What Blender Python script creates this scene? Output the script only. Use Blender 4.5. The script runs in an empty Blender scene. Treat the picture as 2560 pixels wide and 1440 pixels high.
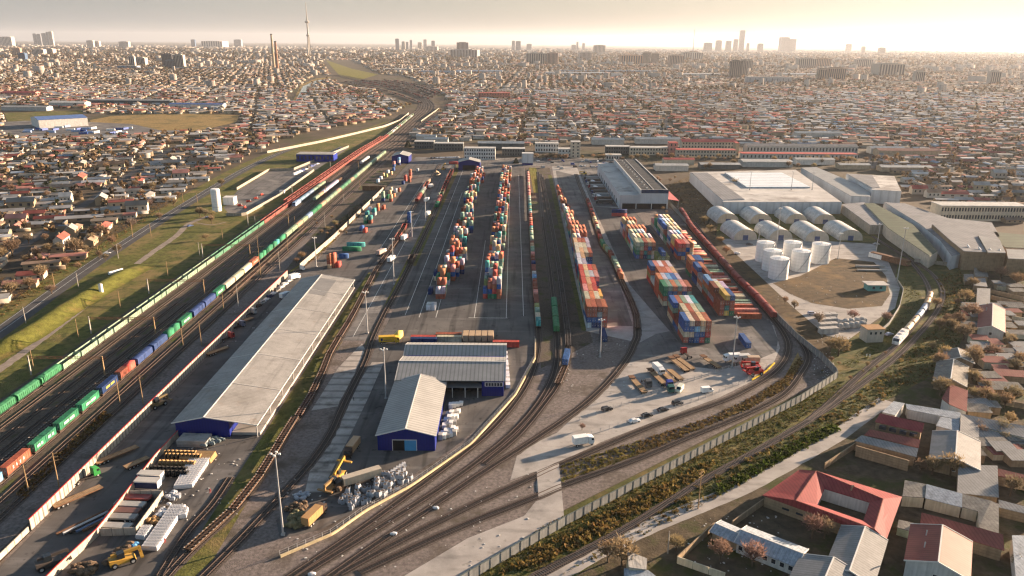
# Container terminal and rail yard at the edge of a low-rise city, golden hour, seen from the air
SUN_COL = (1.0, 0.74, 0.52)
SKY_STR, SKY_DUST = 0.05, 1.0
SKY_GAIN = 1.85
SKY_RAMP = [(.78, .84, .92), (.35, (.82, .85, .89)), (.62, (.86, .85, .83)), (.80, (.92, .87, .80)), (.92, (1.1, 1.02, .91)), (1.0, (1.4, 1.33, 1.18))]
EXPO = 2.25
HAZE, HAZE_G, HAZE_COL = 0.000024, 0.38, (0.70, 0.73, 0.79, 1)
import bpy, math, random
import numpy as np
from mathutils import Matrix, Vector

SC = bpy.context.scene
COL = SC.collection
R = math.radians
rnd = random.Random(7)

# ------------------------------------------------------------------ camera model (photo is 2560 x 1440)
F, YH, ROLL, CH = 1900.0, 106.0, R(0.45), 133.0
PIT = math.atan((720 - YH) / F)
CR, SR, CP, SP = math.cos(ROLL), math.sin(ROLL), math.cos(PIT), math.sin(PIT)

def G(x, y, z=0.0):
    """ground point (at height z) seen at photo pixel x, y"""
    u, v = (x - 1280) / F, (y - 720) / F
    u2, v2 = CR * u + SR * v, -SR * u + CR * v
    d = (u2, CP - v2 * SP, -SP - v2 * CP)
    t = (z - CH) / d[2]
    return (d[0] * t, d[1] * t)

def PR(X, Y, Z=0.0):
    """photo pixel of a world point (works on arrays)"""
    dz = Z - CH
    zz = Y * CP - dz * SP
    v2 = -(Y * SP + dz * CP) / zz
    u2 = X / zz
    return 1280 + F * (CR * u2 - SR * v2), 720 + F * (SR * u2 + CR * v2)

def GP(pts, z=0.0):
    return [G(x, y, z) for x, y in pts]

# ------------------------------------------------------------------ materials
MATS = {}
def mat(name, col, rough=0.8, var=0.25, scale=0.6, metal=0.0, objcol=False, attr=False, stripe=None, patch=None, spec=0.12, bump=0.0, stretch=None, trans=0.0, coords='Object', streak=0.0):
    if name in MATS: return MATS[name]
    m = bpy.data.materials.new(name); m.use_nodes = True
    nt = m.node_tree; N = nt.nodes; L = nt.links
    b = N['Principled BSDF']
    b.inputs['Roughness'].default_value = rough
    b.inputs['Metallic'].default_value = metal
    b.inputs['Specular IOR Level'].default_value = spec
    if objcol:
        src = N.new('ShaderNodeObjectInfo').outputs['Color']
    elif attr:
        a = N.new('ShaderNodeAttribute'); a.attribute_name = 'Col'; src = a.outputs['Color']
    else:
        c = N.new('ShaderNodeRGB'); c.outputs[0].default_value = (*col, 1); src = c.outputs[0]
    tc = N.new('ShaderNodeTexCoord')
    geo = N.new('ShaderNodeNewGeometry')
    vec = tc.outputs['Object'] if coords == 'Object' else geo.outputs['Position']
    def mul(a, fac_socket, lo, hi):
        mr = N.new('ShaderNodeMapRange'); mr.inputs['To Min'].default_value = lo; mr.inputs['To Max'].default_value = hi
        mr.inputs['From Min'].default_value = 0.3; mr.inputs['From Max'].default_value = 0.7
        L.new(fac_socket, mr.inputs['Value'])
        mm = N.new('ShaderNodeMix'); mm.data_type = 'RGBA'; mm.blend_type = 'MULTIPLY'; mm.inputs['Factor'].default_value = 1
        L.new(a, mm.inputs['A']); L.new(mr.outputs[0], mm.inputs['B'])
        return mm.outputs['Result']
    def noise(sc, det=4, rgh=0.6):
        n = N.new('ShaderNodeTexNoise'); n.inputs['Scale'].default_value = sc; n.inputs['Detail'].default_value = det
        n.inputs['Roughness'].default_value = rgh
        L.new(vec, n.inputs['Vector']); return n.outputs['Fac']
    if var > 0:
        src = mul(src, noise(scale), 1 - var, 1 + var)
    if streak > 0:
        mp = N.new('ShaderNodeMapping'); mp.inputs['Scale'].default_value = (1.1, 1.1, 0.08)
        L.new(vec, mp.inputs['Vector'])
        n = N.new('ShaderNodeTexNoise'); n.inputs['Scale'].default_value = 1.4; n.inputs['Detail'].default_value = 5
        L.new(mp.outputs[0], n.inputs['Vector'])
        src = mul(src, n.outputs['Fac'], 1 - streak, 1 + streak * 0.5)
    if patch:
        for (pc, psc, lo, hi) in patch:
            mr = N.new('ShaderNodeMapRange'); mr.inputs['From Min'].default_value = lo; mr.inputs['From Max'].default_value = hi
            L.new(noise(psc, 5, 0.65), mr.inputs['Value'])
            mm = N.new('ShaderNodeMix'); mm.data_type = 'RGBA'
            L.new(mr.outputs[0], mm.inputs['Factor']); L.new(src, mm.inputs['A']); mm.inputs['B'].default_value = (*pc, 1)
            src = mm.outputs['Result']
    if stretch:  # drawn-out marks: tyre tracks and drag stains along one direction
        for (sc3, sc_, lo, hi, amt) in stretch:
            mp = N.new('ShaderNodeMapping'); mp.inputs['Scale'].default_value = sc3; L.new(vec, mp.inputs['Vector'])
            n = N.new('ShaderNodeTexNoise'); n.inputs['Scale'].default_value = sc_; n.inputs['Detail'].default_value = 4; L.new(mp.outputs[0], n.inputs['Vector'])
            mr = N.new('ShaderNodeMapRange'); mr.inputs['From Min'].default_value = lo; mr.inputs['From Max'].default_value = hi; mr.inputs['To Min'].default_value = 1.0; mr.inputs['To Max'].default_value = amt
            L.new(n.outputs['Fac'], mr.inputs['Value'])
            mm = N.new('ShaderNodeMix'); mm.data_type = 'RGBA'; mm.blend_type = 'MULTIPLY'; mm.inputs['Factor'].default_value = 1
            L.new(src, mm.inputs['A']); L.new(mr.outputs[0], mm.inputs['B']); src = mm.outputs['Result']
    if stripe:   # (axis, period m, depth): standing seams / corrugation / plank joints
        ax, per, dep = stripe
        sx = N.new('ShaderNodeSeparateXYZ'); L.new(vec, sx.inputs[0])
        ma = N.new('ShaderNodeMath'); ma.operation = 'MULTIPLY'; ma.inputs[1].default_value = 1.0 / per
        L.new(sx.outputs['XYZ'.index(ax)], ma.inputs[0])
        fr = N.new('ShaderNodeMath'); fr.operation = 'FRACT'; L.new(ma.outputs[0], fr.inputs[0])
        pp = N.new('ShaderNodeMath'); pp.operation = 'PINGPONG'; pp.inputs[1].default_value = 0.5; L.new(fr.outputs[0], pp.inputs[0])
        mr = N.new('ShaderNodeMapRange'); mr.inputs['From Min'].default_value = 0.0; mr.inputs['From Max'].default_value = 0.22
        mr.inputs['To Min'].default_value = 1 - dep; mr.inputs['To Max'].default_value = 1.0
        L.new(pp.outputs[0], mr.inputs['Value'])
        mm = N.new('ShaderNodeMix'); mm.data_type = 'RGBA'; mm.blend_type = 'MULTIPLY'; mm.inputs['Factor'].default_value = 1
        L.new(src, mm.inputs['A']); L.new(mr.outputs[0], mm.inputs['B']); src = mm.outputs['Result']
    if bump > 0:
        bp = N.new('ShaderNodeBump'); bp.inputs['Strength'].default_value = bump; bp.inputs['Distance'].default_value = 0.3
        L.new(noise(scale * 4, 6), bp.inputs['Height']); L.new(bp.outputs[0], b.inputs['Normal'])
    L.new(src, b.inputs['Base Color'])
    if trans > 0:   # thin leaves and stalks let light through
        tb = N.new('ShaderNodeBsdfTranslucent'); L.new(src, tb.inputs['Color']); ms = N.new('ShaderNodeMixShader'); ms.inputs['Fac'].default_value = trans
        L.new(b.outputs[0], ms.inputs[1]); L.new(tb.outputs[0], ms.inputs[2]); L.new(ms.outputs[0], N['Material Output'].inputs['Surface'])
    MATS[name] = m
    return m

# ------------------------------------------------------------------ mesh builder
class MB:
    def __init__(s): s.v = []; s.f = []; s.m = []; s.T = None
    def at(s, x=0, y=0, z=0, rz=0):
        s.T = (x, y, z, math.cos(rz), math.sin(rz)); return s
    def P(s, p):
        if s.T is None: return p
        x, y, z, c, n = s.T
        return (x + c * p[0] - n * p[1], y + n * p[0] + c * p[1], z + p[2])
    def poly(s, pts, mi=0):
        i = len(s.v); s.v += [s.P(p) for p in pts]; s.f.append(tuple(range(i, i + len(pts)))); s.m.append(mi)
    def box(s, x0, x1, y0, y1, z0, z1, mi=0, top=None):
        i = len(s.v)
        s.v += [s.P(p) for p in ((x0,y0,z0),(x1,y0,z0),(x1,y1,z0),(x0,y1,z0),(x0,y0,z1),(x1,y0,z1),(x1,y1,z1),(x0,y1,z1))]
        for q in ((0,3,2,1),(4,5,6,7),(0,1,5,4),(1,2,6,5),(2,3,7,6),(3,0,4,7)): s.f.append(tuple(i + k for k in q))
        s.m += [mi, mi if top is None else top, mi, mi, mi, mi]
    def hexa(s, b, t, mi=0):
        """eight corners: bottom ring b, top ring t (counter-clockwise)"""
        i = len(s.v); n = len(b); s.v += [s.P(p) for p in list(b) + list(t)]
        s.f.append(tuple(i + k for k in range(n - 1, -1, -1))); s.f.append(tuple(i + n + k for k in range(n)))
        for k in range(n): s.f.append((i + k, i + (k + 1) % n, i + n + (k + 1) % n, i + n + k))
        s.m += [mi] * (n + 2)
    def prism(s, poly, z0, z1, mi=0):
        s.hexa([(x, y, z0) for x, y in poly], [(x, y, z1) for x, y in poly], mi)
    def tube(s, p0, p1, r0, r1=None, n=8, mi=0):
        r1 = r0 if r1 is None else r1
        a, b = Vector(p0), Vector(p1); d = (b - a).normalized()
        u = d.orthogonal().normalized(); w = d.cross(u)
        ring = lambda c, r: [tuple(c + (u * math.cos(2*math.pi*k/n) + w * math.sin(2*math.pi*k/n)) * r) for k in range(n)]
        s.hexa(ring(a, r0), ring(b, r1), mi)
    def beam(s, p0, p1, w, h=None, mi=0):
        h = w if h is None else h
        a, b = Vector(p0), Vector(p1); d = (b - a).normalized()
        u = d.cross(Vector((0, 0, 1)))
        u = u.normalized() if u.length > 1e-4 else Vector((1, 0, 0))
        k = u.cross(d).normalized()
        q = lambda c: [tuple(c + u * sx * w / 2 + k * sz * h / 2) for sx, sz in ((-1,-1),(1,-1),(1,1),(-1,1))]
        s.hexa(q(a), q(b), mi)
    def blob(s, c, r, rr, mi=0, sq=(1, 1, 1), n=6):
        """lumpy rounded lump (bag, bale, scrap)"""
        rings = [(0.0, -1), (0.75, -0.85), (1.0, -0.2), (0.9, 0.5), (0.45, 0.95)]
        i = len(s.v); ph = rr.random() * 6
        for (q, h) in rings[1:]:
            for k in range(n):
                a = ph + 2*math.pi*k/n; j = r * (0.82 + 0.3 * rr.random())
                s.v.append(s.P((c[0] + q*j*sq[0]*math.cos(a), c[1] + q*j*sq[1]*math.sin(a), c[2] + h*r*sq[2])))
        for q in range(len(rings) - 2):
            for k in range(n):
                s.f.append((i+q*n+k, i+q*n+(k+1)%n, i+(q+1)*n+(k+1)%n, i+(q+1)*n+k)); s.m.append(mi)
        s.f.append(tuple(i + 3*n + k for k in range(n))); s.m.append(mi)
    def mesh(s, name, mats, smooth=False):
        me = bpy.data.meshes.new(name); me.from_pydata(s.v, [], s.f)
        for m in (mats if isinstance(mats, (list, tuple)) else [mats]): me.materials.append(m)
        if any(s.m): me.polygons.foreach_set('material_index', s.m)
        if smooth: me.polygons.foreach_set('use_smooth', [True] * len(s.f))
        me.update(); return me
    def build(s, name, mats, parent=None, loc=None, rz=0, smooth=False):
        return put(name, s.mesh(name, mats, smooth), parent, loc, rz)

def put(name, me, parent=None, loc=None, rz=0, col=None, scale=None):
    o = bpy.data.objects.new(name, me); COL.objects.link(o)
    if parent is not None: o.parent = parent
    if loc is not None: o.location = loc
    if rz: o.rotation_euler = (0, 0, rz)
    if col is not None: o.color = (*col, 1)
    if scale is not None: o.scale = scale
    return o

def tag(o, label=None, cat=None, group=None, kind=None):
    if label: o['label'] = label
    if cat: o['category'] = cat
    if group: o['group'] = group
    if kind: o['kind'] = kind
    return o

def thing(name, label, cat, loc=(0, 0, 0), rz=0, group=None, scale=None):
    o = bpy.data.objects.new(name, None); COL.objects.link(o); o.empty_display_size = 0.5
    o.location = loc; o.rotation_euler = (0, 0, rz)
    if scale is not None: o.scale = scale
    return tag(o, label, cat, group)

ORD = ['first','second','third','fourth','fifth','sixth','seventh','eighth','ninth','tenth','eleventh','twelfth','thirteenth','fourteenth','fifteenth',
       'sixteenth','seventeenth','eighteenth','nineteenth','twentieth']
def nth(i):
    if i < 20: return ORD[i]
    n = i + 1
    return '%d%s' % (n, 'th' if 10 <= n % 100 <= 20 else {1:'st',2:'nd',3:'rd'}.get(n % 10, 'th'))

# ------------------------------------------------------------------ paths and strips
def smooth(pts, step=3.0, sm=True):
    """Catmull-Rom through world points, resampled evenly"""
    P = [np.array(p, float) for p in pts]
    out = []
    if sm and len(P) > 2:
        Q = [2*P[0]-P[1]] + P + [2*P[-1]-P[-2]]
        for i in range(1, len(Q) - 2):
            a, b, c, d = Q[i-1:i+3]; n = max(2, int(np.linalg.norm(c-b) / step))
            for k in range(n):
                t = k / n
                out.append(0.5*((2*b)+(c-a)*t+(2*a-5*b+4*c-d)*t*t+(3*b-a-3*c+d)*t**3))
        out.append(P[-1])
    else:
        out = P
    return resample(np.array(out), step)

def resample(A, step):
    s = np.r_[0, np.cumsum(np.linalg.norm(np.diff(A, axis=0), axis=1))]
    t = np.linspace(0, s[-1], max(2, int(s[-1] / step) + 1))
    return np.c_[np.interp(t, s, A[:, 0]), np.interp(t, s, A[:, 1])]

def normals(A):
    d = np.gradient(A, axis=0); d /= np.linalg.norm(d, axis=1)[:, None] + 1e-9
    return np.c_[-d[:, 1], d[:, 0]]

def strip(name, A, w0, w1, z, m, parent=None, jit=0.0, seed=1):
    """flat ribbon between offsets w0 (right, negative) and w1 (left)"""
    n = normals(A); rr = np.random.RandomState(seed)
    a = A + n * (w0 + jit * rr.randn(len(A), 1)); b = A + n * (w1 + jit * rr.randn(len(A), 1))
    mb = MB(); k = len(A)
    mb.v = [(p[0], p[1], z) for p in a] + [(p[0], p[1], z) for p in b]
    mb.f = [(i, i + 1, k + i + 1, k + i) for i in range(k - 1)]; mb.m = [0] * (k - 1)
    return mb.build(name, m, parent)

def sweep(mb, A, off, w, z0, z1, mi=0):
    """rectangular bar swept along A at lateral offset off"""
    n = normals(A); L_ = A + n * (off + w / 2); R_ = A + n * (off - w / 2); i = len(mb.v); k = len(A)
    for p, q in zip(L_, R_):
        mb.v += [(p[0], p[1], z0), (q[0], q[1], z0), (q[0], q[1], z1), (p[0], p[1], z1)]
    for j in range(k - 1):
        a = i + 4 * j
        for s0, s1 in ((0, 1), (1, 2), (2, 3), (3, 0)):
            mb.f.append((a + s0, a + s1, a + 4 + s1, a + 4 + s0)); mb.m.append(mi)
    mb.f += [(i+3, i+2, i+1, i), (i+4*k-4, i+4*k-3, i+4*k-2, i+4*k-1)]; mb.m += [mi, mi]

def sheet(name, px, z, m, world=False, kind='structure', jit=0):
    pts = px if world else GP(px)
    mb = MB(); mb.poly([(x, y, z) for x, y in pts])
    o = mb.build(name, m)
    if o.data.polygons[0].normal.z < 0: o.data.flip_normals()
    return tag(o, kind=kind)

def along(A, s):
    """position and heading at arc length s"""
    d = np.r_[0, np.cumsum(np.linalg.norm(np.diff(A, axis=0), axis=1))]
    f = lambda t: np.array([np.interp(t, d, A[:, 0]), np.interp(t, d, A[:, 1])])
    p = f(s); q = f(min(s + 2, d[-1])) - f(max(s - 2, 0))
    return p, math.atan2(q[1], q[0])

def plen(A): return float(np.linalg.norm(np.diff(A, axis=0), axis=1).sum())
def s_of_y(A, y):
    d = np.r_[0, np.cumsum(np.linalg.norm(np.diff(A, axis=0), axis=1))]
    return float(d[np.argmin(np.abs(A[:, 1] - y))])
def s_of_px(A, px):
    d = np.r_[0, np.cumsum(np.linalg.norm(np.diff(A, axis=0), axis=1))]
    g = np.array(G(*px)); return float(d[np.argmin(np.linalg.norm(A - g, axis=1))])

def inpoly(px, py, poly):
    """vectorised point in polygon"""
    px = np.asarray(px); py = np.asarray(py); c = np.zeros(px.shape, bool); n = len(poly)
    for i in range(n):
        x0, y0 = poly[i]; x1, y1 = poly[(i + 1) % n]
        if y0 == y1: continue
        t = ((y0 > py) != (y1 > py)) & (px < (x1 - x0) * (py - y0) / (y1 - y0) + x0)
        c ^= t
    return c
# ------------------------------------------------------------------ camera, light, air
cam = bpy.data.cameras.new('camera'); cam.sensor_fit = 'HORIZONTAL'; cam.sensor_width = 36.0
cam.lens = 36.0 * F / 2560; cam.clip_start = 1.0; cam.clip_end = 90000
co = bpy.data.objects.new('camera', cam); COL.objects.link(co)
right = Vector((CR, 0, 0)) ; fwd = Vector((0, CP, -SP)); up = Vector((0, SP, CP)); rt = Vector((1, 0, 0))
rx = rt * CR + up * SR; uy = up * CR - rt * SR
rx, uy = rt * CR - up * (-SR), up * CR + rt * (-SR)
M3 = Matrix((rx, uy, -fwd)).transposed()
co.matrix_world = Matrix.Translation((0, 0, CH)) @ M3.to_4x4()
SC.camera = co

SUN_AZ, SUN_EL = R(60), R(10.0)
sd = Vector((math.sin(SUN_AZ) * math.cos(SUN_EL), math.cos(SUN_AZ) * math.cos(SUN_EL), math.sin(SUN_EL)))
sun = bpy.data.lights.new('sun', 'SUN'); sun.energy = 5.0; sun.angle = R(0.5); sun.color = SUN_COL
so = bpy.data.objects.new('sun', sun); COL.objects.link(so)
so.rotation_euler = sd.to_track_quat('Z', 'Y').to_euler()

W = bpy.data.worlds.new('World'); SC.world = W; W.use_nodes = True
wn = W.node_tree.nodes; wl = W.node_tree.links
bg = wn['Background']
sky = wn.new('ShaderNodeTexSky'); sky.sky_type = 'NISHITA'; sky.sun_disc = False
sky.sun_elevation = SUN_EL; sky.sun_rotation = SUN_AZ
sky.air_density = 1.0; sky.dust_density = SKY_DUST; sky.ozone_density = 1.0; sky.altitude = 0
hs = wn.new('ShaderNodeHueSaturation'); hs.inputs['Saturation'].default_value = 1.0; hs.inputs['Value'].default_value = 0.95
wl.new(sky.outputs[0], hs.inputs['Color'])
# thin bright haze bank low over the horizon, brightest towards the sun, fading out overhead
def wnode(t, **k):
    n = wn.new(t)
    for a_, v_ in k.items(): setattr(n, a_, v_)
    return n
tcw = wnode('ShaderNodeTexCoord'); vdir = tcw.outputs['Generated']
sep = wnode('ShaderNodeSeparateXYZ'); wl.new(vdir, sep.inputs[0])
fz = wnode('ShaderNodeMapRange', interpolation_type='SMOOTHSTEP'); wl.new(sep.outputs['Z'], fz.inputs['Value'])
fz.inputs['From Min'].default_value = 0.02; fz.inputs['From Max'].default_value = 0.22; fz.inputs['To Min'].default_value = 0.88; fz.inputs['To Max'].default_value = 0.0
dt = wnode('ShaderNodeVectorMath', operation='DOT_PRODUCT'); wl.new(vdir, dt.inputs[0]); dt.inputs[1].default_value = (math.sin(R(44)) * .998, math.cos(R(44)) * .998, .06)
rp = wnode('ShaderNodeValToRGB'); rp.color_ramp.interpolation = 'B_SPLINE'; wl.new(dt.outputs['Value'], rp.inputs['Fac'])
el = rp.color_ramp.elements; el[0].position = 0.0; el[0].color = (*SKY_RAMP[0], 1); el[1].position = 1.0; el[1].color = (*SKY_RAMP[-1][1], 1)
for p_, c_ in SKY_RAMP[1:-1]: e_ = el.new(p_); e_.color = (*c_, 1)
nzw = wnode('ShaderNodeTexNoise'); nzw.inputs['Scale'].default_value = 2.2; nzw.inputs['Detail'].default_value = 5
mpw = wnode('ShaderNodeMapping'); mpw.inputs['Scale'].default_value = (1, 1, 9); wl.new(vdir, mpw.inputs['Vector']); wl.new(mpw.outputs[0], nzw.inputs['Vector'])
mrw = wnode('ShaderNodeMapRange'); mrw.inputs['From Min'].default_value = 0.3; mrw.inputs['From Max'].default_value = 0.7; mrw.inputs['To Min'].default_value = SKY_GAIN * .94; mrw.inputs['To Max'].default_value = SKY_GAIN * 1.06
wl.new(nzw.outputs['Fac'], mrw.inputs['Value'])
vm = wnode('ShaderNodeVectorMath', operation='SCALE'); wl.new(rp.outputs['Color'], vm.inputs[0]); wl.new(mrw.outputs[0], vm.inputs['Scale'])
mxw = wnode('ShaderNodeMix', data_type='RGBA'); wl.new(fz.outputs[0], mxw.inputs['Factor']); wl.new(hs.outputs[0], mxw.inputs['A']); wl.new(vm.outputs[0], mxw.inputs['B'])
wl.new(mxw.outputs['Result'], bg.inputs['Color'])
bg.inputs['Strength'].default_value = SKY_STR

SC.view_settings.view_transform = 'Standard'; SC.view_settings.look = 'None'
SC.view_settings.exposure = EXPO; SC.view_settings.gamma = 1.0
SC.render.engine = 'CYCLES'
cy = SC.cycles
cy.use_denoising = True
try: cy.denoiser = 'OPENIMAGEDENOISE'; cy.denoising_input_passes = 'RGB_ALBEDO_NORMAL'; cy.denoising_prefilter = 'ACCURATE'
except Exception: pass
cy.max_bounces = 4; cy.diffuse_bounces = 2; cy.glossy_bounces = 2; cy.transmission_bounces = 2; cy.volume_bounces = 0; cy.transparent_max_bounces = 4
cy.use_adaptive_sampling = True; cy.adaptive_threshold = 0.02
cy.caustics_reflective = False; cy.caustics_refractive = False
cy.pixel_filter_type = 'BLACKMAN_HARRIS'; cy.filter_width = 1.3

if HAZE > 0:
    hm = bpy.data.materials.new('haze'); hm.use_nodes = True; hn = hm.node_tree.nodes; hn.clear()
    out = hn.new('ShaderNodeOutputMaterial'); pv = hn.new('ShaderNodeVolumePrincipled')
    pv.inputs['Color'].default_value = HAZE_COL; pv.inputs['Density'].default_value = HAZE; pv.inputs['Anisotropy'].default_value = HAZE_G
    hm.node_tree.links.new(pv.outputs[0], out.inputs['Volume'])
    mb = MB(); mb.box(-48000, 48000, -600, 47000, -1.2, 520)
    tag(mb.build('haze', hm), kind='stuff')

# ------------------------------------------------------------------ surface materials
m_soil = mat('soil', (0.09, 0.07, 0.05), 0.95, 0.35, 0.02, patch=[((0.065, 0.06, 0.03), 0.006, 0.5, 0.62), ((0.11, 0.085, 0.06), 0.03, 0.55, 0.7)], coords='W')
m_asph = mat('asphalt', (0.102, 0.095, 0.09), 0.85, 0.28, 0.06, patch=[((0.155, 0.143, 0.132), 0.035, 0.52, 0.72), ((0.045, 0.043, 0.043), 0.15, 0.6, 0.75)], coords='W', stretch=[((.30, .018, 1), 1.0, .54, .66, .62), ((.02, .22, 1), 1.0, .56, .68, 1.35), ((.25, .25, 1), 1.0, .64, .70, .55)])
m_asph2 = mat('worn_asphalt', (0.13, 0.123, 0.118), 0.85, 0.3, 0.08, patch=[((0.22, 0.205, 0.19), 0.05, 0.5, 0.66), ((0.07, 0.067, 0.065), 0.2, 0.6, 0.72)], coords='W', stretch=[((.30, .018, 1), 1.0, .54, .66, .62), ((.02, .22, 1), 1.0, .56, .68, 1.35), ((.25, .25, 1), 1.0, .64, .70, .55)])
m_conc = mat('concrete', (0.34, 0.315, 0.29), 0.9, 0.2, 0.12, patch=[((0.22, 0.205, 0.19), 0.07, 0.54, 0.7), ((0.40, 0.37, 0.33), 0.3, 0.6, 0.75)], coords='W', stretch=[((.06, .25, 1), 1.0, .54, .66, .75), ((.3, .3, 1), 1.0, .64, .70, .7)])
m_slab = mat('concrete_slabs', (0.34, 0.31, 0.28), 0.9, 0.25, 0.2, patch=[((0.15, 0.135, 0.12), 0.12, 0.52, 0.68)], coords='W', stripe=('Y', 6.0, 0.5))
m_grav = mat('gravel', (0.16, 0.135, 0.123), 0.95, 0.4, 0.9, patch=[((0.09, 0.075, 0.06), 0.07, 0.52, 0.66), ((0.21, 0.18, 0.165), 0.12, 0.6, 0.75)], coords='W', bump=0.5)
m_ball = mat('ballast', (0.10, 0.08, 0.064), 0.95, 0.4, 1.2, patch=[((0.045, 0.04, 0.027), 0.1, 0.52, 0.67), ((0.075, 0.085, 0.022), 0.05, 0.53, 0.66)], coords='W', bump=0.5)
m_grass = mat('grass', (0.105, 0.105, 0.03), 0.95, 0.4, 0.35, patch=[((0.19, 0.14, 0.06), 0.04, 0.47, 0.64), ((0.05, 0.062, 0.02), 0.15, 0.52, 0.68)], coords='W', bump=0.8)
m_lush = mat('lush_grass', (0.15, 0.14, 0.025), 0.95, 0.35, 0.4, patch=[((0.20, 0.15, 0.04), 0.06, 0.5, 0.65)], coords='W', bump=0.8)
m_dry = mat('dry_grass', (0.24, 0.165, 0.065), 0.95, 0.35, 0.25, patch=[((0.12, 0.10, 0.04), 0.03, 0.5, 0.65)], coords='W', bump=0.8)
m_earth = mat('dark_earth', (0.085, 0.06, 0.034), 0.95, 0.4, 0.3, patch=[((0.17, 0.11, 0.05), 0.06, 0.52, 0.68), ((0.05, 0.05, 0.02), 0.09, 0.6, 0.7)], coords='W', bump=0.6)
m_track = mat('trackbed', (0.095, 0.078, 0.068), 0.95, 0.4, 1.5, patch=[((0.12, 0.10, 0.085), 0.3, 0.55, 0.7)], coords='W', bump=0.5)
m_road = mat('road_asphalt', (0.075, 0.072, 0.072), 0.8, 0.2, 0.15, coords='W')
m_lane = mat('farm_lane', (0.24, 0.20, 0.165), 0.95, 0.25, 0.3, coords='W')
m_yardsoil = mat('garden_soil', (0.085, 0.066, 0.043), 0.95, 0.4, 0.3, patch=[((0.055, 0.06, 0.02), 0.06, 0.5, 0.6), ((0.13, 0.10, 0.065), 0.05, 0.58, 0.7)], coords='W', bump=0.6)
m_line = mat('line_paint', (0.55, 0.55, 0.52), 0.7, 0.3, 1.5, coords='W')
m_rail = mat('rail_steel', (0.16, 0.12, 0.10), 0.45, 0.2, 1.0, metal=0.6, coords='W')
m_sleep = mat('sleepers', (0.07, 0.058, 0.05), 0.9, 0.3, 2.0, coords='W')
m_csleep = mat('concrete_sleepers', (0.12, 0.105, 0.095), 0.9, 0.3, 2.0, coords='W')

# ------------------------------------------------------------------ ground
tag((lambda mb: (mb.poly([(-60000,-300,-0.12),(60000,-300,-0.12),(60000,46500,-0.12),(-60000,46500,-0.12)]), mb.build('ground', m_soil))[1])(MB()), kind='structure')

S = lambda n, pts, z, m, world=False: sheet(n, pts, z, m, world)
# left side: grass, road, lane
ROADL = smooth([(-222,150),(-232,240),G(0,830),G(250,650),G(500,490),G(640,410),G(760,362),G(900,332),G(985,305)], 4)
n_ = normals(ROADL); LW = [tuple(p) for p in (ROADL + n_ * 22)]
S('grass', [(-196,140),(-196,1020),(-190,1080)] + [tuple(p) for p in (ROADL - n_ * 4)][::-1][:-1][::6] + [(-222,140)], -0.05, m_grass, True)
strip('verge', ROADL, -13, 16, -0.06, m_grass).__setitem__('kind', 'structure')
tag(strip('road', ROADL, -5, 5, 0.0, m_road), kind='structure')
tag(strip('road_marking', ROADL, -0.12, 0.12, 0.01, m_line), kind='structure')
tag(strip('road_edge_line', ROADL, 4.3, 4.5, 0.01, m_line), kind='structure')
LANE = smooth([G(-40,950),G(60,880),G(180,790),G(290,700),G(380,632),G(440,590),G(472,560),G(520,540)], 3)
tag(strip('lane', LANE, -2.2, 2.2, -0.01, m_lane, jit=0.15), kind='structure')
tag(strip('lane_branch', smooth([G(490,557),G(530,562),G(565,555)], 3), -0.8, 0.8, -0.012, m_lane, jit=0.15), kind='structure')

# rail corridor and depot base
S('trackbed', [(-198,130),(-138,130),(-136,440),(-128,480),(-122,720),(-122,960),(-150,1030),(-198,1060)], -0.045, m_ball, True)
S('gravel_road', [(-150,150),(-139.5,150),(-138,300),(-137,430),(-143,520),(-149,620),(-151,620),(-150,430),(-151,300)], -0.02, m_grav, True)
S('depot_ground', [(-136,120),(8,150),G(1352,1303),G(1600,1180),G(1860,1050),G(2093,935),G(1960,790),G(1900,720),G(1730,570),G(1640,460),(140,870),(-118,870),(-121,708),(-128,450),(-136,430)], -0.05, m_grav, True)
S('parking', [(-135.3,120),(-86,150),(-88,236),(-90,410),(-84,440),(-124,470),(-133,428)], -0.03, m_asph, True)
S('apron', [(-124,470),(-84,440),(-81,436),(-75,470),(-70,560),(-69,900),(-120,900),(-121,700)], -0.03, m_asph, True)
S('lush_verge', [(-133.8,440),(-127,480),(-124.5,520),(-127.5,520),(-129,480),(-135,440)], 0.0, m_lush, True)
S('track_verge', [(-88,150),(-80,150),(-78,440),(-87,440)], -0.02, m_grass, True)
S('service_road', [(-80,330),(-68.5,330),(-68,440),(-67.5,900),(-72,900),(-80,440)], -0.015, m_asph2, True)
S('gravel_pad', [G(778,1026),G(850,1012),G(790,1182),G(700,1178)], -0.02, m_grav, True)
S('slab_pad', [G(905,858),G(916,880),G(868,1012),G(778,1026),G(845,920)], -0.01, m_slab, True)
S('green_verge', [(-67.7,325),(-64.4,325),(-64.2,455),(-67.3,455)], 0.0, m_lush, True)
S('dark_verge', [(-67.4,455),(-60,455),(-59,870),(-66,870)], -0.01, m_grass, True)
S('main_yard', [(-61.5,250),(12,300),(12.5,850),(-58,880),(-60.5,500),(-62,330)], -0.012, m_asph, True)
S('front_yard', GP([(690,1300),(760,1234),(840,1085),(925,905),(960,840)]) + [(12,345)] + GP([(1333,880),(1300,960),(1245,1030),(1130,1122),(1020,1195),(900,1270),(800,1325),(700,1345)]), -0.022, m_asph, True)
S('slab_lane', [G(930,905),G(960,905),G(918,1000),G(882,1075),G(820,1195),G(852,1228),G(762,1232),G(775,1176),G(826,1090),G(870,1000)], -0.008, m_slab, True)
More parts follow.
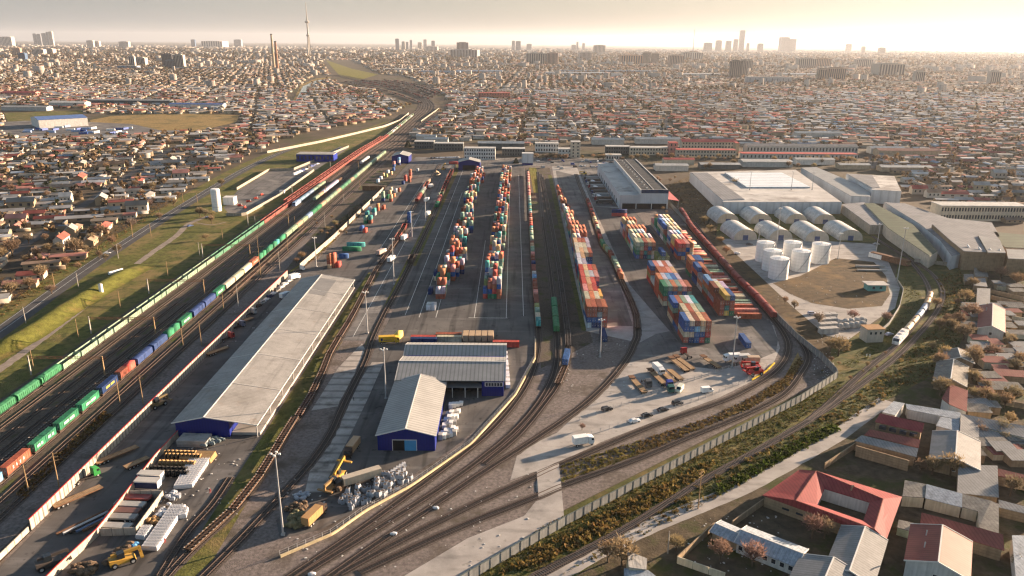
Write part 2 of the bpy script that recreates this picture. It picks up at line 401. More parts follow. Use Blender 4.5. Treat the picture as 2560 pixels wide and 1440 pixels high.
# grass under the middle tracks
S('middle_verge', [(12.8,300),(38,330),(37,440),(41,850),(13.5,850)], -0.028, m_ball, True)
S('sunny_verge', [(19.5,700),(25.5,700),(26,850),(18,850)], -0.01, m_lush, True)
S('track_grass', [(34,345),(36.3,345),(41,800),(37,800)], -0.01, m_grass, True)
# east yard concrete
S('east_yard', [(36,352),(34,346),G(1575,852),G(1600,856),G(1560,905),G(1480,1000),G(1392,1082),G(1300,1125),G(1292,1140),G(1276,1200),G(1340,1178),G(1342,1250),G(1310,1290),G(1170,1345),G(1010,1440),(-40,140),(-12,140),G(1190,1438),G(1412,1310),G(1398,1160),G(1500,1106),G(1640,1052),G(1800,993),G(1880,953),G(1935,905),G(1950,870),G(1935,815),G(1925,800),(108,372),(106,480),(101,620),(88,640),(98,860),(44,860),(41,700)], -0.018, m_conc, True)
S('east_asphalt', [(47,352),(60,352),(64,470),(66,800),(47,830),(41,640)], -0.008, m_asph2, True)
S('stack_asphalt', [(68,420),(79,328),(96,322),(108,345),G(1935,812),(107,480),(101,630),(69,640)], -0.006, m_asph, True)
S('turning_asphalt', [G(1560,905),G(1600,856),G(1640,835),G(1800,800),G(1925,800),G(1945,850),G(1940,880),G(1880,905),G(1800,925),G(1640,905)], -0.010, m_asph2, True)
S('loading_yard', [(69,640),(88,640),(100,860),(72,860)], -0.007, m_asph2, True)
S('verge_strip', [G(1405,1200),G(1640,1107),G(1760,1060),G(1875,1008),G(1960,945),G(1995,880),G(2003,905),G(1985,950),G(1868,1022),G(1715,1083),G(1590,1138),G(1408,1206)], -0.03, m_dry, True)
# far yard
S('far_yard', [(-118,862),(150,862),(150,925),(-118,925)], -0.02, m_asph2, True)
S('wall_verge', [(134.8,340),(134.8,640),G(1735,540),G(1775,575),G(1880,672),G(1985,770),G(2070,842),G(2080,905)], -0.004, m_earth, True)
# outside east: embankment of the curving line, lane, tank farm
EMB = [G(1170,1440),G(1352,1305),G(1600,1182),G(1862,1052),G(2097,937),G(2060,880),G(2200,800),G(2225,740),G(2250,640),G(2330,640),G(2420,660),G(2440,760),G(2400,860),G(2330,940),G(2200,1010),G(2100,1060),G(1960,1150),G(1800,1240),G(1560,1360),G(1440,1440)]
S('embankment', EMB, -0.035, mat('embankment_grass', (0.075, 0.078, 0.024), 0.95, 0.45, 0.4, patch=[((0.16, 0.115, 0.045), 0.08, 0.52, 0.66), ((0.035, 0.04, 0.014), 0.2, 0.54, 0.66)], coords='W', bump=0.8), True)  # grass base darkened in colour to imitate shade on the bank
LANE2 = smooth([G(1180,1560),G(1400,1430),G(1560,1345),G(1700,1285),G(1860,1218),G(1990,1148),G(2090,1090),G(2160,1040),G(2215,1000)], 3)
tag(strip('village_lane', LANE2, -3.0, 3.0, -0.02, m_conc, jit=0.1), kind='structure')
S('village_ground', GP([(1440,1440),(1560,1360),(1800,1240),(1960,1150),(2100,1060),(2200,1010),(2330,940),(2400,860),(2440,760),(2420,660),(2560,600)]) + [(330,500),(330,120),(20,120)], -0.07, m_yardsoil, True)
S('tank_yard', [G(1700,560),G(1780,585),G(2190,610),G(2190,640),G(2215,640),G(2250,720),G(2238,770),G(2190,800),G(2120,850),G(2050,835),G(1960,770),G(1860,670),G(1740,560)], -0.02, m_conc, True)
S('dirt_field', [G(1932,708),G(2000,690),G(2090,645),G(2185,655),G(2215,690),G(2225,735),G(2205,765),G(2120,772),G(2030,758),G(1975,735)], -0.01, m_earth, True)
S('hangar_grass', [G(1780,520),G(2110,530),G(2200,595),G(2185,606),G(1790,596),G(1740,545)], -0.015, m_grass, True)
S('scrub', [G(1655,470),G(1720,440),G(1800,520),G(1790,590),G(1720,548)], -0.014, m_earth, True)

# ------------------------------------------------------------------ railway tracks
TZ = [0]
def track(A, label, sleepers=600, conc=False, w=2.0, bed=True, group='railway tracks'):
    """one track: trackbed strip, two rails, sleepers"""
    TZ[0] += 1; dz = .0035 * TZ[0]
    if bed: tag(strip('track_ballast', A, -w, w, 0.015 + dz, m_track, jit=0.12, seed=len(A)), kind='structure')
    c = A[0]
    t = thing('railway_track', label, 'railway track', (0, 0, dz), 0, group)
    for o_ in (0.8, -0.8):
        mb = MB(); sweep(mb, A, o_, 0.16, 0.12, 0.30); mb.build('rail', m_rail, t)
    d = np.linalg.norm(A, axis=1)
    B = A[d < sleepers]
    if len(B) > 3:
        B = resample(B, 0.75); n = normals(B); mb = MB()
        for p, q in zip(B, n):
            a = math.atan2(q[1], q[0]); mb.at(p[0], p[1], 0, a)
            mb.box(-1.35, 1.35, -0.13, 0.13, 0.0, 0.14)
        s_ = mb.build('sleeper_row', m_csleep if conc else m_sleep, t); s_['kind'] = 'stuff'
    return t
CURVE = [G(1030,291),G(1050,273),G(1052,257),G(1036,242),G(990,224),G(930,208),G(880,198),G(830,188)]
def main_line(x, k):
    dx = (x + 189)
    pts = [(x, 130), (x, 400), (x, 700), (x + 1.0, 950), (-188 + dx + 4, 1110)]
    off = dx
    pts += [(p[0] + off * 1.0, p[1] - off * 0.35) for p in CURVE[:3]] + [(p[0] + off * .5, p[1] + off * 2.4) for p in CURVE[3:]]
    return smooth(pts, 5)
TX = [-194.3, -189, -183.2, -177.5, -172, -166, -160.3, -154.2, -148.6]
TR = []
TLAB = ['left edge of the main line fan beside the grass', 'under the long pale green open wagon train', 'empty, just right of the pale green train',
        'empty middle track of the main line fan', 'empty track left of the flat wagons', 'carrying the empty skeletal flat wagons', 'under the mixed container train',
        'empty, right of the container train', 'rightmost of the main line beside the gravel road']
for i, x in enumerate(TX):
    A = main_line(x, i)
    if i in (0, 8, 7): A = A[A[:, 1] < 1500] if i else A[A[:, 1] > 480]
    TR.append(A)
    track(A, 'straight rusty railway track, ' + TLAB[i], 420)
yard = {}
def ytrack(key, pts, label, px=True, **k):
    A = smooth([(G(*p) if p[1] > 0 and px else p) for p in pts], 3); yard[key] = A
    track(A, label, **k)
ytrack('Y1', [(400,1460),(465,1388),(577,1283),(650,1192),(725,1070),(766,1013),(804,938),(830,878),(882,790),(925,706),(947,667),(999,594),(1015,565),(1035,520),(1065,470),(1090,427),(1100,410)], 'railway track beside the long shed carrying empty skeletal wagons')
ytrack('Y2', [(480,1470),(600,1350),(700,1243),(774,1160),(826,1085),(860,1010),(912,905),(930,850),(960,785),(989,733),(1017,678),(1058,594),(1090,525),(1115,465),(1138,415)], 'railway track along the left edge of the main container yard')
ytrack('Y3', [(1319,425),(1326,550),(1334,680),(1342,780),(1346,830),(1344,880),(1325,945),(1285,1010),(1220,1083),(1140,1148),(1030,1230),(900,1325),(760,1420),(700,1460)], 'railway track just outside the yellow lit kerb of the blue sheds')
ytrack('Y4', [(1346,430),(1356,540),(1370,640),(1381,730),(1391,834),(1393,880),(1385,935),(1352,1000),(1290,1075),(1200,1150),(1090,1228),(950,1318),(800,1410),(730,1455)], 'railway track under the two bright green wagons', conc=False)
ytrack('Y5', [(1353,435),(1367,504),(1392,643),(1412,782),(1420,863),(1413,915),(1394,962),(1362,1008),(1296,1088),(1210,1160)], 'railway track under the long row of empty flat wagons')
ytrack('Y6', [(1440,435),(1449,462),(1469,509),(1488,563),(1505,615),(1526,643),(1553,701),(1588,780),(1593,835),(1586,858),(1566,898),(1514,962),(1441,1027),(1329,1104),(1200,1186),(1080,1268),(930,1368),(820,1445)], 'railway track that ends between the concrete lanes of the east yard')
ytrack('Y7', [(1672,498),(1705,535),(1730,575),(1780,632),(1840,700),(1890,750),(1932,797),(1960,835),(1971,865),(1962,900),(1928,938),(1872,972),(1803,1005),(1630,1066),(1398,1164),(1342,1190),(1200,1254),(1000,1353),(850,1435)], 'inner railway loop under the dark red wagons', conc=False)
ytrack('Y8', [(1735,555),(1800,640),(1870,722),(1905,752),(1941,787),(1986,836),(2013,871),(2020,898),(2004,931),(1960,985),(1867,1035),(1717,1096),(1587,1151),(1402,1216),(1346,1240),(1200,1297),(1080,1348),(900,1432)], 'outer railway loop along the inside of the boundary wall')
ytrack('Y9', [(2180,590),(2230,622),(2282,652),(2327,682),(2352,715),(2356,745),(2340,782),(2302,830),(2240,893),(2147,965),(2024,1051),(1860,1145),(1760,1200),(1570,1318),(1372,1424),(1300,1465)], 'curved railway track outside the boundary wall past the houses', conc=True, w=1.5)
ytrack('Y10', [(2275,652),(2310,697),(2324,732),(2317,765),(2295,800),(2240,863),(2180,912),(2120,965),(2060,1020),(2022,1052)], 'inner curved railway track under the tank wagons', conc=True, w=1.5)
ytrack('Y11', [(400,1440),(470,1330),(530,1262),(575,1195)], 'short railway track left of the skeletal wagons')
# crossing slab where the concrete lane meets the two loops
S('crossing', [G(1342,1180),G(1397,1158),G(1404,1222),G(1346,1246)], 0.2, m_conc, True)

# painted lines on the main yard
def pline(pts, w=0.28, m=m_line, name='yard_marking'):
    A = resample(np.array(pts, float), 4); return tag(strip(name, A, -w/2, w/2, 0.0, m), kind='structure')
for x, y0, y1 in ((-54.5, 365, 850), (-47, 362, 700), (-38.5, 362, 720), (-19, 362, 520), (-2.8, 362, 760), (6, 365, 800), (-75, 335, 600), (-89, 480, 760)):
    pline([(x, y0), (x, y1)])
pline([(-22, 362), (-2, 362)], 0.4)
# ------------------------------------------------------------------ object materials
m_cont = mat('container_paint', None, 0.7, 0.34, 0.6, objcol=True, streak=0.35)
m_contbar = mat('lock_rods', (0.45, 0.44, 0.42), 0.5, 0.1, 2)
m_contx = mat('container_paint_mixed', None, 0.7, 0.3, 0.5, attr=True, streak=0.3, coords='W')
m_paint = mat('painted_metal', None, 0.45, 0.12, 0.8, objcol=True, spec=0.35)
m_wagon = mat('wagon_paint', None, 0.65, 0.25, 0.7, objcol=True, streak=0.3)
m_tyre = mat('rubber', (0.02, 0.02, 0.02), 0.8, 0.1, 3)
m_glass = mat('dark_glass', (0.02, 0.025, 0.03), 0.15, 0.0, spec=0.6)
m_lamp = mat('headlamp', (0.7, 0.7, 0.65), 0.3, 0.0)
m_red = mat('tail_lamp', (0.4, 0.03, 0.02), 0.4, 0.0)
m_dsteel = mat('dark_steel', (0.035, 0.03, 0.028), 0.7, 0.2, 2)
m_rust = mat('rusty_steel', (0.16, 0.085, 0.05), 0.85, 0.35, 1.2)
m_wood = mat('deck_wood', (0.30, 0.20, 0.115), 0.9, 0.3, 0.8, stripe=('X', 0.5, 0.25))
m_coal = mat('ore_load', (0.065, 0.042, 0.034), 0.95, 0.4, 1.5)
m_pole = mat('pole_concrete', (0.36, 0.33, 0.29), 0.85, 0.15, 1)
m_pwood = mat('pole_wood', (0.30, 0.20, 0.11), 0.9, 0.2, 1)
m_galv = mat('galvanised', (0.42, 0.42, 0.42), 0.5, 0.1, 1, metal=0.3)
m_white = mat('white_paint', (0.78, 0.76, 0.72), 0.5, 0.08, 1, streak=0.12)

# ------------------------------------------------------------------ shipping containers
PAL = dict(rust=(0.34, 0.105, 0.062), brown=(0.20, 0.06, 0.04), red=(0.44, 0.075, 0.06), blue=(0.035, 0.095, 0.26), navy=(0.015, 0.035, 0.12), green=(0.03, 0.17, 0.09),
           sage=(0.20, 0.29, 0.22), cream=(0.46, 0.41, 0.30), white=(0.54, 0.54, 0.56), grey=(0.30, 0.31, 0.33), orange=(0.44, 0.17, 0.085), tan=(0.50, 0.33, 0.19),
           teal=(0.05, 0.24, 0.24), yellow=(0.58, 0.42, 0.12), pink=(0.52, 0.22, 0.19), sky=(0.16, 0.33, 0.52), olive=(0.22, 0.24, 0.09), lilac=(0.42, 0.36, 0.42))
CN = dict(rust='rust red', brown='dark brown', red='bright red', blue='mid blue', navy='navy blue', green='dark green', sage='pale green', cream='cream', white='white', grey='grey',
          orange='orange', tan='tan', teal='teal', yellow='yellow', pink='faded pink', sky='light blue', olive='olive', lilac='lilac grey')
CL, CW_, CHT = 12.19, 2.44, 2.74
def container_body(L):
    """long axis X, base z=0: corrugated side walls, frame rails, corner posts"""
    mb = MB(); h = CHT; w = CW_ / 2; l = L / 2
    n = int(L / 0.55)
    for sgn in (-1, 1):     # corrugated sides: trapezoid zigzag
        for k in range(n):
            x0 = -l + 0.12 + (L - 0.24) * k / n; x1 = -l + 0.12 + (L - 0.24) * (k + 1) / n
            d0, d1 = (w - 0.03, w - 0.09) if k % 2 == 0 else (w - 0.09, w - 0.03)
            mb.poly([(x0, sgn*d0, .15), (x1, sgn*d0, .15), (x1, sgn*d0, h-.1), (x0, sgn*d0, h-.1)][::sgn])
            mb.poly([(x1, sgn*d0, .15), (x1, sgn*d1, .15), (x1, sgn*d1, h-.1), (x1, sgn*d0, h-.1)][::sgn])
        mb.box(-l, l, min(sgn*w, sgn*(w-.1)), max(sgn*w, sgn*(w-.1)), 0, .16); mb.box(-l, l, min(sgn*w, sgn*(w-.1)), max(sgn*w, sgn*(w-.1)), h-.11, h)
        for x in (-l, l - .14): mb.box(x, x + .14, min(sgn*w, sgn*(w-.12)), max(sgn*w, sgn*(w-.12)), .16, h-.11)
    mb.box(-l + .02, l - .02, -w + .1, w - .1, h - .06, h - .02)       # roof
    mb.box(-l + .02, l - .02, -w + .1, w - .1, .05, .15)
    mb.box(l - .08, l - .04, -w + .12, w - .12, .15, h - .1)            # blind end
    return mb.mesh('container_body', m_cont)
def container_doors(L):
    mb = MB(); h = CHT; w = CW_ / 2; x = -L / 2 + .04
    for y0, y1 in ((-w + .12, -.015), (.015, w - .12)): mb.box(x - .03, x + .03, y0, y1, .15, h - .1)
    return mb.mesh('door', m_cont)
def container_rods(L):
    mb = MB(); h = CHT; x = -L / 2
    for y in (-.85, -.35, .35, .85): mb.box(x - .03, x + .0, y - .035, y + .035, .12, h - .08)
    for y in (-.6, .6): mb.box(x - .035, x - .005, y - .2, y + .2, 1.15, 1.32)
    return mb.mesh('lock_rods', m_contbar)
CME = {L: (container_body(L), container_doors(L), container_rods(L)) for L in (12.19, 6.06)}
CONTS = []     # candidate containers: dict(x, y, z, rz, L, col, label, show)
def cont(x, y, z, rz, L, col, label, group='shipping containers', force=False, seen=True):
    CONTS.append(dict(x=x, y=y, z=z, rz=rz, L=L, col=col, label=label, group=group, force=force, seen=seen))
def jcol(c, r=rnd, a=0.14):
    b = 1 + (r.random() - .5) * 2 * a
    return tuple(min(0.85, max(0.005, v * b * (1 + (r.random() - .5) * a))) for v in c)
def flush_containers():
    """the 300 that show largest become things; the rest one mass"""
    for c in CONTS:
        X, Y, Z = c['x'], c['y'], c['z']
        c['d'] = math.hypot(X, Y, Z - CH) / (c['L'] ** .5) * (1 if c['seen'] else 9)
    CONTS.sort(key=lambda c: (not c['force'], c['d']))
    big, rest = CONTS[:298], CONTS[298:]
    for c in big:
        t = thing('shipping_container', c['label'], 'container', (c['x'], c['y'], c['z']), c['rz'], c['group'])
        col = jcol(PAL[c['col']])
        b, d, r_ = CME[c['L']]
        put('container_body', b, t, col=col); put('door', d, t, col=tuple(v * 1.03 for v in col))
        if math.hypot(c['x'], c['y']) < 520: put('lock_rod_set', r_, t)
    if rest:
        V = []; Fc = []; C = []
        for c in rest:
            i = len(V); l = c['L'] / 2; w = CW_ / 2; ca, sa = math.cos(c['rz']), math.sin(c['rz'])
            for z in (0, CHT):
                for x, y in ((-l, -w), (l, -w), (l, w), (-l, w)): V.append((c['x'] + ca*x - sa*y, c['y'] + sa*x + ca*y, c['z'] + z))
            for q in ((4,5,6,7),(0,1,5,4),(1,2,6,5),(2,3,7,6),(3,0,4,7)): Fc.append(tuple(i + k for k in q)); C.append(jcol(PAL[c['col']]))
        o = bulk('distant_containers', np.array(V), np.array(Fc), np.array(C), m_contx)
        tag(o, kind='stuff')
    print('containers', len(big), len(rest))

def bulk(name, V, Fq, Cf, m):
    """one mesh from arrays: quads + a colour per face"""
    me = bpy.data.meshes.new(name); nv, nf = len(V), len(Fq)
    k = Fq.shape[1]
    me.vertices.add(nv); me.vertices.foreach_set('co', np.asarray(V, np.float32).ravel())
    me.loops.add(nf * k); me.loops.foreach_set('vertex_index', np.asarray(Fq, np.int32).ravel())
    me.polygons.add(nf); me.polygons.foreach_set('loop_start', np.arange(0, nf * k, k, dtype=np.int32))
    if Cf is not None:
        a = me.color_attributes.new('Col', 'FLOAT_COLOR', 'CORNER')
        c = np.ones((nf, k, 4), np.float32); c[:, :, :3] = np.asarray(Cf, np.float32)[:, None, :]
        a.data.foreach_set('color', c.ravel())
    me.materials.append(m); me.update(); me.validate()
    return put(name, me)

# ------------------------------------------------------------------ railway wagons (long axis X, rail top z = 0.3)
def bogie_mesh():
    mb = MB()
    for s in (-.85, .85):
        mb.box(-1.2, 1.2, s - .09, s + .09, .5, .8)
        for x in (-.9, .9): mb.tube((x, s - .07, .75), (x, s + .07, .75), .46, n=12)
    mb.box(-.3, .3, -.9, .9, .55, .95)
    for x in (-.9, .9): mb.tube((x, -.85, .75), (x, .85, .75), .09, n=6)
    return mb.mesh('bogie', m_dsteel)
ME_BOGIE = bogie_mesh()
def frame_mesh(L):
    mb = MB(); mb.box(-L/2, L/2, -.3, .3, .95, 1.25)
    for s in (-1, 1): mb.box(-L/2, L/2, min(s*1.35, s*1.2), max(s*1.35, s*1.2), 1.05, 1.3)
    for k in range(9):
        x = -L/2 + L * k / 8; x = max(-L/2 + .1, min(L/2 - .1, x)); mb.box(x - .1, x + .1, -1.2, 1.2, 1.05, 1.25)
    for s in (-1, 1): mb.box(min(s*(L/2), s*(L/2+.45)), max(s*(L/2), s*(L/2+.45)), -.15, .15, .95, 1.2)
    return mb.mesh('underframe', m_dsteel)
ME_FRAME = frame_mesh(13.4); ME_FRAME_L = frame_mesh(18.6)
def gondola():
    mb = MB(); L = 13.0; w = 1.5
    for s in (-1, 1):
        y0, y1 = sorted((s*w, s*(w - .08))); mb.box(-L/2, L/2, y0, y1, 1.3, 3.45)
        y0, y1 = sorted((s*(w+.1), s*(w - .1))); mb.box(-L/2, L/2, y0, y1, 3.45, 3.58); mb.box(-L/2, L/2, y0, y1, 1.25, 1.42)
        for k in range(8):
            x = -L/2 + .12 + (L - .24) * k / 7; y0, y1 = sorted((s*w, s*(w + .11))); mb.box(x - .11, x + .11, y0, y1, 1.42, 3.45)
        x0, x1 = sorted((s*L/2, s*(L/2 - .1))); mb.box(x0, x1, -w + .08, w - .08, 1.3, 3.4)
    return mb.mesh('open_body', m_wagon)
def heap(L=12.7, w=2.8, z=2.2, h=0.7, seed=3):
    r_ = random.Random(seed); mb = MB(); nx, ny = 18, 5
    for i in range(nx + 1):
        for j in range(ny + 1):
            e = math.sin(math.pi * j / ny) * (0.5 + 0.5 * min(1, 4 * math.sin(math.pi * i / nx)))
            mb.v.append((-L/2 + L*i/nx, -w/2 + w*j/ny, z + h * e * (0.7 + .5 * r_.random())))
    for i in range(nx):
        for j in range(ny): a = i*(ny+1)+j; mb.f.append((a, a+ny+1, a+ny+2, a+1)); mb.m.append(0)
    return mb.mesh('load', m_coal)
def covered(L=13.6, rib=True, curve=0.45, z1=3.9):
    mb = MB(); w = 1.5; prof = [(-w, 1.3), (w, 1.3), (w, z1 - curve)] + [(w * math.cos(a), z1 - curve + curve * math.sin(a)) for a in (.5, 1.05, math.pi/2, 2.1, 2.64)] + [(-w, z1 - curve)]
    i = len(prof); mb.hexa([(-L/2, y, z) for y, z in prof], [(L/2, y, z) for y, z in prof])
    if rib:
        for s in (-1, 1):
            for k in range(9):
                x = -L/2 + .15 + (L - .3) * k / 8; y0, y1 = sorted((s*w, s*(w + .09))); mb.box(x - .09, x + .09, y0, y1, 1.35, z1 - curve)
    return mb.mesh('box_body', m_wagon)
def hopper():
    mb = MB(); L = 14.0; w = 1.55
    prof = [(-w + .5, 1.3), (w - .5, 1.3), (w, 2.0), (w, 3.7), (w * .75, 4.15), (w*.3, 4.35), (-w*.3, 4.35), (-w * .75, 4.15), (-w, 3.7), (-w, 2.0)]
    mb.hexa([(-L/2, y, z) for y, z in prof], [(L/2, y, z) for y, z in prof])
    for s in (-1, 1):
        for k in range(13):
            x = -L/2 + .15 + (L - .3) * k / 12; y0, y1 = sorted((s*w, s*(w + .12))); mb.box(x - .08, x + .08, y0, y1, 1.9, 3.7)
    mb.box(-L/2 + .4, L/2 - .4, -.35, .35, 4.35, 4.42)
    return mb.mesh('hopper_body', m_wagon)
def skeletal(L=18.6):
    mb = MB()
    for s in (-1, 1): y0, y1 = sorted((s*1.35, s*1.05)); mb.box(-L/2, L/2, y0, y1, 1.05, 1.42)
    mb.box(-L/2, L/2, -.3, .3, .95, 1.32)
    for k in range(13):
        x = -L/2 + .2 + (L - .4) * k / 12; mb.box(x - .16, x + .16, -1.05, 1.05, 1.1, 1.36)
        for s in (-1.2, 1.2): mb.box(x - .22, x + .22, s - .16, s + .16, 1.42, 1.56, 1)
    return mb.mesh('skeleton_deck', [m_wagon, mat('container_pin', (.24, .22, .20), .6, .1, 1)])
def pins(L=18.6):
    mb = MB()
    for k in range(13):
        x = -L/2 + .2 + (L - .4) * k / 12
        for s in (-1.2, 1.2): mb.box(x - .28, x + .28, s - .2, s + .2, 1.42, 1.62)
    return mb.mesh('container_pins', m_galv)
def flat(L=13.4):
    mb = MB(); mb.box(-L/2, L/2, -1.4, 1.4, 1.2, 1.36); return mb.mesh('deck', m_wagon)
def tank():
    mb = MB(); L = 10.6
    for a, b, r0, r1 in ((-L/2, -L/2+.35, .9, 1.45), (-L/2+.35, L/2-.35, 1.45, 1.45), (L/2-.35, L/2, 1.45, .9)): mb.tube((a, 0, 2.8), (b, 0, 2.8), r0, r1, n=16)
    mb.tube((0, 0, 4.2), (0, 0, 4.65), .5, n=10)
    for x in (-2.5, 2.5): mb.tube((x - .12, 0, 2.8), (x + .12, 0, 2.8), 1.5, n=16)
    return mb.mesh('tank_barrel', m_wagon)
def loco():
    mb = MB(); L = 17.5; w = 1.5
    pr = [(-L/2, 1.0), (L/2, 1.0), (L/2, 2.5), (L/2 - .7, 4.0), (-L/2 + .7, 4.0), (-L/2, 2.5)]
    mb.hexa([(x, -w, z) for x, z in pr], [(x, w, z) for x, z in pr])
    for x in (-5, 0, 5): mb.box(x - 1.2, x + 1.2, -.7, .7, 4.0, 4.3)
    return mb.mesh('loco_body', m_wagon)
def loco_glass():
    mb = MB(); L = 17.5
    for s in (-1, 1): mb.poly([(s*(L/2 - .02), -1.3, 2.6), (s*(L/2 - .02), 1.3, 2.6), (s*(L/2 - .6), 1.25, 3.82), (s*(L/2 - .6), -1.25, 3.82)][::s])
    for s in (-1, 1):
        for x in (-6.5, -3.2, 3.2, 6.5): y0, y1 = sorted((s*1.5, s*1.515)); mb.box(x - .5, x + .5, y0, y1, 2.6, 3.3)
    return mb.mesh('windscreen', m_glass)
ME = dict(gondola=gondola(), covered=covered(), slick=covered(rib=False, curve=.6, z1=4.1), hopper=hopper(), skel=skeletal(), pins=pins(), flat=flat(), longflat=flat(18.6), tank=tank(), loco=loco(), lglass=loco_glass(), coach=covered(19.0, False, .5, 4.1))
ME_HEAP = [heap(seed=k, h=.5 + .25 * k, z=2.1 + .15 * k) for k in range(3)]
def door_mesh():
    mb = MB(); mb.box(-1.1, 1.1, 1.5, 1.6, 1.4, 3.3)
    return mb.mesh('sliding_door', m_wagon)
ME_SDOOR = door_mesh()
LEN = dict(gondola=14.2, covered=14.9, slick=15.2, hopper=15.3, skel=19.8, flat=14.6, longflat=19.8, tank=12.0, loco=18.8, coach=20.2)
def wagon(kind, p, a, col, label, group, near=True, z=0.0):
    nm = {'gondola':'open_wagon','covered':'box_wagon','slick':'box_wagon','hopper':'hopper_wagon','skel':'flat_wagon','flat':'flat_wagon','longflat':'flat_wagon','tank':'tank_wagon','loco':'locomotive','coach':'railway_coach'}[kind]
    t = thing(nm, label, nm.replace('_', ' '), (p[0], p[1], z), a, group)
    bn = {'gondola':'open_body','hopper':'hopper_body','skel':'deck','flat':'deck','longflat':'deck','tank':'tank_barrel','loco':'cab_body'}.get(kind, 'box_body')
    put(bn, ME[kind], t, col=col)
    if kind == 'gondola': put('ore_load', rnd.choice(ME_HEAP), t)
    if kind in ('covered', 'slick') and near: [put('sliding_door', ME_SDOOR, t, None, a_, col=tuple(v * .85 for v in col)) for a_ in (0, math.pi)]
    if kind == 'loco': put('windscreen', ME['lglass'], t)
    if near:
        if kind not in ('skel', 'loco'): put('underframe', ME_FRAME_L if kind in ('longflat', 'coach') else ME_FRAME, t)
        bx = {'skel':7.2,'longflat':7.2,'coach':7.2,'loco':5.6,'tank':3.6}.get(kind, 4.6)
        for s in (-bx, bx): put('bogie', ME_BOGIE, t, (s, 0, 0))
    return t

# ------------------------------------------------------------------ road vehicles (front = +X)
def wheels(xs, ws, r=.33, w=.22):
    out = []
    mb = MB(); mb.tube((0, -w/2, 0), (0, w/2, 0), r, n=12, mi=0); mb.tube((0, -w/2 - .01, 0), (0, w/2 + .01, 0), r * .55, n=8, mi=1)
    return mb.mesh('wheel', [m_tyre, m_galv])
ME_WHEEL = wheels(0, 0); ME_BWHEEL = wheels(0, 0, .5, .34)
def car_body(kind):
    mb = MB(); w = .88
    if kind == 'van':
        pr = [(-2.5, .35), (2.5, .35), (2.5, 1.05), (1.9, 1.3), (1.2, 2.3), (-2.5, 2.4)]; w = .98
    elif kind == 'suv':
        pr = [(-2.2, .3), (2.2, .3), (2.25, .85), (1.1, 1.05), (.5, 1.68), (-1.9, 1.72), (-2.25, 1.0)]
    else:
        pr = [(-2.2, .28), (2.2, .28), (2.25, .7), (1.05, .9), (.4, 1.42), (-1.1, 1.42), (-1.7, .98), (-2.25, .92)]
    t = [(x, z) for x, z in pr]
    q = lambda s: [(x, s * w * (1 if z < 1.0 else .84 if kind != 'van' else .94), z) for x, z in t]
    mb.hexa(q(1), q(-1)); return mb.mesh('body', m_paint)
def car_glass(kind):
    mb = MB()
    if kind == 'van':
        mb.poly([(1.93, -.8, 1.32), (1.93, .8, 1.32), (1.26, .76, 2.24), (1.26, -.76, 2.24)])
        for s in (-1, 1): mb.poly([(1.7, s*.97, 1.35), (.6, s*.97, 1.35), (.6, s*.95, 1.95), (1.3, s*.95, 1.95)][::-s])
    else:
        x0, x1, x2, x3, zt, zb = (1.08, .52, -1.85, -2.2, 1.62, 1.08) if kind == 'suv' else (1.03, .42, -1.12, -1.66, 1.39, .95)
        mb.poly([(x0, -.72, zb), (x0, .72, zb), (x1 + .02, .7, zt), (x1 + .02, -.7, zt)]); mb.poly([(x3 - .02, .72, zb), (x3 - .02, -.72, zb), (x2 - .02, -.7, zt), (x2 - .02, .7, zt)])
        for s in (-1, 1): mb.poly([(x0 - .15, s*.79, zb), (x3 + .15, s*.79, zb), (x2 + .1, s*.76, zt), (x1 - .1, s*.76, zt)][::-s])
    return mb.mesh('window', m_glass)
ME_CAR = {k: (car_body(k), car_glass(k)) for k in ('car', 'suv', 'van')}
def lamp_mesh(x, z, m, n):
    mb = MB()
    mb.box(x - .03, x + .03, -.16, .16, z - .07, z + .07)
    return mb.mesh(n, m)
ME_HL = lamp_mesh(2.24, .66, m_lamp, 'headlight'); ME_TL = lamp_mesh(-2.25, .78, m_red, 'tail_light')
def car(kind, x, y, a, col, label, group='parked cars', z=0.0):
    t = thing({'car':'parked_car','suv':'parked_car','van':'parked_van'}[kind], label, 'van' if kind == 'van' else 'car', (x, y, z), a, group)
    b, g = ME_CAR[kind]; put('body', b, t, col=col); put('window', g, t); [put(n_, m_, t, (0, s_, 0)) for s_ in (-.62, .62) for n_, m_ in (('headlight', ME_HL), ('tail_light', ME_TL))]
    for sx in (-1.4, 1.4):
        for sy in (-.8, .8): put('wheel', ME_WHEEL, t, (sx, sy, .33))
    return t
def cab_mesh():
    mb = MB(); pr = [(-.9, .7), (1.1, .7), (1.15, 1.9), (.95, 3.0), (-.6, 3.4), (-.9, 3.4)]
    mb.hexa([(x, 1.22, z) for x, z in pr], [(x, -1.22, z) for x, z in pr]); return mb.mesh('cab', m_paint)
def cab_glass():
    mb = MB(); mb.poly([(1.17, -1.1, 2.0), (1.17, 1.1, 2.0), (.98, 1.05, 2.9), (.98, -1.05, 2.9)])
    for s in (-1, 1): mb.poly([(1.0, s*1.235, 2.0), (.1, s*1.235, 2.0), (.1, s*1.235, 2.75), (.85, s*1.235, 2.75)][::-s])
    return mb.mesh('windscreen', m_glass)
def chassis(L):
    mb = MB(); mb.box(-L, .8, -.45, .45, .7, 1.0); return mb.mesh('chassis', m_dsteel)
def boxbody(L, h=2.5, z=1.15):
    mb = MB(); mb.box(-L/2, L/2, -1.27, 1.27, z, z + h)
    for s in (-1, 1):
        for k in range(int(L / 1.2)):
            x = -L/2 + .3 + k * 1.2; y0, y1 = sorted((s*1.27, s*1.3)); mb.box(x, x + .08, y0, y1, z + .05, z + h - .05)
    return mb.mesh('cargo_box', m_paint)
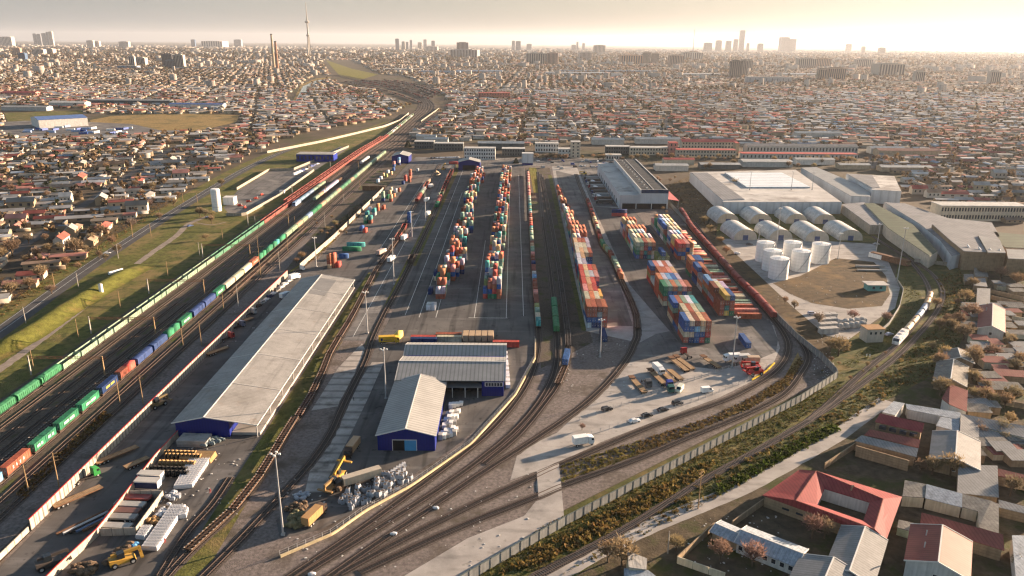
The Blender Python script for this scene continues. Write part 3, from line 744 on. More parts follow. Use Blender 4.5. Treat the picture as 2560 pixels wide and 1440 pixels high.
def trailerdeck(L):
    mb = MB(); mb.box(-L/2, L/2, -1.27, 1.27, 1.05, 1.25, 0); mb.box(-L/2, L/2, -.5, .5, .7, 1.05, 1)
    for s in (-1, 1): y0, y1 = sorted((s*1.27, s*1.32)); mb.box(-L/2, L/2, y0, y1, .98, 1.28, 1)
    return mb.mesh('deck', [m_wood, m_rust])
def gooseneck():
    mb = MB(); mb.box(-1.4, 1.4, -1.25, 1.25, 1.4, 1.62); mb.hexa([(-2.2, -.6, 1.0), (-1.2, -.6, 1.3), (-1.2, .6, 1.3), (-2.2, .6, 1.0)], [(-2.2, -.6, 1.25), (-1.2, -.6, 1.6), (-1.2, .6, 1.6), (-2.2, .6, 1.25)])
    for y in (-.6, .6): mb.box(.8, .95, y - .1, y + .1, .05, 1.4)
    return mb.mesh('gooseneck', m_rust)
ME_CAB, ME_CABG = cab_mesh(), cab_glass()
ME_BOX = {L: boxbody(L) for L in (5.2, 7.2, 12.6)}; ME_TD = {L: trailerdeck(L) for L in (8.0, 10.5, 12.4, 14.0)}; ME_GOOSE = gooseneck()
ME_CH = {L: chassis(L) for L in (5.0, 7.5)}
def truck(x, y, a, col, box, L, label, boxcol=None, group='trucks', cat='truck', name='box_truck'):
    """rigid truck: cab + chassis + cargo box"""
    t = thing(name, label, cat, (x, y, 0), a, group); f = L / 2 + 1.1
    put('cab', ME_CAB, t, (f, 0, 0), col=col); put('windscreen', ME_CABG, t, (f, 0, 0)); put('chassis', ME_CH[5.0 if L < 6 else 7.5], t, (f, 0, 0))
    if box: put('cargo_box', ME_BOX[L], t, (0, 0, 0), col=boxcol or col)
    for sx in (f + .3, -L/2 + 1.2, -L/2 + 2.4 if L > 6 else None):
        if sx is None: continue
        for sy in (-1.0, 1.0): put('wheel', ME_BWHEEL, t, (sx, sy, .5))
    return t
def trailer(x, y, a, L, label, goose=True, group='parked flatbed trailers', wood=True):
    t = thing('flatbed_trailer', label, 'trailer', (x, y, 0), a, group)
    put('deck', ME_TD[L], t)
    if goose: put('gooseneck', ME_GOOSE, t, (L/2 + 1.6, 0, 0))
    for k in range(3):
        for sy in (-1.0, 1.0): put('wheel', ME_BWHEEL, t, (-L/2 + 1.0 + 1.3 * k, sy, .5))
    return t
def semi(x, y, a, col, bcol, label, group='trucks'):
    t = thing('semi_truck', label, 'truck', (x, y, 0), a, group)
    put('cab', ME_CAB, t, (7.6, 0, 0), col=col); put('windscreen', ME_CABG, t, (7.6, 0, 0)); put('chassis', ME_CH[5.0], t, (7.6, 0, 0))
    put('cargo_box', ME_BOX[12.6], t, (0, 0, .1), col=bcol)
    for sx in (7.9, 4.2, -3.0, -4.3, -5.6):
        for sy in (-1.0, 1.0): put('wheel', ME_BWHEEL, t, (sx, sy, .5))
    return t

# ------------------------------------------------------------------ poles, masts
def floodlight_mast(x, y, h, label, heads=4, m=None, group='floodlight masts', cat='floodlight mast'):
    t = thing('floodlight_mast', label, cat, (x, y, 0), 0, group)
    mb = MB(); mb.tube((0, 0, 0), (0, 0, h), .34, .15, 8); mb.box(-.5, .5, -.5, .5, 0, .5); mb.build('pole', m or m_galv, t)
    mb = MB(); mb.box(-1.3, 1.3, -.08, .08, h - .1, h + .05); mb.box(-.08, .08, -1.1, 1.1, h - .1, h + .05); mb.build('cross_arm', m_galv, t)
    for k in range(heads):
        a = k * math.pi / 2; mb = MB(); mb.box(-.3, .3, -.2, .2, -.25, .2); mb.build('lamp_head', m_white, t, (1.15 * math.cos(a), 1.0 * math.sin(a), h + .2))
    return t
def utility_pole(x, y, h, label, arms=1, m=None, rz=0, group='utility poles', cat='utility pole', name='utility_pole'):
    t = thing(name, label, cat, (x, y, 0), rz, group)
    mb = MB(); mb.tube((0, 0, 0), (0, 0, h), .2, .13, 7); mb.build('pole', m or m_pole, t)
    for k in range(arms):
        z = h - .5 - 1.2 * k; mb = MB(); mb.box(-1.3, 1.3, -.08, .08, z, z + .16)
        for xx in (-1.15, -.4, .4, 1.15): mb.box(xx - .06, xx + .06, -.06, .06, z + .16, z + .42)
        mb.build('cross_arm', m_pwood, t)
    return t
# ------------------------------------------------------------------ container stacks
TIER = ['bottom', 'second', 'third', 'fourth', 'fifth']
TOPS = ['rust', 'rust', 'brown', 'tan', 'pink', 'lilac', 'red', 'sage', 'grey', 'cream', 'rust', 'sage', 'teal', 'navy', 'orange', 'brown']
LOWS = ['rust', 'brown', 'blue', 'navy', 'green', 'sage', 'red', 'rust', 'white', 'cream', 'grey', 'olive', 'teal', 'blue']
def stack(name, x0, rows, L, cw=2.52, seed=1, group='containers stacked in the yard', side=1, tiers4='top'):
    """rows: list of (y, dx, [heights], [top colours] or None, {(col, tier): colour})"""
    rr = random.Random(seed); H = {}
    for r, row in enumerate(rows):
        for c, h in enumerate(row[2]): H[(r, c)] = h
    for r, (y, dx, hs, cols, ex) in enumerate(rows):
        for c, h in enumerate(hs):
            jx, jy = rr.uniform(-.06, .06), rr.uniform(-.15, .15)
            for t in range(h):
                col = ex.get((c, t)) if ex else None
                if col is None: col = cols[c] if (cols and t == h - 1 and c < len(cols)) else rr.choice(TOPS if t == h - 1 else LOWS)
                top = t == h - 1; front = r == 0 or H.get((r - 1, c), 0) <= t or rows[r - 1][0] < y - L - 3 or abs(rows[r-1][1] - dx) > 1
                side_ = H.get((r, c - side), 0) <= t
                tn = 'top' if top and h > 1 else ('ground' if h == 1 else TIER[t])
                cont(x0 + dx + cw * (c + .5) + jx, y + L / 2 + jy, t * CHT + .02 * t, math.pi / 2 + rr.uniform(-.006, .006), L, col,
                     '%s container, %s tier, %s column, %s row of the %s' % (CN[col], tn, nth(c), nth(r), name), group, seen=top or front or side_)
P_ = 12.55
w_rows = [([4,4,4,4], ['rust','rust','rust','rust'], {(0,0):'white',(1,0):'navy',(2,0):'navy',(0,1):'blue',(1,1):'blue',(2,1):'blue',(0,2):'rust',(1,2):'rust',(2,2):'grey',(3,2):'rust',(3,1):'red',(3,0):'rust',(2,3):'brown'}),
          ([4,4,4], ['cream','orange','cream'], {(0,2):'sage'}), ([4,4,4,3], ['pink','orange','red','yellow'], None), ([4,4,4], ['red','tan','red'], None), ([4,4,4,4], ['red','cream','lilac','pink'], {(3,2):'navy'}),
          ([4,4,4,4], ['red','tan','red','rust'], None), ([4,4,2], ['white','lilac','rust'], {(0,2):'blue'}), ([4,4,2], ['white','tan','blue'], {(0,2):'blue'}), ([4,4,4,4], ['cream','tan','cream','rust'], {(0,2):'white'}),
          ([4,4,4,4], ['cream','cream','cream','lilac'], None), ([4,4,4,4], ['tan','rust','rust','lilac'], None), ([4,4,1], ['cream','lilac','rust'], None), ([4,4,4,4], ['rust','pink','rust','rust'], None), ([4,4,4,4], ['orange','tan','rust','rust'], None),
          ([3,3,1,2], ['rust','rust','brown','rust'], None), ([3,3,3,1], ['rust','rust','rust','orange'], None), ([3,3,1], ['pink','tan','red'], None), ([3,3], ['pink','tan'], None), ([3,2], ['sage','cream'], None), ([3,2,2], ['white','rust','orange'], None),
          ([2,2,1], ['brown','pink','red'], None), ([2,1], ['grey','pink'], None), ([1,0,1], ['brown','x','rust'], None), ([2,2], ['rust','orange'], None), ([2,1], ['tan','rust'], None), ([1,1], ['cream','orange'], None), ([2,1], ['brown','rust'], None), ([1], ['tan'], None), ([2,1], ['rust','rust'], None)]
stack('weed side stack', 36.6, [(348.8 + P_ * i, 0.32 * i * (i < 14) + 4.2 * (i >= 14), h, c, e) for i, (h, c, e) in enumerate(w_rows)], 12.19, seed=3)
m_rows = [(330.2, 0, [4,4,4,4,4], ['lilac','white','pink','tan','rust'], {(0,3):'blue',(0,2):'blue',(0,1):'cream',(0,0):'rust',(1,3):'cream',(2,3):'brown',(3,3):'tan',(1,2):'blue',(2,2):'sky',(3,2):'cream',(4,2):'rust',(1,1):'cream',(2,1):'blue',(3,1):'blue',(4,1):'red',(1,0):'navy',(2,0):'blue',(3,0):'red',(4,0):'green'}),
          (342.9, 0, [2,4,4,4,4], ['brown','cream','rust','cream','sage'], {(0,0):'blue',(0,1):'brown'}), (355.6, -.1, [4,4,4,4,4], ['orange','rust','sage','white','teal'], {(0,3):'blue',(0,2):'sage',(0,1):'rust',(0,0):'cream'}),
          (382.4, 0, [4,4,4,4,4,4], ['green','tan','orange','cream','pink','rust'], {(0,2):'green',(0,1):'rust',(0,0):'cream',(1,0):'rust',(1,3):'sage',(3,3):'sage'}), (395.1, 0, [4,4,4,4,4], ['orange','lilac','sky','blue','lilac'], {(0,2):'rust',(0,1):'rust'}),
          (407.8, 0, [2,4,4,4,4], ['white','rust','rust','pink','tan'], {(0,0):'brown'}), (420.5, 0, [4,4,4,4,4], ['grey','pink','white','rust','lilac'], {(0,3):'blue',(0,2):'rust'}),
          (475.2, 0, [4,4,4,4,4], ['cream','cream','rust','tan','orange'], {(1,3):'sage',(1,2):'cream',(1,1):'rust',(1,0):'brown',(0,2):'sage'}), (487.9, 0, [4,4,4,4,4], ['cream','tan','rust','cream','lilac'], {(0,2):'teal'}), (500.6, 0, [4,4,4,4], ['cream','sage','grey','white'], {(0,2):'sky'}),
          (513.3, 0, [4,4,4,4,4], ['orange','rust','rust','orange','rust'], None), (526, 0, [3,4,4,2], ['grey','cream','cream','rust'], None), (538.7, 0, [4,4,4,4], ['tan','orange','rust','rust'], None)]
stack('middle east stack', 80.0, m_rows, 12.19, seed=5)
stack('small olive pile', 91.6, [(461.8, 0, [2,3,2], ['olive','blue','olive'], {(0,0):'olive',(1,1):'sage',(1,0):'olive',(2,0):'olive'})], 12.19, seed=6)
e_rows = [(367.8, 0, [3,4,4], ['rust','yellow','blue'], {(0,2):'rust',(1,2):'brown',(2,2):'rust',(0,1):'rust',(1,1):'teal',(2,1):'rust',(0,0):'rust',(1,0):'yellow',(2,0):'green'}), (380.5, 0, [4,4,4], ['navy','cream','lilac'], {(0,3):'brown',(0,2):'rust'}), (393.2, 0, [4,3,3], ['sky','lilac','white'], {(0,2):'orange'}),
          (405.9, 0, [3,4], ['grey','brown'], {(0,1):'orange',(0,0):'white'}), (418.6, 0, [4,4], ['lilac','orange'], {(0,3):'blue',(0,2):'rust',(0,0):'blue'}), (434, -.4, [4,4,4], ['orange','lilac','lilac'], {(0,2):'rust',(0,1):'rust',(1,3):'blue',(2,3):'blue'})]
stack('red wagon side stack', 106.5, e_rows, 12.19, seed=8)
e2 = [([4,4,4,4], ['red','red','pink','orange'], {(0,2):'rust',(1,2):'rust',(2,2):'blue',(3,2):'tan',(0,1):'blue',(1,1):'blue',(2,1):'orange',(3,1):'cream',(0,0):'rust',(1,0):'tan',(2,0):'blue'}), ([4,4,4,4], ['tan','cream','pink','red'], {(0,2):'yellow'}), ([4,4,4,3], ['lilac','lilac','sky','blue'], {(0,2):'blue'}),
      ([3,4,4,4], ['brown','cream','cream','tan'], {(0,1):'green'}), ([4,4,4,4], ['blue','cream','tan','cream'], {(0,3):'blue',(0,2):'cream'}), ([4,4,4,4], ['sky','white','white','tan'], {(0,3):'blue'}), ([3,4,4,4], ['green','lilac','cream','tan'], None), ([2,3,3], ['pink','orange','brown'], None)]
stack('far red wagon stack', 106.6, [(473 + P_ * i, 0, h, c, e) for i, (h, c, e) in enumerate(e2)], 12.19, seed=9)
# single tier lying crosswise beside the red wagons
rr = random.Random(4)
for i in range(26):
    y = 364.5 + i * 7.1 + (0 if i < 2 else rr.uniform(-.6, .6)); x = 121.5 - .02 * i + (0.0 if i % 2 else -.6)
    col = ['rust','rust','rust','brown','cream','pink','brown','sage'][(i * 5) % 8]
    cont(x, y, 0, 0 if i % 3 else math.pi, 12.19, col, '%s container lying crosswise by the dark red wagons, %s from front' % (CN[col], nth(i)), 'containers lying crosswise', seen=True)
    if i > 1 and i % 2 == 0:
        c2 = ['cream','brown','sage','rust'][i % 4]
        cont(x + .3, y + 2.7, 0, 0, 12.19, c2, '%s container tucked behind the %s crosswise container from the front' % (CN[c2], nth(i)), 'containers lying crosswise')
# main yard: loose rows of short containers
def loose(name, x0, y0, y1, maxc, seed, lean=0.0, first=None):
    rr = random.Random(seed); rows = []; y = y0; i = 0
    while y < y1:
        nc = rr.choice([2, 3, 3, 4, 4] if maxc > 4 else [2, 3, 3, 4]); nc = min(nc, maxc)
        h = [rr.choice([1, 2, 3, 3, 3, 4, 2]) for _ in range(nc)]
        off = lean * (y - y0) + rr.choice([0, 0, 2.5 if nc < maxc else 0])
        L = 6.06
        rows.append((y, off, h, None, None)); y += rr.choice([6.3, 6.3, 6.5, 7.5, 6.3, 10.5]); i += 1
    if first: rows = first + rows
    stack(name, x0, rows, 6.06, seed=seed + 1)
c1f = [(372.5, -3.2, [1,1], ['white','white'], {}), (391.2, 0, [2,2], ['lilac','lilac'], {(0,0):'rust',(1,0):'rust'}), (398.5, -5.0, [1,0,3,3], ['navy','x','orange','rust'], {(2,1):'green',(3,1):'green',(2,2):'rust'}), (416, -4.6, [0,2,3,2], ['x','brown','orange','sage'], {(1,1):'green',(3,1):'green',(2,1):'rust'}),
       (424, -4.4, [2,3,3,0,3], ['navy','orange','cream','x','pink'], {(2,1):'green'})]
loose('left loose row', -41.5, 432, 800, 5, 21, 0.0, c1f)
c2f = [(392.3, 0, [2,3,4,4], ['blue','blue','pink','lilac'], {(0,0):'red',(1,0):'green',(2,0):'green',(3,0):'rust',(2,1):'red',(3,1):'rust',(1,1):'blue',(2,2):'rust',(3,2):'blue',(1,2):'rust'}), (398.8, 0, [1,3,3,2], ['grey','rust','teal','cream'], {}), (405.2, 0, [2,2,4,3], ['olive','sage','red','sage'], {}), (411.6, 0, [2,1,3,4], ['sage','teal','red','sage'], {}),
       (418, 0, [2,3,4,3], ['grey','white','red','white'], {(1,1):'grey'})]
loose('right loose row', -15.9, 424.5, 815, 4, 33, 0.012, c2f)
# loose groups along the left edge of the yard, by ground pixel
def one(px, py, L, rz, col, where, z=0, g='loose containers at the yard edge'):
    x, y = G(px, py); cont(x, y, z, rz, L, col, '%s container %s' % (CN[col], where), g)
q = math.pi / 2
for k, (px, py, L, rz, c, z, wh) in enumerate([
    (826, 668, 6.06, q, 'tan', 0, 'at the bottom of the rust stack near the wall'), (835, 666, 6.06, q, 'rust', 0, 'at the bottom middle of the rust stack near the wall'), (846, 666, 6.06, q, 'red', 0, 'alone on the right of the rust stack'),
    (826, 668, 6.06, q, 'rust', 2.76, 'in the middle left of the rust stack near the wall'), (835, 666, 6.06, q, 'rust', 2.76, 'in the middle right of the rust stack near the wall'), (826, 668, 6.06, q, 'orange', 5.52, 'on the top left of the rust stack'), (835, 666, 6.06, q, 'rust', 5.52, 'on the top right of the rust stack'),
    (880, 627, 12.19, 0, 'green', 0, 'lying crosswise with white lettering, front of two'), (890, 616, 12.19, 0, 'teal', 0, 'lying crosswise behind the lettered green one'), (859, 645, 6.06, 0, 'blue', 0, 'lying crosswise beside the rust stack'),
    (905, 574, 6.06, q, 'blue', 0, 'at the front of the wall row, white topped'), (913, 580, 6.06, q, 'red', 0, 'low, in front of the white topped one'), (915, 558, 6.06, q, 'green', 0, 'below the pale green one by the wall'), (915, 558, 6.06, q, 'sage', 2.76, 'on top in the wall row front'),
    (927, 557, 6.06, q, 'brown', 0, 'bottom of the teal topped pair'), (927, 557, 6.06, q, 'teal', 2.76, 'on the brown one'), (936, 538, 6.06, q, 'grey', 0, 'bottom behind the teal one'), (936, 538, 6.06, q, 'teal', 2.76, 'top behind the teal pair'), (918, 537, 6.06, q, 'teal', 0, 'by the wall with a white one'), (925, 527, 6.06, q, 'white', 0, 'tall white against the wall'),
    (945, 526, 6.06, q, 'rust', 0, 'below an orange one in the wall row'), (945, 526, 6.06, q, 'orange', 2.76, 'on the rust one in the wall row'), (959, 522, 6.06, q, 'rust', 0, 'alone right of the orange pair'),
    (958, 502, 6.06, q, 'navy', 0, 'below the pale green tower'), (958, 502, 6.06, q, 'sage', 2.76, 'second of the pale green tower'), (958, 502, 6.06, q, 'sage', 5.52, 'top of the pale green tower'), (970, 495, 6.06, q, 'green', 0, 'right of the pale green tower'), (978, 503, 6.06, q, 'brown', 0, 'front of the tan group'), (978, 503, 6.06, q, 'tan', 2.76, 'on the brown one of the tan group'),
    (985, 492, 6.06, q, 'orange', 0, 'in the orange group near the shade'), (990, 480, 6.06, q, 'white', 0, 'white in the orange group'), (998, 478, 6.06, q, 'rust', 0, 'last of the orange group'), (975, 484, 6.06, q, 'tan', 0, 'tan behind the green one'), (978, 476, 6.06, q, 'cream', 0, 'cream behind the tan one'),
    (1008, 460, 6.06, q, 'navy', 0, 'dark, in front of the red pile'), (1014, 452, 6.06, q, 'red', 0, 'lower red of the red pile'), (1014, 452, 6.06, q, 'red', 2.76, 'upper red of the red pile'), (1024, 455, 6.06, q, 'brown', 0, 'lower rust of the red pile'), (1024, 455, 6.06, q, 'rust', 2.76, 'middle rust of the red pile'), (1026, 444, 6.06, q, 'rust', 5.52, 'highest of the red pile'), (1026, 444, 6.06, q, 'rust', 0, 'back base of the red pile'), (1026, 444, 6.06, q, 'red', 2.76, 'back middle of the red pile'), (1044, 428, 6.06, q, 'grey', 0, 'pale grey behind the red pile'),
    (945, 455, 6.06, q, 'white', 0, 'white at the far wall row'), (952, 448, 6.06, q, 'white', 0, 'second white at the far wall row'), (958, 440, 6.06, q, 'tan', 0, 'tan at the far wall row'), (966, 442, 6.06, q, 'olive', 0, 'dark at the far wall row'), (970, 432, 6.06, q, 'white', 0, 'third white at the far wall row'), (978, 436, 6.06, q, 'tan', 0, 'tan, right at the far wall row'), (984, 426, 6.06, q, 'blue', 0, 'blue at the far wall row'), (985, 416, 6.06, q, 'pink', 2.76, 'pink on top at the far wall row'), (985, 416, 6.06, q, 'blue', 0, 'below the pink one'), (998, 412, 6.06, q, 'navy', 0, 'base of the sky blue tower'), (998, 412, 6.06, q, 'white', 2.76, 'middle of the sky blue tower'), (998, 412, 6.06, q, 'sky', 5.52, 'top of the sky blue tower'),
    (1024, 556, 6.06, q, 'blue', 0, 'below the tall blue one by the service road'), (1024, 556, 6.06, q, 'blue', 2.76, 'tall blue by the service road'), (1024, 556, 6.06, q, 'blue', 5.52, 'highest blue by the service road'),
    (1861, 858, 12.19, q, 'blue', 0, 'standing alone on the open concrete'), (1508, 843, 12.19, q, 'navy', 0, 'alone at the foot of the weedy stack row'),
    (1136, 410, 12.19, 0, 'red', 0, 'bright red, beside the far gate'), (1060, 858, 12.19, 0, 'navy', 0, 'first in the line behind the blue shed'), (1060, 853, 12.19, 0, 'red', 0, 'red, first in the rear line behind the blue shed'), (1122, 853, 12.19, 0, 'cream', 0, 'cream, behind the blue shed'), (1122, 846, 12.19, 0, 'rust', 0, 'rust, behind the cream one of the blue shed line'), (1265, 866, 12.19, 0, 'red', 0, 'red, right end behind the blue shed'),
    (1548, 540, 12.19, 0, 'red', 0, 'red, below a navy one by the dock warehouse'), (1548, 540, 12.19, 0, 'navy', 2.76, 'navy, on the red one by the dock warehouse'), (996, 845, 6.06, q-.25, 'yellow', 0, 'yellow, upright behind the yellow truck')]):
    one(px, py, L, rz, c, wh, z)

# ------------------------------------------------------------------ trains
SG = dict(pale=(0.21, 0.28, 0.21), lgreen=(0.09, 0.22, 0.14), bgreen=(0.04, 0.175, 0.085), red=(0.30, 0.095, 0.08), mred=(0.24, 0.055, 0.05), sage=(0.24, 0.32, 0.22), tan=(0.42, 0.30, 0.2), cream=(0.5, 0.45, 0.33), lav=(0.36, 0.32, 0.40),
          blue=(0.03, 0.055, 0.15), lblue=(0.22, 0.30, 0.40), rust=(0.11, 0.065, 0.045), dark=(0.085, 0.068, 0.06), teal=(0.12, 0.28, 0.26), white=(0.6, 0.6, 0.58), grey=(0.3, 0.3, 0.3), wine=(0.20, 0.05, 0.045))
SN = dict(pale='pale green', lgreen='mid green', bgreen='bright green', red='faded red', mred='dark red', sage='sage green', tan='tan', cream='cream', lav='lavender grey', blue='dark blue', lblue='light blue grey', rust='rusty', dark='black', teal='blue green', white='white', grey='grey', wine='wine red')
def train(A, s0, items, tname, group, neard=620, z=0.0):
    """items: list of (kind, colour, container colours or None)"""
    s = s0; tot = plen(A)
    for i, (kind, colk, load) in enumerate(items):
        L = LEN[kind]
        if s + L / 2 > tot - 2: break
        p, a = along(A, s + L / 2); d = math.hypot(*p)
        nm = {'gondola':'open wagon','covered':'box wagon','slick':'box wagon','hopper':'hopper wagon','skel':'empty skeletal wagon','flat':'container flat wagon','longflat':'container flat wagon','tank':'tank wagon','loco':'locomotive','coach':'coach'}[kind]
        wagon(kind, p, a, jcol(SG[colk], rnd, .10), '%s %s, %s along the %s' % (SN[colk], nm, nth(i), tname), group, d < neard, z)
        if load:
            n = len(load); lc = 6.06 if n > 1 or kind == 'short' else 12.19
            for k, cc in enumerate(load):
                o = (k - (n - 1) / 2) * 6.3; x = p[0] + o * math.cos(a); y = p[1] + o * math.sin(a)
                cont(x, y, 1.37 + z, a, lc, cc, '%s container on the %s%s wagon of the %s' % (CN[cc], '' if n == 1 else ('rear of the ' if k else 'front of the '), nth(i), tname), 'containers on ' + tname)
        s += L
rr = random.Random(11)
A = TR[1]
train(A, s_of_y(A, 214), [('hopper','bgreen',None)] * 5 + [('gondola','pale',None)] * 12 + [('gondola','lgreen',None)] * 7 + [('gondola','red',None)] * 40 + [('gondola',rr.choice(['pale','white','red','sage']),None) for _ in range(24)], 'pale green and red train', 'wagons of the pale green and red train', 520)
A = TR[0]; train(A, s_of_y(A, 640), [('gondola','red',None)] * 33, 'second red wagon train', 'wagons of the second red train', 300)
A = TR[2]; train(A, s_of_y(A, 628), [('loco','lblue',None)] + [('covered','lblue',None)] * 3 + [('covered','sage',None)] * 3, 'short train headed by a blue locomotive', 'wagons of the short blue headed train', 300)
A = TR[4]; train(A, s_of_y(A, 650), [('covered','sage',None), ('covered','tan',None), ('coach','lav',None), ('coach','lav',None), ('coach','lav',None), ('covered','rust',None)], 'lavender coach train', 'wagons of the lavender coach train', 300)
train(A, s_of_y(A, 860), [('covered','white',None)] * 3, 'three white wagons', 'three white wagons', 300)
A = TR[5]; train(A, s_of_y(A, 165), [('skel','dark',None)] * 13, 'line of black skeletal wagons', 'black skeletal wagons', 520)
A = TR[7]; train(A, s_of_y(A, 395), [('skel','rust',None)] * 8, 'line of rusty skeletal wagons', 'rusty skeletal wagons', 420)
A = TR[6]
train(A, s_of_y(A, 179), [('flat','rust',['teal','white']), ('flat','rust',['sky','sky']), ('flat','rust',['rust']), ('flat','rust',['green','green']), ('flat','rust',['green']), ('flat','rust',['green']), ('flat','rust',['navy']), ('flat','rust',['brown','red']),
    ('slick','blue',None), ('slick','blue',None), ('flat','rust',['green','green']), ('flat','rust',['green']), ('slick','blue',None), ('slick','blue',None), ('flat','rust',['green']), ('covered','cream',None), ('covered','cream',None), ('slick','cream',None), ('flat','rust',['rust']),
    ('flat','rust',['green','green']), ('flat','rust',['green']), ('flat','rust',['green','teal']), ('flat','rust',['green'])] + [('covered',k,None) for k in ('sage','sage','tan','sage','lblue','bgreen','bgreen','tan','sage','sage','sage','tan','lgreen','lgreen','lgreen','tan','lgreen','sage','sage','sage','sage','pale','pale','sage','cream','pale','sage','pale','sage')], 'long mixed container train', 'wagons of the mixed container train', 560)
A = yard['Y1']; train(A, s_of_px(A, (472, 1378)), [('skel','rust',None)] * 14, 'skeletal wagons beside the long shed', 'skeletal wagons beside the long shed', 520)
train(A, s_of_px(A, (948, 664)), [('skel','rust',None)] * 3 + [('gondola','red',None), ('gondola','rust',None), ('gondola','mred',None)], 'rusty wagons beyond the road crossing', 'rusty wagons beyond the crossing', 520)
train(A, s_of_px(A, (1042, 508)), [('covered','mred',None), ('covered','mred',None), ('covered','sage',None), ('covered','grey',None), ('gondola','red',None), ('gondola','red',None), ('covered','tan',None)], 'short dark red train by the service road', 'wagons of the short dark red train', 300)
A = yard['Y2']; train(A, s_of_px(A, (1022, 662)), [('gondola','dark',None)], 'weedy track', 'single open wagon', 520)
train(A, s_of_px(A, (1090, 523)), [('covered','bgreen',None), ('covered','red',None), ('covered','red',None), ('gondola','sage',None), ('gondola','tan',None)] + [('gondola','wine',None)] * 8 + [('covered','tan',None)] * 2, 'green headed train at the yard edge', 'wagons of the green headed train', 560)
A = yard['Y3'][::-1]; s0 = s_of_px(A, (1346, 826))
lp = [['teal','cream'],['sage','olive'],['brown'],['pink','brown'],['brown','brown'],['sky','grey'],['brown'],['navy','brown'],['brown','pink'],['sage','sage'],['tan','brown'],['sage'],['sage','cream'],['sage','teal'],['red','rust'],['rust','pink'],['brown','brown'],['grey','teal'],['sage','sage'],['teal','sage'],['sage'],['grey','sage'],['pink','pink'],['pink'],['brown','pink'],['pink','cream'],['cream','pink']]
train(A, s0, [('flat','rust',l) for l in lp] + [('flat','rust',['pink'])] * 4, 'single file of containers by the weeds', 'wagons in the single file by the weeds', 420)
A = yard['Y4'][::-1]; train(A, s_of_px(A, (1393, 836)), [('slick','bgreen',None)] * 3, 'bright green box wagons', 'bright green box wagons', 520)
A = yard['Y5'][::-1]; train(A, s_of_px(A, (1412, 925)), [('flat','rust',['blue'])], 'blue container on its own wagon', 'single container wagon', 520)
train(A, s_of_px(A, (1392, 970)), [('skel','rust',None)], 'lone flat wagon among the switches', 'single flat wagon', 520)
train(A, s_of_px(A, (1420, 870)), [('skel','dark',None)] * 23, 'long line of empty flats in the weeds', 'empty flat wagons in the weeds', 470)
A = yard['Y6'][::-1]; train(A, s_of_px(A, (1591, 826)), [('skel','rust',None)] * 4 + [('flat','rust',l) for l in (['orange','rust'],['cream','sage'],['sage'],['brown','brown'],['sage','olive'],['green','green'],['brown','red'],['brown'],['sage','cream'],['brown','tan'],['cream','tan'],['brown'],['brown','red'],['brown'],['red','brown'],['brown'])], 'rake between the two concrete lanes', 'wagons between the concrete lanes', 480)
A = yard['Y7'][::-1]; train(A, s_of_px(A, (1934, 800)), [('slick','wine',None)] * 17, 'dark red box wagon train', 'dark red box wagons', 470)
A = yard['Y10'][::-1]; train(A, s_of_px(A, (2232, 868)), [('loco','white',None), ('tank','cream',None), ('tank','tan',None), ('tank','lblue',None), ('tank','lblue',None), ('tank','tan',None), ('tank','tan',None)], 'tank wagon train on the curve', 'wagons of the tank train', 620)
# distant marshalling yard: rakes of wagons, beyond the curve
FY = [((862, 205), (1060, 262)), ((885, 203), (1075, 250)), ((905, 202), (1085, 246)), ((935, 202), (1090, 240)), ((960, 201), (1098, 237)), ((985, 202), (1100, 234))]
rr = random.Random(5); mbw = MB()
for k, (a, b) in enumerate(FY):
    A = smooth([G(*a), G((a[0]+b[0])/2 + 14, (a[1]+b[1])/2 - 2), G(*b)], 6)
    tag(strip('yard_track', A, -4, 4, 0.02, m_track), kind='structure')
    s = 8
    while s < plen(A) - 15:
        p, an = along(A, s)
        if rr.random() < .86: mbw.at(p[0], p[1], 0, an); mbw.box(-6.6, 6.6, -1.5, 1.5, 1, 4, rr.choice([0, 0, 1, 2]))
        s += 14.5
tag(mbw.build('distant_wagons', [mat('far_wagon_dark', (0.09, 0.06, 0.05)), mat('far_wagon_red', (0.25, 0.10, 0.08)), mat('far_wagon_grey', (0.25, 0.22, 0.2))]), kind='stuff')
# ------------------------------------------------------------------ building materials
m_blue = mat('blue_cladding', (0.009, 0.018, 0.15), 0.5, 0.1, 0.3, stripe=('X', 1.0, 0.2))
m_blue2 = mat('blue_cladding_side', (0.009, 0.018, 0.15), 0.5, 0.1, 0.3, stripe=('Y', 1.0, 0.2))
m_door = mat('sky_blue_door', (0.05, 0.25, 0.48), 0.5, 0.1, 0.5)
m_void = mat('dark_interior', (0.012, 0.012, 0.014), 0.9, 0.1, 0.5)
m_groof = mat('grey_sheet_roof', (0.285, 0.275, 0.26), 0.5, 0.12, 0.15, stripe=('Y', 1.1, 0.22), streak=0.12, patch=[((0.21, 0.20, 0.185), 0.05, 0.53, 0.68), ((0.24, 0.18, 0.135), 0.11, 0.62, 0.78)], stretch=[((.5, .03, 1), 1.0, .55, .66, .82), ((.03, .35, 1), 1.0, .56, .64, .86)])
m_groofx = mat('grey_sheet_roof_cross', (0.31, 0.305, 0.29), 0.5, 0.12, 0.15, stripe=('X', 1.6, 0.38))
m_roofpan = mat('dark_roof_panel', (0.16, 0.16, 0.16), 0.6, 0.1, 0.3)
m_trim = mat('white_trim', (0.62, 0.60, 0.56), 0.5, 0.1, 1)
m_felt = mat('dark_felt_roof', (0.055, 0.058, 0.062), 0.8, 0.2, 0.1, stripe=('Y', 14.0, 0.3))
m_wwall = mat('pale_panel_wall', (0.52, 0.54, 0.56), 0.6, 0.1, 0.1, stripe=('X', 6.0, 0.2), streak=0.1)
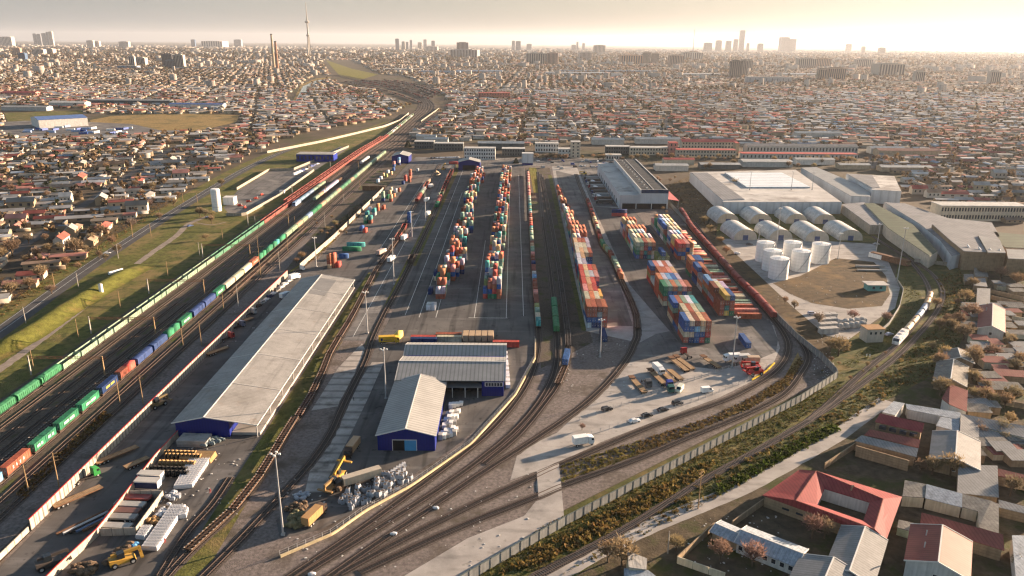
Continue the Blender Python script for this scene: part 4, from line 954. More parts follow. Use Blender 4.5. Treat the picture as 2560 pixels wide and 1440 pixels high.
m_wwally = mat('pale_panel_wall_side', (0.52, 0.54, 0.56), 0.6, 0.1, 0.1, stripe=('Y', 6.0, 0.2), streak=0.1)
m_flatroof = mat('pale_flat_roof', (0.46, 0.44, 0.41), 0.8, 0.2, 0.05, patch=[((0.27, 0.25, 0.23), 0.04, 0.52, 0.66)])
m_skyl = mat('white_rooflight', (0.72, 0.74, 0.75), 0.35, 0.1, 0.2, stripe=('Y', 9.0, 0.45))
m_sroof = mat('slate_grey_roof', (0.21, 0.21, 0.215), 0.7, 0.2, 0.1, stripe=('X', 3.0, 0.2))
m_green = mat('green_felt_roof', (0.075, 0.095, 0.065), 0.8, 0.15, 0.1, stripe=('Y', 8, 0.2))
m_canvas = mat('hangar_skin', (0.56, 0.55, 0.52), 0.75, 0.2, 0.25, stripe=('X', 2.4, 0.25), streak=0.25)
m_plaster = mat('plaster', (0.50, 0.44, 0.36), 0.9, 0.15, 0.3, streak=0.15)
m_tanw = mat('tank_white', (0.80, 0.79, 0.76), 0.5, 0.06, 0.3, streak=0.1, stripe=('Z', 2.0, 0.1))
m_wallp = mat('wall_panels', (0.36, 0.315, 0.26), 0.85, 0.15, 0.5, streak=0.2)
m_bwall = mat('grey_boundary_panels', (0.21, 0.215, 0.21), 0.85, 0.15, 0.5, streak=0.25)
m_redcap = mat('red_coping', (0.42, 0.045, 0.045), 0.6, 0.1, 1)
m_win = mat('window_glass', (0.03, 0.035, 0.045), 0.2, 0.1, 1, spec=0.6)
m_awall = mat('house_wall', None, 0.9, 0.18, 0.35, objcol=True, streak=0.15)
m_aroof = mat('house_roof', None, 0.7, 0.22, 0.25, objcol=True, stripe=('X', 1.1, 0.18), patch=None)
m_brick = mat('clay_brick', (0.30, 0.215, 0.135), 0.95, 0.2, 0.4, stripe=('Z', 0.9, 0.15), streak=0.15)

def slab(mb, pts, th=0.18, mi=0):
    """roof slab: top polygon with thickness"""
    mb.hexa([(x, y, z - th) for x, y, z in pts], pts, mi)
def gshed(name, label, cat, cx, cy, rz, L, Wd, h, rise, wall, roof, ov=0.6, ridge=0.0, group=None, trim=True):
    """gabled building, ridge along local X, base centre at cx, cy"""
    t = thing(name, label, cat, (cx, cy, 0), rz, group); l, w = L / 2, Wd / 2; yr = ridge * w
    mb = MB(); pr = [(-w, 0), (w, 0), (w, h), (yr, h + rise), (-w, h)]
    mb.hexa([(-l, y, z) for y, z in pr], [(l, y, z) for y, z in pr]); mb.build('wall', wall, t)
    mb = MB(); so = ov * rise / max(.1, w - yr); s2 = ov * rise / max(.1, w + yr)
    slab(mb, [(-l-ov, yr, h+rise+.25), (-l-ov, -w-ov, h-s2+.25), (l+ov, -w-ov, h-s2+.25), (l+ov, yr, h+rise+.25)])
    slab(mb, [(-l-ov, w+ov, h-so+.25), (-l-ov, yr, h+rise+.252), (l+ov, yr, h+rise+.252), (l+ov, w+ov, h-so+.25)])
    mb.build('roof', roof, t)
    if trim:
        mb = MB(); mb.beam((-l-ov-.02, yr, h+rise+.3), (l+ov+.02, yr, h+rise+.3), .35, .12)
        for s in (-1, 1): mb.beam((s*(l+ov+.05), yr, h+rise+.2), (s*(l+ov+.05), -w-ov, h-s2+.2), .16, .34); mb.beam((s*(l+ov+.05), yr, h+rise+.2), (s*(l+ov+.05), w+ov, h-so+.2), .16, .34)
        mb.build('roof_trim', m_trim, t)
    return t
def winrow(t, n, x0, x1, y, z0, z1, w=1.3, me=None, axis='x', name='window'):
    """n windows (one shared mesh) along a wall face"""
    mb = MB(); mb.box(-w/2, w/2, -.05, .05, 0, z1 - z0); me = mb.mesh('window', m_win)
    for k in range(n):
        u = x0 + (x1 - x0) * (k + .5) / n
        put(name, me, t, (u, y, z0) if axis == 'x' else (y, u, z0), 0 if axis == 'x' else math.pi / 2)
def ubox(t, name, x0, x1, y0, y1, z0, z1, m):
    mb = MB(); mb.box(x0, x1, y0, y1, z0, z1); return mb.build(name, m, t)

# ------------------------------------------------------------------ long shed (asymmetric roof, open canopy on the track side)
t = thing('freight_shed', 'very long grey roofed shed with dark blue end wall and track side canopy', 'warehouse', (-107, 237.5, 0))
Ls = 171; ubox(t, 'wall', -10.6, 8.2, .8, Ls - .8, 0, 5.6, m_blue)
mb = MB(); mb.poly([(-10.6, .8, 5.6), (8.2, .8, 5.6), (8.2, .8, 6.4), (0, .8, 7.9)]); mb.build('gable', m_blue, t); mb = MB(); mb.poly([(8.2, Ls-.8, 5.6), (-10.6, Ls-.8, 5.6), (0, Ls-.8, 7.9), (8.2, Ls-.8, 6.4)]); mb.build('gable', m_blue, t)
mb = MB(); slab(mb, [(0, 0, 8.1), (-11.6, 0, 5.7), (-11.6, Ls, 5.7), (0, Ls, 8.1)][::-1]); mb.build('roof_slope', m_groof, t)
mb = MB(); slab(mb, [(18.4, 0, 5.2), (0, 0, 8.102), (0, Ls, 8.102), (18.4, Ls, 5.2)][::-1]); mb.build('roof_slope', m_groof, t)
mb = MB(); slab(mb, [(9.5, 138, 6.66), (1.0, 138, 8.0), (1.0, 165, 8.0), (9.5, 165, 6.66)][::-1], .05); mb.build('roof_panel', m_roofpan, t)
mb = MB(); mb.beam((0, -.05, 8.2), (0, Ls + .05, 8.2), .35, .15)
for y in (0, Ls): mb.beam((0, y, 8.05), (-11.6, y, 5.65), .14, .35); mb.beam((0, y, 8.05), (18.4, y, 5.15), .14, .35)
mb.box(18.35, 18.5, 0, Ls, 4.95, 5.25); mb.build('roof_trim', m_trim, t)
for y in range(0, 12):
    mb = MB(); mb.box(17.6, 17.9, -.15, .15, 0, 4.9); mb.build('canopy_post', m_galv, t, (0, 1 + y * 15.3, 0))
for k in range(5):
    mb = MB(); a = -11.5 + 0; y = 28 + 29 * k; mb.beam((-11.4, y, 5.85), (0, y, 8.2), .16, .08); mb.beam((0, y, 8.2), (18.3, y, 5.32), .16, .08); mb.build('roof_seam', m_trim, t)
for k in range(6): ubox(t, 'loading_door', 8.2, 8.3, 14 + 27 * k, 20 + 27 * k, .9, 4.8, m_void)
t2 = thing('loading_platform', 'pale concrete loading platform under the long shed canopy', 'platform', (-93.9, 238, 0)); ubox(t2, 'platform_deck', -4.8, 5.2, 2, 170, 0, 1.0, m_conc)

# ------------------------------------------------------------------ blue sheds in the middle
t = gshed('blue_shed', 'small dark blue gabled shed with half open sky blue door', 'warehouse', -35.6, 251.5, math.pi/2, 43, 19.5, 5.9, 2.6, m_blue2, m_groofx, .6)
mb = MB(); mb.box(-21.6, -21.5, -3.4, .6, 0, 4.0); mb.build('sliding_door', m_door, t); 
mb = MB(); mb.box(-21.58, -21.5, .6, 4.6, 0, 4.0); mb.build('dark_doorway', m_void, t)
mb = MB(); mb.box(-21.66, -21.5, -3.6, 4.8, 4.0, 4.2); mb.box(-21.66, -21.5, 4.6, 4.8, 0, 4.0); mb.box(-21.66, -21.5, -3.6, -3.4, 0, 4.0); mb.build('door_frame', m_trim, t)
t = thing('blue_warehouse', 'wide dark blue warehouse with two corrugated roof ridges', 'warehouse', (-24.2, 273, 0))
ubox(t, 'wall', -20.2, 21.2, 4.5, 37.5, 0, 7, m_blue); ubox(t, 'office_block', 12.6, 21.2, -.5, 4.5, 0, 7, m_blue)
for (y0, yr, y1) in ((-1.2, 11.5, 23), (23, 30, 38.3)):
    mb = MB(); z0 = 6.9; zr = 9.6 if yr < 20 else 9.2
    slab(mb, [(-21.4, y0, z0), (22, y0, z0), (22, yr, zr), (-21.4, yr, zr)]); slab(mb, [(-21.4, yr, zr+.002), (22, yr, zr+.002), (22, y1, z0), (-21.4, y1, z0)]); mb.build('roof', m_groofx, t)
    mb = MB(); mb.beam((-21.5, yr, zr + .1), (22.1, yr, zr + .1), .4, .14)
    for x in (-21.4, 22): mb.beam((x, y0, z0 - .1), (x, yr, zr - .1), .14, .3); mb.beam((x, yr, zr - .1), (x, y1, z0 - .1), .14, .3)
    mb.build('roof_trim', m_trim, t)
    for x in (-20.2, 21.2): mb = MB(); mb.poly([(x, max(y0, 4.5 if x < 0 else -.5), z0), (x, y1 - .7, z0), (x, yr, zr - .25)][::1 if x > 0 else -1]); mb.build('gable', m_blue, t)
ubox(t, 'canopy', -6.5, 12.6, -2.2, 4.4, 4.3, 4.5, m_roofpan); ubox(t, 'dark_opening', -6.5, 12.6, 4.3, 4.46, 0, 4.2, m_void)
for x in (-4, 1, 6, 11): ubox(t, 'canopy_post', x, x + .25, -2.1, -1.9, 0, 4.3, m_trim)
winrow(t, 6, 14.0, 20.8, -.55, 4.4, 5.7, .9); ubox(t, 'window_frame', 13.8, 21, -.53, -.5, 4.2, 5.9, m_trim)
def ghall(name, label, px0, px1, py, h, D, wall, roof, rise, axis='y', door=True):
    (x0, y0), (x1, _) = G(px0, py), G(px1, py); w = x1 - x0
    t = gshed(name, label, 'warehouse', (x0 + x1) / 2, y0 + D / 2, math.pi / 2, D, w, h, rise, wall, roof, .5)
    if door: mb = MB(); mb.box(-D/2 - .06, -D/2 + .1, -w*.3, w*.3, 0, h * .62); mb.build('door', m_void, t)
    return t
ghall('blue_workshop', 'small blue gabled hall beside the main line at the far yard end', 980, 1022, 408, 8, 26, m_blue2, m_groofx, 2.5, door=False)
ghall('gate_hall', 'blue and white gabled gate hall at the far end of the left yard road', 1146, 1200, 425, 8.5, 18, m_blue2, m_groofx, 3)
t = thing('control_block', 'pale windowless cube block on stilts at the far yard edge', 'building', (*G(1319, 413), 0)); ubox(t, 'wall', -6.5, 6.5, 0, 9, 2.4, 13, m_wwall); ubox(t, 'undercroft', -6, 6, .5, 8.5, 0, 2.4, m_blue); ubox(t, 'parapet', -6.6, 6.6, -.1, 9.1, 13, 13.4, m_trim)

# ------------------------------------------------------------------ generic flat block / long house in the middle distance
def block(px0, px1, py, h, D, wallc, roofc, label, floors=0, nw=0, gable=0, cat='building', name='apartment_block', rot=0.0, parts=True):
    (x0, y0), (x1, y1) = G(px0, py), G(px1, py); w = x1 - x0
    t = thing(name, label, cat, ((x0 + x1) / 2, (y0 + y1) / 2, 0), rot)
    mb = MB()
    if gable:
        pr = [(0, 0), (D, 0), (D, h), (D/2, h + gable), (0, h)]; mb.hexa([(-w/2, y, z) for y, z in pr][::-1], [(w/2, y, z) for y, z in pr][::-1])
    else: mb.box(-w/2, w/2, 0, D, 0, h)
    put('wall', mb.mesh('wall', m_awall), t, col=wallc)
    mb = MB()
    if gable:
        o = .5; k = o * gable / (D / 2)
        slab(mb, [(-w/2-o, -o, h-k+.2), (w/2+o, -o, h-k+.2), (w/2+o, D/2, h+gable+.2), (-w/2-o, D/2, h+gable+.2)]); slab(mb, [(-w/2-o, D/2, h+gable+.202), (w/2+o, D/2, h+gable+.202), (w/2+o, D+o, h-k+.2), (-w/2-o, D+o, h-k+.2)])
    else: mb.box(-w/2-.3, w/2+.3, -.3, D+.3, h, h + .5)
    put('roof', mb.mesh('roof', m_aroof), t, col=roofc)
    if floors and nw:
        fh = h / floors
        mb = MB(); mb.box(-min(.9, w/nw*.28), min(.9, w/nw*.28), -.06, .04, 0, fh * .5); me = mb.mesh('window', m_win)
        n = 0
        for f in range(floors):
            for k in range(nw):
                if n >= 96: break
                put('window', me, t, (-w/2 + w * (k + .5) / nw, 0, f * fh + fh * .3)); n += 1
    return t
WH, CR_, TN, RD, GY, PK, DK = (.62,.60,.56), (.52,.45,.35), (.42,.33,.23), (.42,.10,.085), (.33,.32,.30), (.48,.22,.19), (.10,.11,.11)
LG = (.46,.45,.42)
for a in [
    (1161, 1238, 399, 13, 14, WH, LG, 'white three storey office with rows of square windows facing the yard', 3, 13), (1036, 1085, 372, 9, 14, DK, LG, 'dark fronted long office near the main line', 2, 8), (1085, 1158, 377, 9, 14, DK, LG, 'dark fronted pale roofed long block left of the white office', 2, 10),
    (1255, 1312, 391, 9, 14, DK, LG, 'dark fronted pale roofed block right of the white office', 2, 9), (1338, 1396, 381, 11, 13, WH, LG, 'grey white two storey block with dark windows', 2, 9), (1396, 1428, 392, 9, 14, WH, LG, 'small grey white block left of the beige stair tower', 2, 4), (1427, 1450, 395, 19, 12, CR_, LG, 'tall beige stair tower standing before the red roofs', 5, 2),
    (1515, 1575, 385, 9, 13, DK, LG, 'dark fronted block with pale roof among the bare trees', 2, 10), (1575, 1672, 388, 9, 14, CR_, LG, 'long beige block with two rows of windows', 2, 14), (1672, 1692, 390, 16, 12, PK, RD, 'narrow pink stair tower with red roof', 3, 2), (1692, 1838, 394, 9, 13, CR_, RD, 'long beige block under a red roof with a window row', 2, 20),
    (1838, 1846, 384, 13, 14, TN, RD, 'narrow brick end tower beside the long red block', 0, 0), (1856, 2140, 399, 6.5, 14, LG, RD, 'very long pale hall with low red roof', 1, 30), (1515, 1553, 401, 6, 12, LG, LG, 'small pale single storey block behind the dock warehouse', 1, 6)]:
    block(*a[:8], floors=a[8], nw=a[9])
for a in [(1868, 2140, 383, 8.5, 16, LG, (.50,.40,.32), 'second very long pale hall above the red roofed hall', 1, 34, 2.5), (1040, 1090, 352, 6, 12, LG, LG, 'pale roofed shed in the second row behind the yard', 0, 0, 2), (1060, 1120, 361, 7, 12, LG, LG, 'long pale roofed shed behind the dark offices', 0, 0, 2),
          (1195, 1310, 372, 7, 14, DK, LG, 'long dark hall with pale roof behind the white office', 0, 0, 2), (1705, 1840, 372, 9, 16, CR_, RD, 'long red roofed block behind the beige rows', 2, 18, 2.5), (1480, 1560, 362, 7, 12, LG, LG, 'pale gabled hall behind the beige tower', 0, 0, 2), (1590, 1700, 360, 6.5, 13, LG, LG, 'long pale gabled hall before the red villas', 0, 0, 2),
          (1196, 1275, 247, 14, 22, (.50,.20,.14), RD, 'long red brick school with two pale end piers far across the city', 2, 12, 0), (0, 92, 240, 8, 22, PK, RD, 'very long red roofed market hall at the left edge', 0, 0, 3),
          (120, 215, 268, 9, 24, LG, LG, 'long pale warehouse roof above the bus park', 0, 0, 2), (215, 430, 262, 9, 20, DK, GY, 'long dark roofed hall above the dry field', 0, 0, 2), (420, 560, 271, 8, 20, WH, (.10,.16,.34), 'blue and white halls above the dry field', 0, 0, 2), (0, 120, 277, 7, 22, LG, GY, 'grey hall row at the left edge above the green fields', 0, 0, 2),
          (2178, 2260, 385, 7, 14, LG, LG, 'pale gabled hall right of the long red hall', 0, 0, 2), (2198, 2350, 391, 7, 16, TN, (.40,.22,.16), 'long hall with faded red roof in the sunny quarter', 0, 0, 2), (2350, 2560, 553, 12, 16, CR_, LG, 'long two storey cream school with dark conifers before it', 2, 30, 0),
          (1870, 1975, 207, 20, 30, (.40,.40,.40), GY, 'wide pale industrial block right of the concrete tower', 1, 8, 0), (1990, 2110, 345, 7, 14, LG, LG, 'long pale hall in the right suburb', 0, 0, 2)]:
    block(*a[:8], floors=a[8], nw=a[9], gable=a[10], name='long_hall', cat='hall')
block(105, 218, 318, 13, 60, WH, (.10, .17, .36), 'big white hall with blue edged roof beside the bus park', gable=3, rot=.72, name='white_hall', cat='hall')
for a in [(1045, 1150, 183, 8, 70, (.3,.34,.4), (.13,.19,.27), 'long blue roofed factory hall far behind the marshalling yard'), (1140, 1256, 182, 9, 60, (.45,.47,.5), (.16,.23,.33), 'second long blue roofed hall, far centre'), (1366, 1525, 187, 9, 60, (.5,.5,.5), (.40,.42,.44), 'long white roofed hall in the far centre'), (1400, 1640, 181, 8, 50, (.3,.34,.4), (.17,.23,.3), 'very long blue grey hall in the far centre right'), (1530, 1556, 193, 16, 30, WH, LG, 'white cube building right of the far white hall'), (1700, 1800, 190, 9, 60, WH, (.42,.42,.42), 'pale factory hall left of the dark concrete block'), (1950, 2060, 190, 9, 60, WH, (.36,.39,.43), 'pale blue hall behind the industrial blocks'), (950, 1060, 176, 7, 50, LG, LG, 'pale hall row above the marshalling yard'), (290, 345, 171, 12, 40, (.2,.24,.3), GY, 'grey blue works at the left middle distance'), (400, 620, 172, 7, 40, LG, GY, 'very long grey hall in the left middle distance')]:
    block(*a[:8], gable=0, name='factory_hall', cat='hall')
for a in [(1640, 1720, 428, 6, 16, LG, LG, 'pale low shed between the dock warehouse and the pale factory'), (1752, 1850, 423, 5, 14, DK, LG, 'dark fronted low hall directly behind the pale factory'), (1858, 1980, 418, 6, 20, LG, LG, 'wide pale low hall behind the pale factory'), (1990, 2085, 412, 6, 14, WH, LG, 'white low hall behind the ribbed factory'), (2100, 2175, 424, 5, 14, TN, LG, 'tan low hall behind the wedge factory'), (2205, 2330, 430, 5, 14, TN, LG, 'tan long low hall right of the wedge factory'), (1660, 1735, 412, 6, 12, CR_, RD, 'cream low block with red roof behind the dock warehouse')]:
    block(*a[:8], gable=1.2, name='low_hall', cat='hall')
block(741, 835, 404, 8, 20, (.015,.03,.22), GY, 'blue and white depot building beside the left road', 1, 10, name='depot_building')

# ------------------------------------------------------------------ dock warehouse
t = thing('dock_warehouse', 'dark roofed warehouse with pale walls and a row of truck docks', 'warehouse', (90, 631.5, 0))
ubox(t, 'low_wing', 0, 17.5, 0, 178, 0, 11.5, m_wwally); ubox(t, 'wall', 17.5, 41, 1.0, 182, 0, 15, m_wwally); ubox(t, 'low_roof', .5, 17.4, .5, 177.5, 11.5, 11.7, m_flatroof); ubox(t, 'roof', 18.2, 40.2, 3, 181, 15, 15.3, m_felt)
mb = MB(); mb.box(17.5, 18.2, 1, 182, 15, 16); mb.box(40.3, 41, 1, 182, 15, 15.8); mb.box(18.2, 40.3, 1, 1.7, 15, 16.4); mb.box(29, 29.4, 3, 181, 15.3, 15.6); mb.build('parapet', m_trim, t)
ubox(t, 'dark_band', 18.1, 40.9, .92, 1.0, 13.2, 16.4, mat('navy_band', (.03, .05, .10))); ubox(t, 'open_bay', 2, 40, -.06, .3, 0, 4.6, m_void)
for x in (2, 14, 27, 40): ubox(t, 'bay_post', x - .3, x + .3, -.3, -.06, 0, 4.8, m_trim)
for k in range(12): ubox(t, 'roof_vent', 24, 25.2, 12 + 14 * k, 13.2 + 14 * k, 15.3, 16, m_trim)
for k in range(10): ubox(t, 'dock_door', -.08, 0, 18 + 15 * k, 22 + 15 * k, 1.2, 5, m_void)
for k in range(9):
    c = [(.05,.05,.05), (.25,.03,.03), (.5,.5,.5), (.03,.05,.15)][k % 4]
    semi(81, 652 + 15 * k, math.pi + .06, c, [(.06,.06,.06), (.10,.07,.06), (.3,.3,.3)][k % 3], 'dark semi truck backed to the dock warehouse, %s from the front' % nth(k), 'trucks at the docks')
t = thing('red_canopy', 'faded red lean-to canopy along the right side of the dock warehouse', 'canopy', (131, 640, 0))
mb = MB(); slab(mb, [(.2, 0, 7), (11, 0, 5.5), (11, 150, 5.5), (.2, 150, 7)]); mb.build('roof', mat('red_sheet', (.34, .10, .10), .7, .15, .2), t)
for k in range(6): ubox(t, 'post', 10.4, 10.7, 1 + 29 * k, 1.3 + 29 * k, 0, 5.4, m_galv)

# ------------------------------------------------------------------ big pale factory and its neighbours (roof outlines unprojected at their height)
def roofpoly(name, label, cat, parts, h, wall, base=0.0, group=None):
    """parts: (roof material, px outline, extra height)"""
    x0, y0 = G(*parts[0][1][0], h); t = thing(name, label, cat, (x0, y0, 0), 0, group)
    for k, (m, px, dz) in enumerate(parts):
        P = [(x - x0, y - y0) for x, y in GP(px, h + dz)]
        if sum(P[i][0]*P[(i+1)%len(P)][1] - P[(i+1)%len(P)][0]*P[i][1] for i in range(len(P))) < 0: P = P[::-1]
        mb = MB(); mb.prism(P, 0 if k == 0 else h - .5, h + dz - .3); mb.build('wall' if k == 0 else 'parapet', wall, t)
        c = np.mean(P, axis=0); Q = [(c[0] + (x - c[0]) * .992, c[1] + (y - c[1]) * .992) for x, y in P]
        mb = MB(); mb.prism(Q, h + dz - .3, h + dz); mb.build('roof', m, t)
    return t
roofpoly('pale_factory', 'huge flat roofed pale factory with striped white rooflights', 'factory', [(m_flatroof, [(1725,430),(1990,424),(2105,505),(1808,505)], 0), (m_sroof, [(1728,431),(1768,431),(1862,498),(1806,500)], .6), (m_skyl, [(1812,431),(1955,431),(2026,467),(1866,467)], 1.2)], 10, m_wwall)
roofpoly('long_factory', 'long pale ribbed factory running obliquely beside the big pale factory', 'factory', [(m_groofx, [(2003,419),(2040,417),(2176,474),(2176,492),(2128,490)], 0)], 9, m_wwall)
roofpoly('corner_factory', 'wedge shaped grey and cream factory roof right of the ribbed one', 'factory', [(m_flatroof, [(2116,434),(2236,440),(2254,478),(2180,474)], 0), (m_sroof, [(2118,435),(2180,437),(2200,468),(2182,470)], .6)], 12, m_wwall)
roofpoly('open_canopy', 'grey open sided canopy roof behind the hangars', 'canopy', [(m_sroof, [(2103,510),(2160,505),(2235,561),(2176,563)], 0)], 7, m_wallp)
roofpoly('green_shed', 'long dark green roofed shed with a pale ridge line along the track', 'warehouse', [(m_green, [(2160,508),(2185,507),(2282,560),(2345,628),(2325,640),(2220,570)], 0)], 8, m_plaster)
roofpoly('slate_shed', 'long slate grey roofed works behind the green shed', 'warehouse', [(m_sroof, [(2210,505),(2262,508),(2370,545),(2480,556),(2500,590),(2460,618),(2380,640),(2350,600),(2300,560)], 0)], 9, m_wwall)
roofpoly('ridge_works', 'big grey sheet roofed works with round roof vents', 'warehouse', [(m_sroof, [(2330,560),(2470,560),(2500,600),(2515,632),(2410,628),(2375,600)], 0), (m_groof, [(2445,588),(2500,600),(2515,632),(2470,631)], .8)], 12, m_brick)
roofpoly('pale_wing', 'pale ribbed works wing with brick front at the right edge', 'warehouse', [(m_groof, [(2515,622),(2600,626),(2600,650),(2520,646)], 0)], 11, m_brick)
roofpoly('green_hall', 'dark green flat roofed hall at the right edge with a white stripe', 'hall', [(m_green, [(2470,578),(2600,590),(2600,622),(2512,618)], 0)], 9, m_plaster)
for k, (px, py) in enumerate([(2422,622),(2450,628),(2478,632),(2502,634)]):
    t = thing('duct_pipe', 'bent white exhaust duct on the brick works front, %s from left' % nth(k), 'duct', (*G(px, py, 11), 0), 0, 'exhaust ducts'); mb = MB(); mb.tube((0, -1, 1), (0, -1, 11.5), .45, n=8); mb.tube((0, -1, 11.5), (0, 2.0, 13), .5, n=8); mb.build('pipe', m_white, t)

# ------------------------------------------------------------------ arched hangars
def hangar(px_ft, px_bt, r, label):
    a, b = np.array(G(*px_ft, r * .92)), np.array(G(*px_bt, r * .92)); d = b - a; Lh = float(np.linalg.norm(d)); ang = math.atan2(d[1], d[0])
    t = thing('arched_hangar', label, 'hangar', (a[0], a[1], 0), ang, 'arched hangars'); n = 14
    pr = [(r * math.cos(math.pi * k / n), r * .92 * math.sin(math.pi * k / n) ** .8) for k in range(n + 1)]
    mb = MB()
    for k in range(n): mb.poly([(0, *pr[k]), (0, *pr[k+1]), (Lh, *pr[k+1]), (Lh, *pr[k])][::-1])
    o = mb.build('arched_skin', m_canvas, t); md = o.modifiers.new('thickness', 'SOLIDIFY'); md.thickness = .15
    for x, nm in ((.25, 'front_wall'), (Lh - .25, 'back_wall')): mb = MB(); mb.hexa([(x - .1, y, max(z, 0)) for y, z in pr], [(x + .1, y, max(z, 0)) for y, z in pr]); mb.build(nm, m_plaster, t)
    mb = MB(); mb.box(.02, .14, -1.9, 1.9, 0, 3.6); mb.build('door', mat('hangar_door', (.10, .12, .22)), t)
    return t
HL = [((1866,574),(1830,550),'front row, leftmost'), ((1955,574),(1915,551),'front row, second'), ((2046,577),(2005,551.5),'front row with dry thatched front'), ((2130,575),(2088,550),'front row, rightmost'), ((1822,534),(1794,514.5),'back row, leftmost, red trimmed door'), ((1905,535),(1877,515.5),'back row, second'), ((1994,535),(1964,516),'back row, third'), ((2066,536),(2035,516),'back row, rightmost')]
for a, b, l in HL: hangar(a, b, 8.4, 'grey arched hangar, ' + l)
# ------------------------------------------------------------------ storage tanks
for k, (zx, zy, l) in enumerate([(605,724,'leftmost of the back pair'), (655,787,'middle of the front left three'), (703,848,'nearest to the boundary wall, streaked'), (798,722,'behind the front pair'), (860,791,'nearest the dirt field'), (1003,735,'rightmost, standing apart')]):
    x, y = G(1700 + zx / 2.88, 400 + zy / 2.88); t = thing('storage_tank', 'white cylindrical storage tank, ' + l, 'storage tank', (x, y, 0), 0, 'white storage tanks')
    mb = MB(); mb.tube((0, 0, 0), (0, 0, 12.3), 5.7, n=36); mb.build('tank_shell', m_tanw, t, smooth=False)
    mb = MB(); mb.tube((0, 0, 12.3), (0, 0, 12.9), 5.6, .5, 36); mb.tube((0, 0, 12.7), (0, 0, 13.2), .4, n=8); mb.build('tank_roof', m_tanw, t)
    mb = MB(); n = 24
    for q in range(n):
        a0, a1 = 2*math.pi*q/n, 2*math.pi*(q+1)/n; p = lambda a, z: (5.6*math.cos(a), 5.6*math.sin(a), z)
        mb.beam(p(a0, 13.3), p(a1, 13.3), .07); mb.beam(p(a0, 12.3), p(a0, 13.3), .06)
    mb.build('railing', m_galv, t)
    mb = MB()
    for q in range(16):
        a = -2.2 + q * .09; z = q * .8; p = (5.9*math.cos(a), 5.9*math.sin(a), z); mb.beam(p, (5.9*math.cos(a+.09), 5.9*math.sin(a+.09), z + .8), .5, .12)
    mb.build('spiral_stair', m_galv, t)
t = thing('kiosk', 'small turquoise hut with pale flat roof on the dirt field', 'hut', (*G(2192, 728), 0)); ubox(t, 'wall', -5, 5, 0, 6, 0, 3.6, mat('turquoise', (.15, .36, .33))); ubox(t, 'roof', -6, 6.5, -1, 7, 3.6, 3.9, m_flatroof); winrow(t, 2, -4, 4, -.03, 1.4, 2.6, 1.4)
t = thing('boxy_shed', 'square rusty cream cabin of two storeys beside the curving track', 'cabin', (*G(2186, 856), 0), .1); ubox(t, 'wall', -4.2, 4.2, 0, 6, 0, 6.4, m_plaster); ubox(t, 'roof', -4.5, 4.5, -.3, 6.3, 6.4, 6.7, mat('rusty_roof', (.34, .20, .10), .8, .2, .3)); winrow(t, 3, -3.6, 3.6, -.03, 4.0, 5.2, .9)
t = thing('rusty_coach', 'old rusty brown coach body parked beside the tank yard', 'coach body', (*G(2224, 655), 0), -1.0); ubox(t, 'body', -13, 13, -1.6, 1.6, .4, 4, m_rust); ubox(t, 'white_end', -14, -5, -1.66, 1.66, .5, 3.3, m_white)
# white silo, white hut and walls left of the main line
x, y = G(543, 527); t = thing('white_silo', 'tall white cylindrical water tank by the left road', 'water tank', (x, y, 0)); mb = MB(); mb.tube((0, 0, 0), (0, 0, 17.5), 3.6, n=28); mb.build('tank_shell', m_tanw, t); mb = MB(); mb.tube((0, 0, 17.5), (0, 0, 18.2), 3.7, 3.0, 28); mb.build('tank_roof', m_tanw, t); mb = MB(); mb.tube((0, 0, 3.2), (0, 0, 3.5), 3.68, n=28); mb.build('ring_band', m_galv, t)
t = thing('white_hut', 'small white flat roofed hut beside the tall white water tank', 'hut', (*G(572, 512), 0)); ubox(t, 'wall', -4.5, 4.5, 0, 8, 0, 6, m_white); ubox(t, 'roof', -4.7, 4.7, -.2, 8.2, 6, 6.3, m_trim)
x, y = G(254, 734); t = thing('ground_tank', 'small white standing tank on the grassy mound', 'tank', (x, y, .5)); mb = MB(); mb.tube((0, 0, 0), (0, 0, 5), 1.1, n=16); mb.build('tank_shell', m_tanw, t); mb = MB(); mb.tube((0, 0, 5), (0, 0, 5.4), 1.1, .3, 16); mb.build('tank_cap', m_galv, t)
x, y = G(290, 683); t = thing('lying_tank', 'white tank lying on its side in the grass', 'tank', (x, y, 1.0), 1.1); mb = MB(); mb.tube((-4.5, 0, 0), (4.5, 0, 0), 1.0, n=14); mb.build('tank_shell', m_tanw, t)
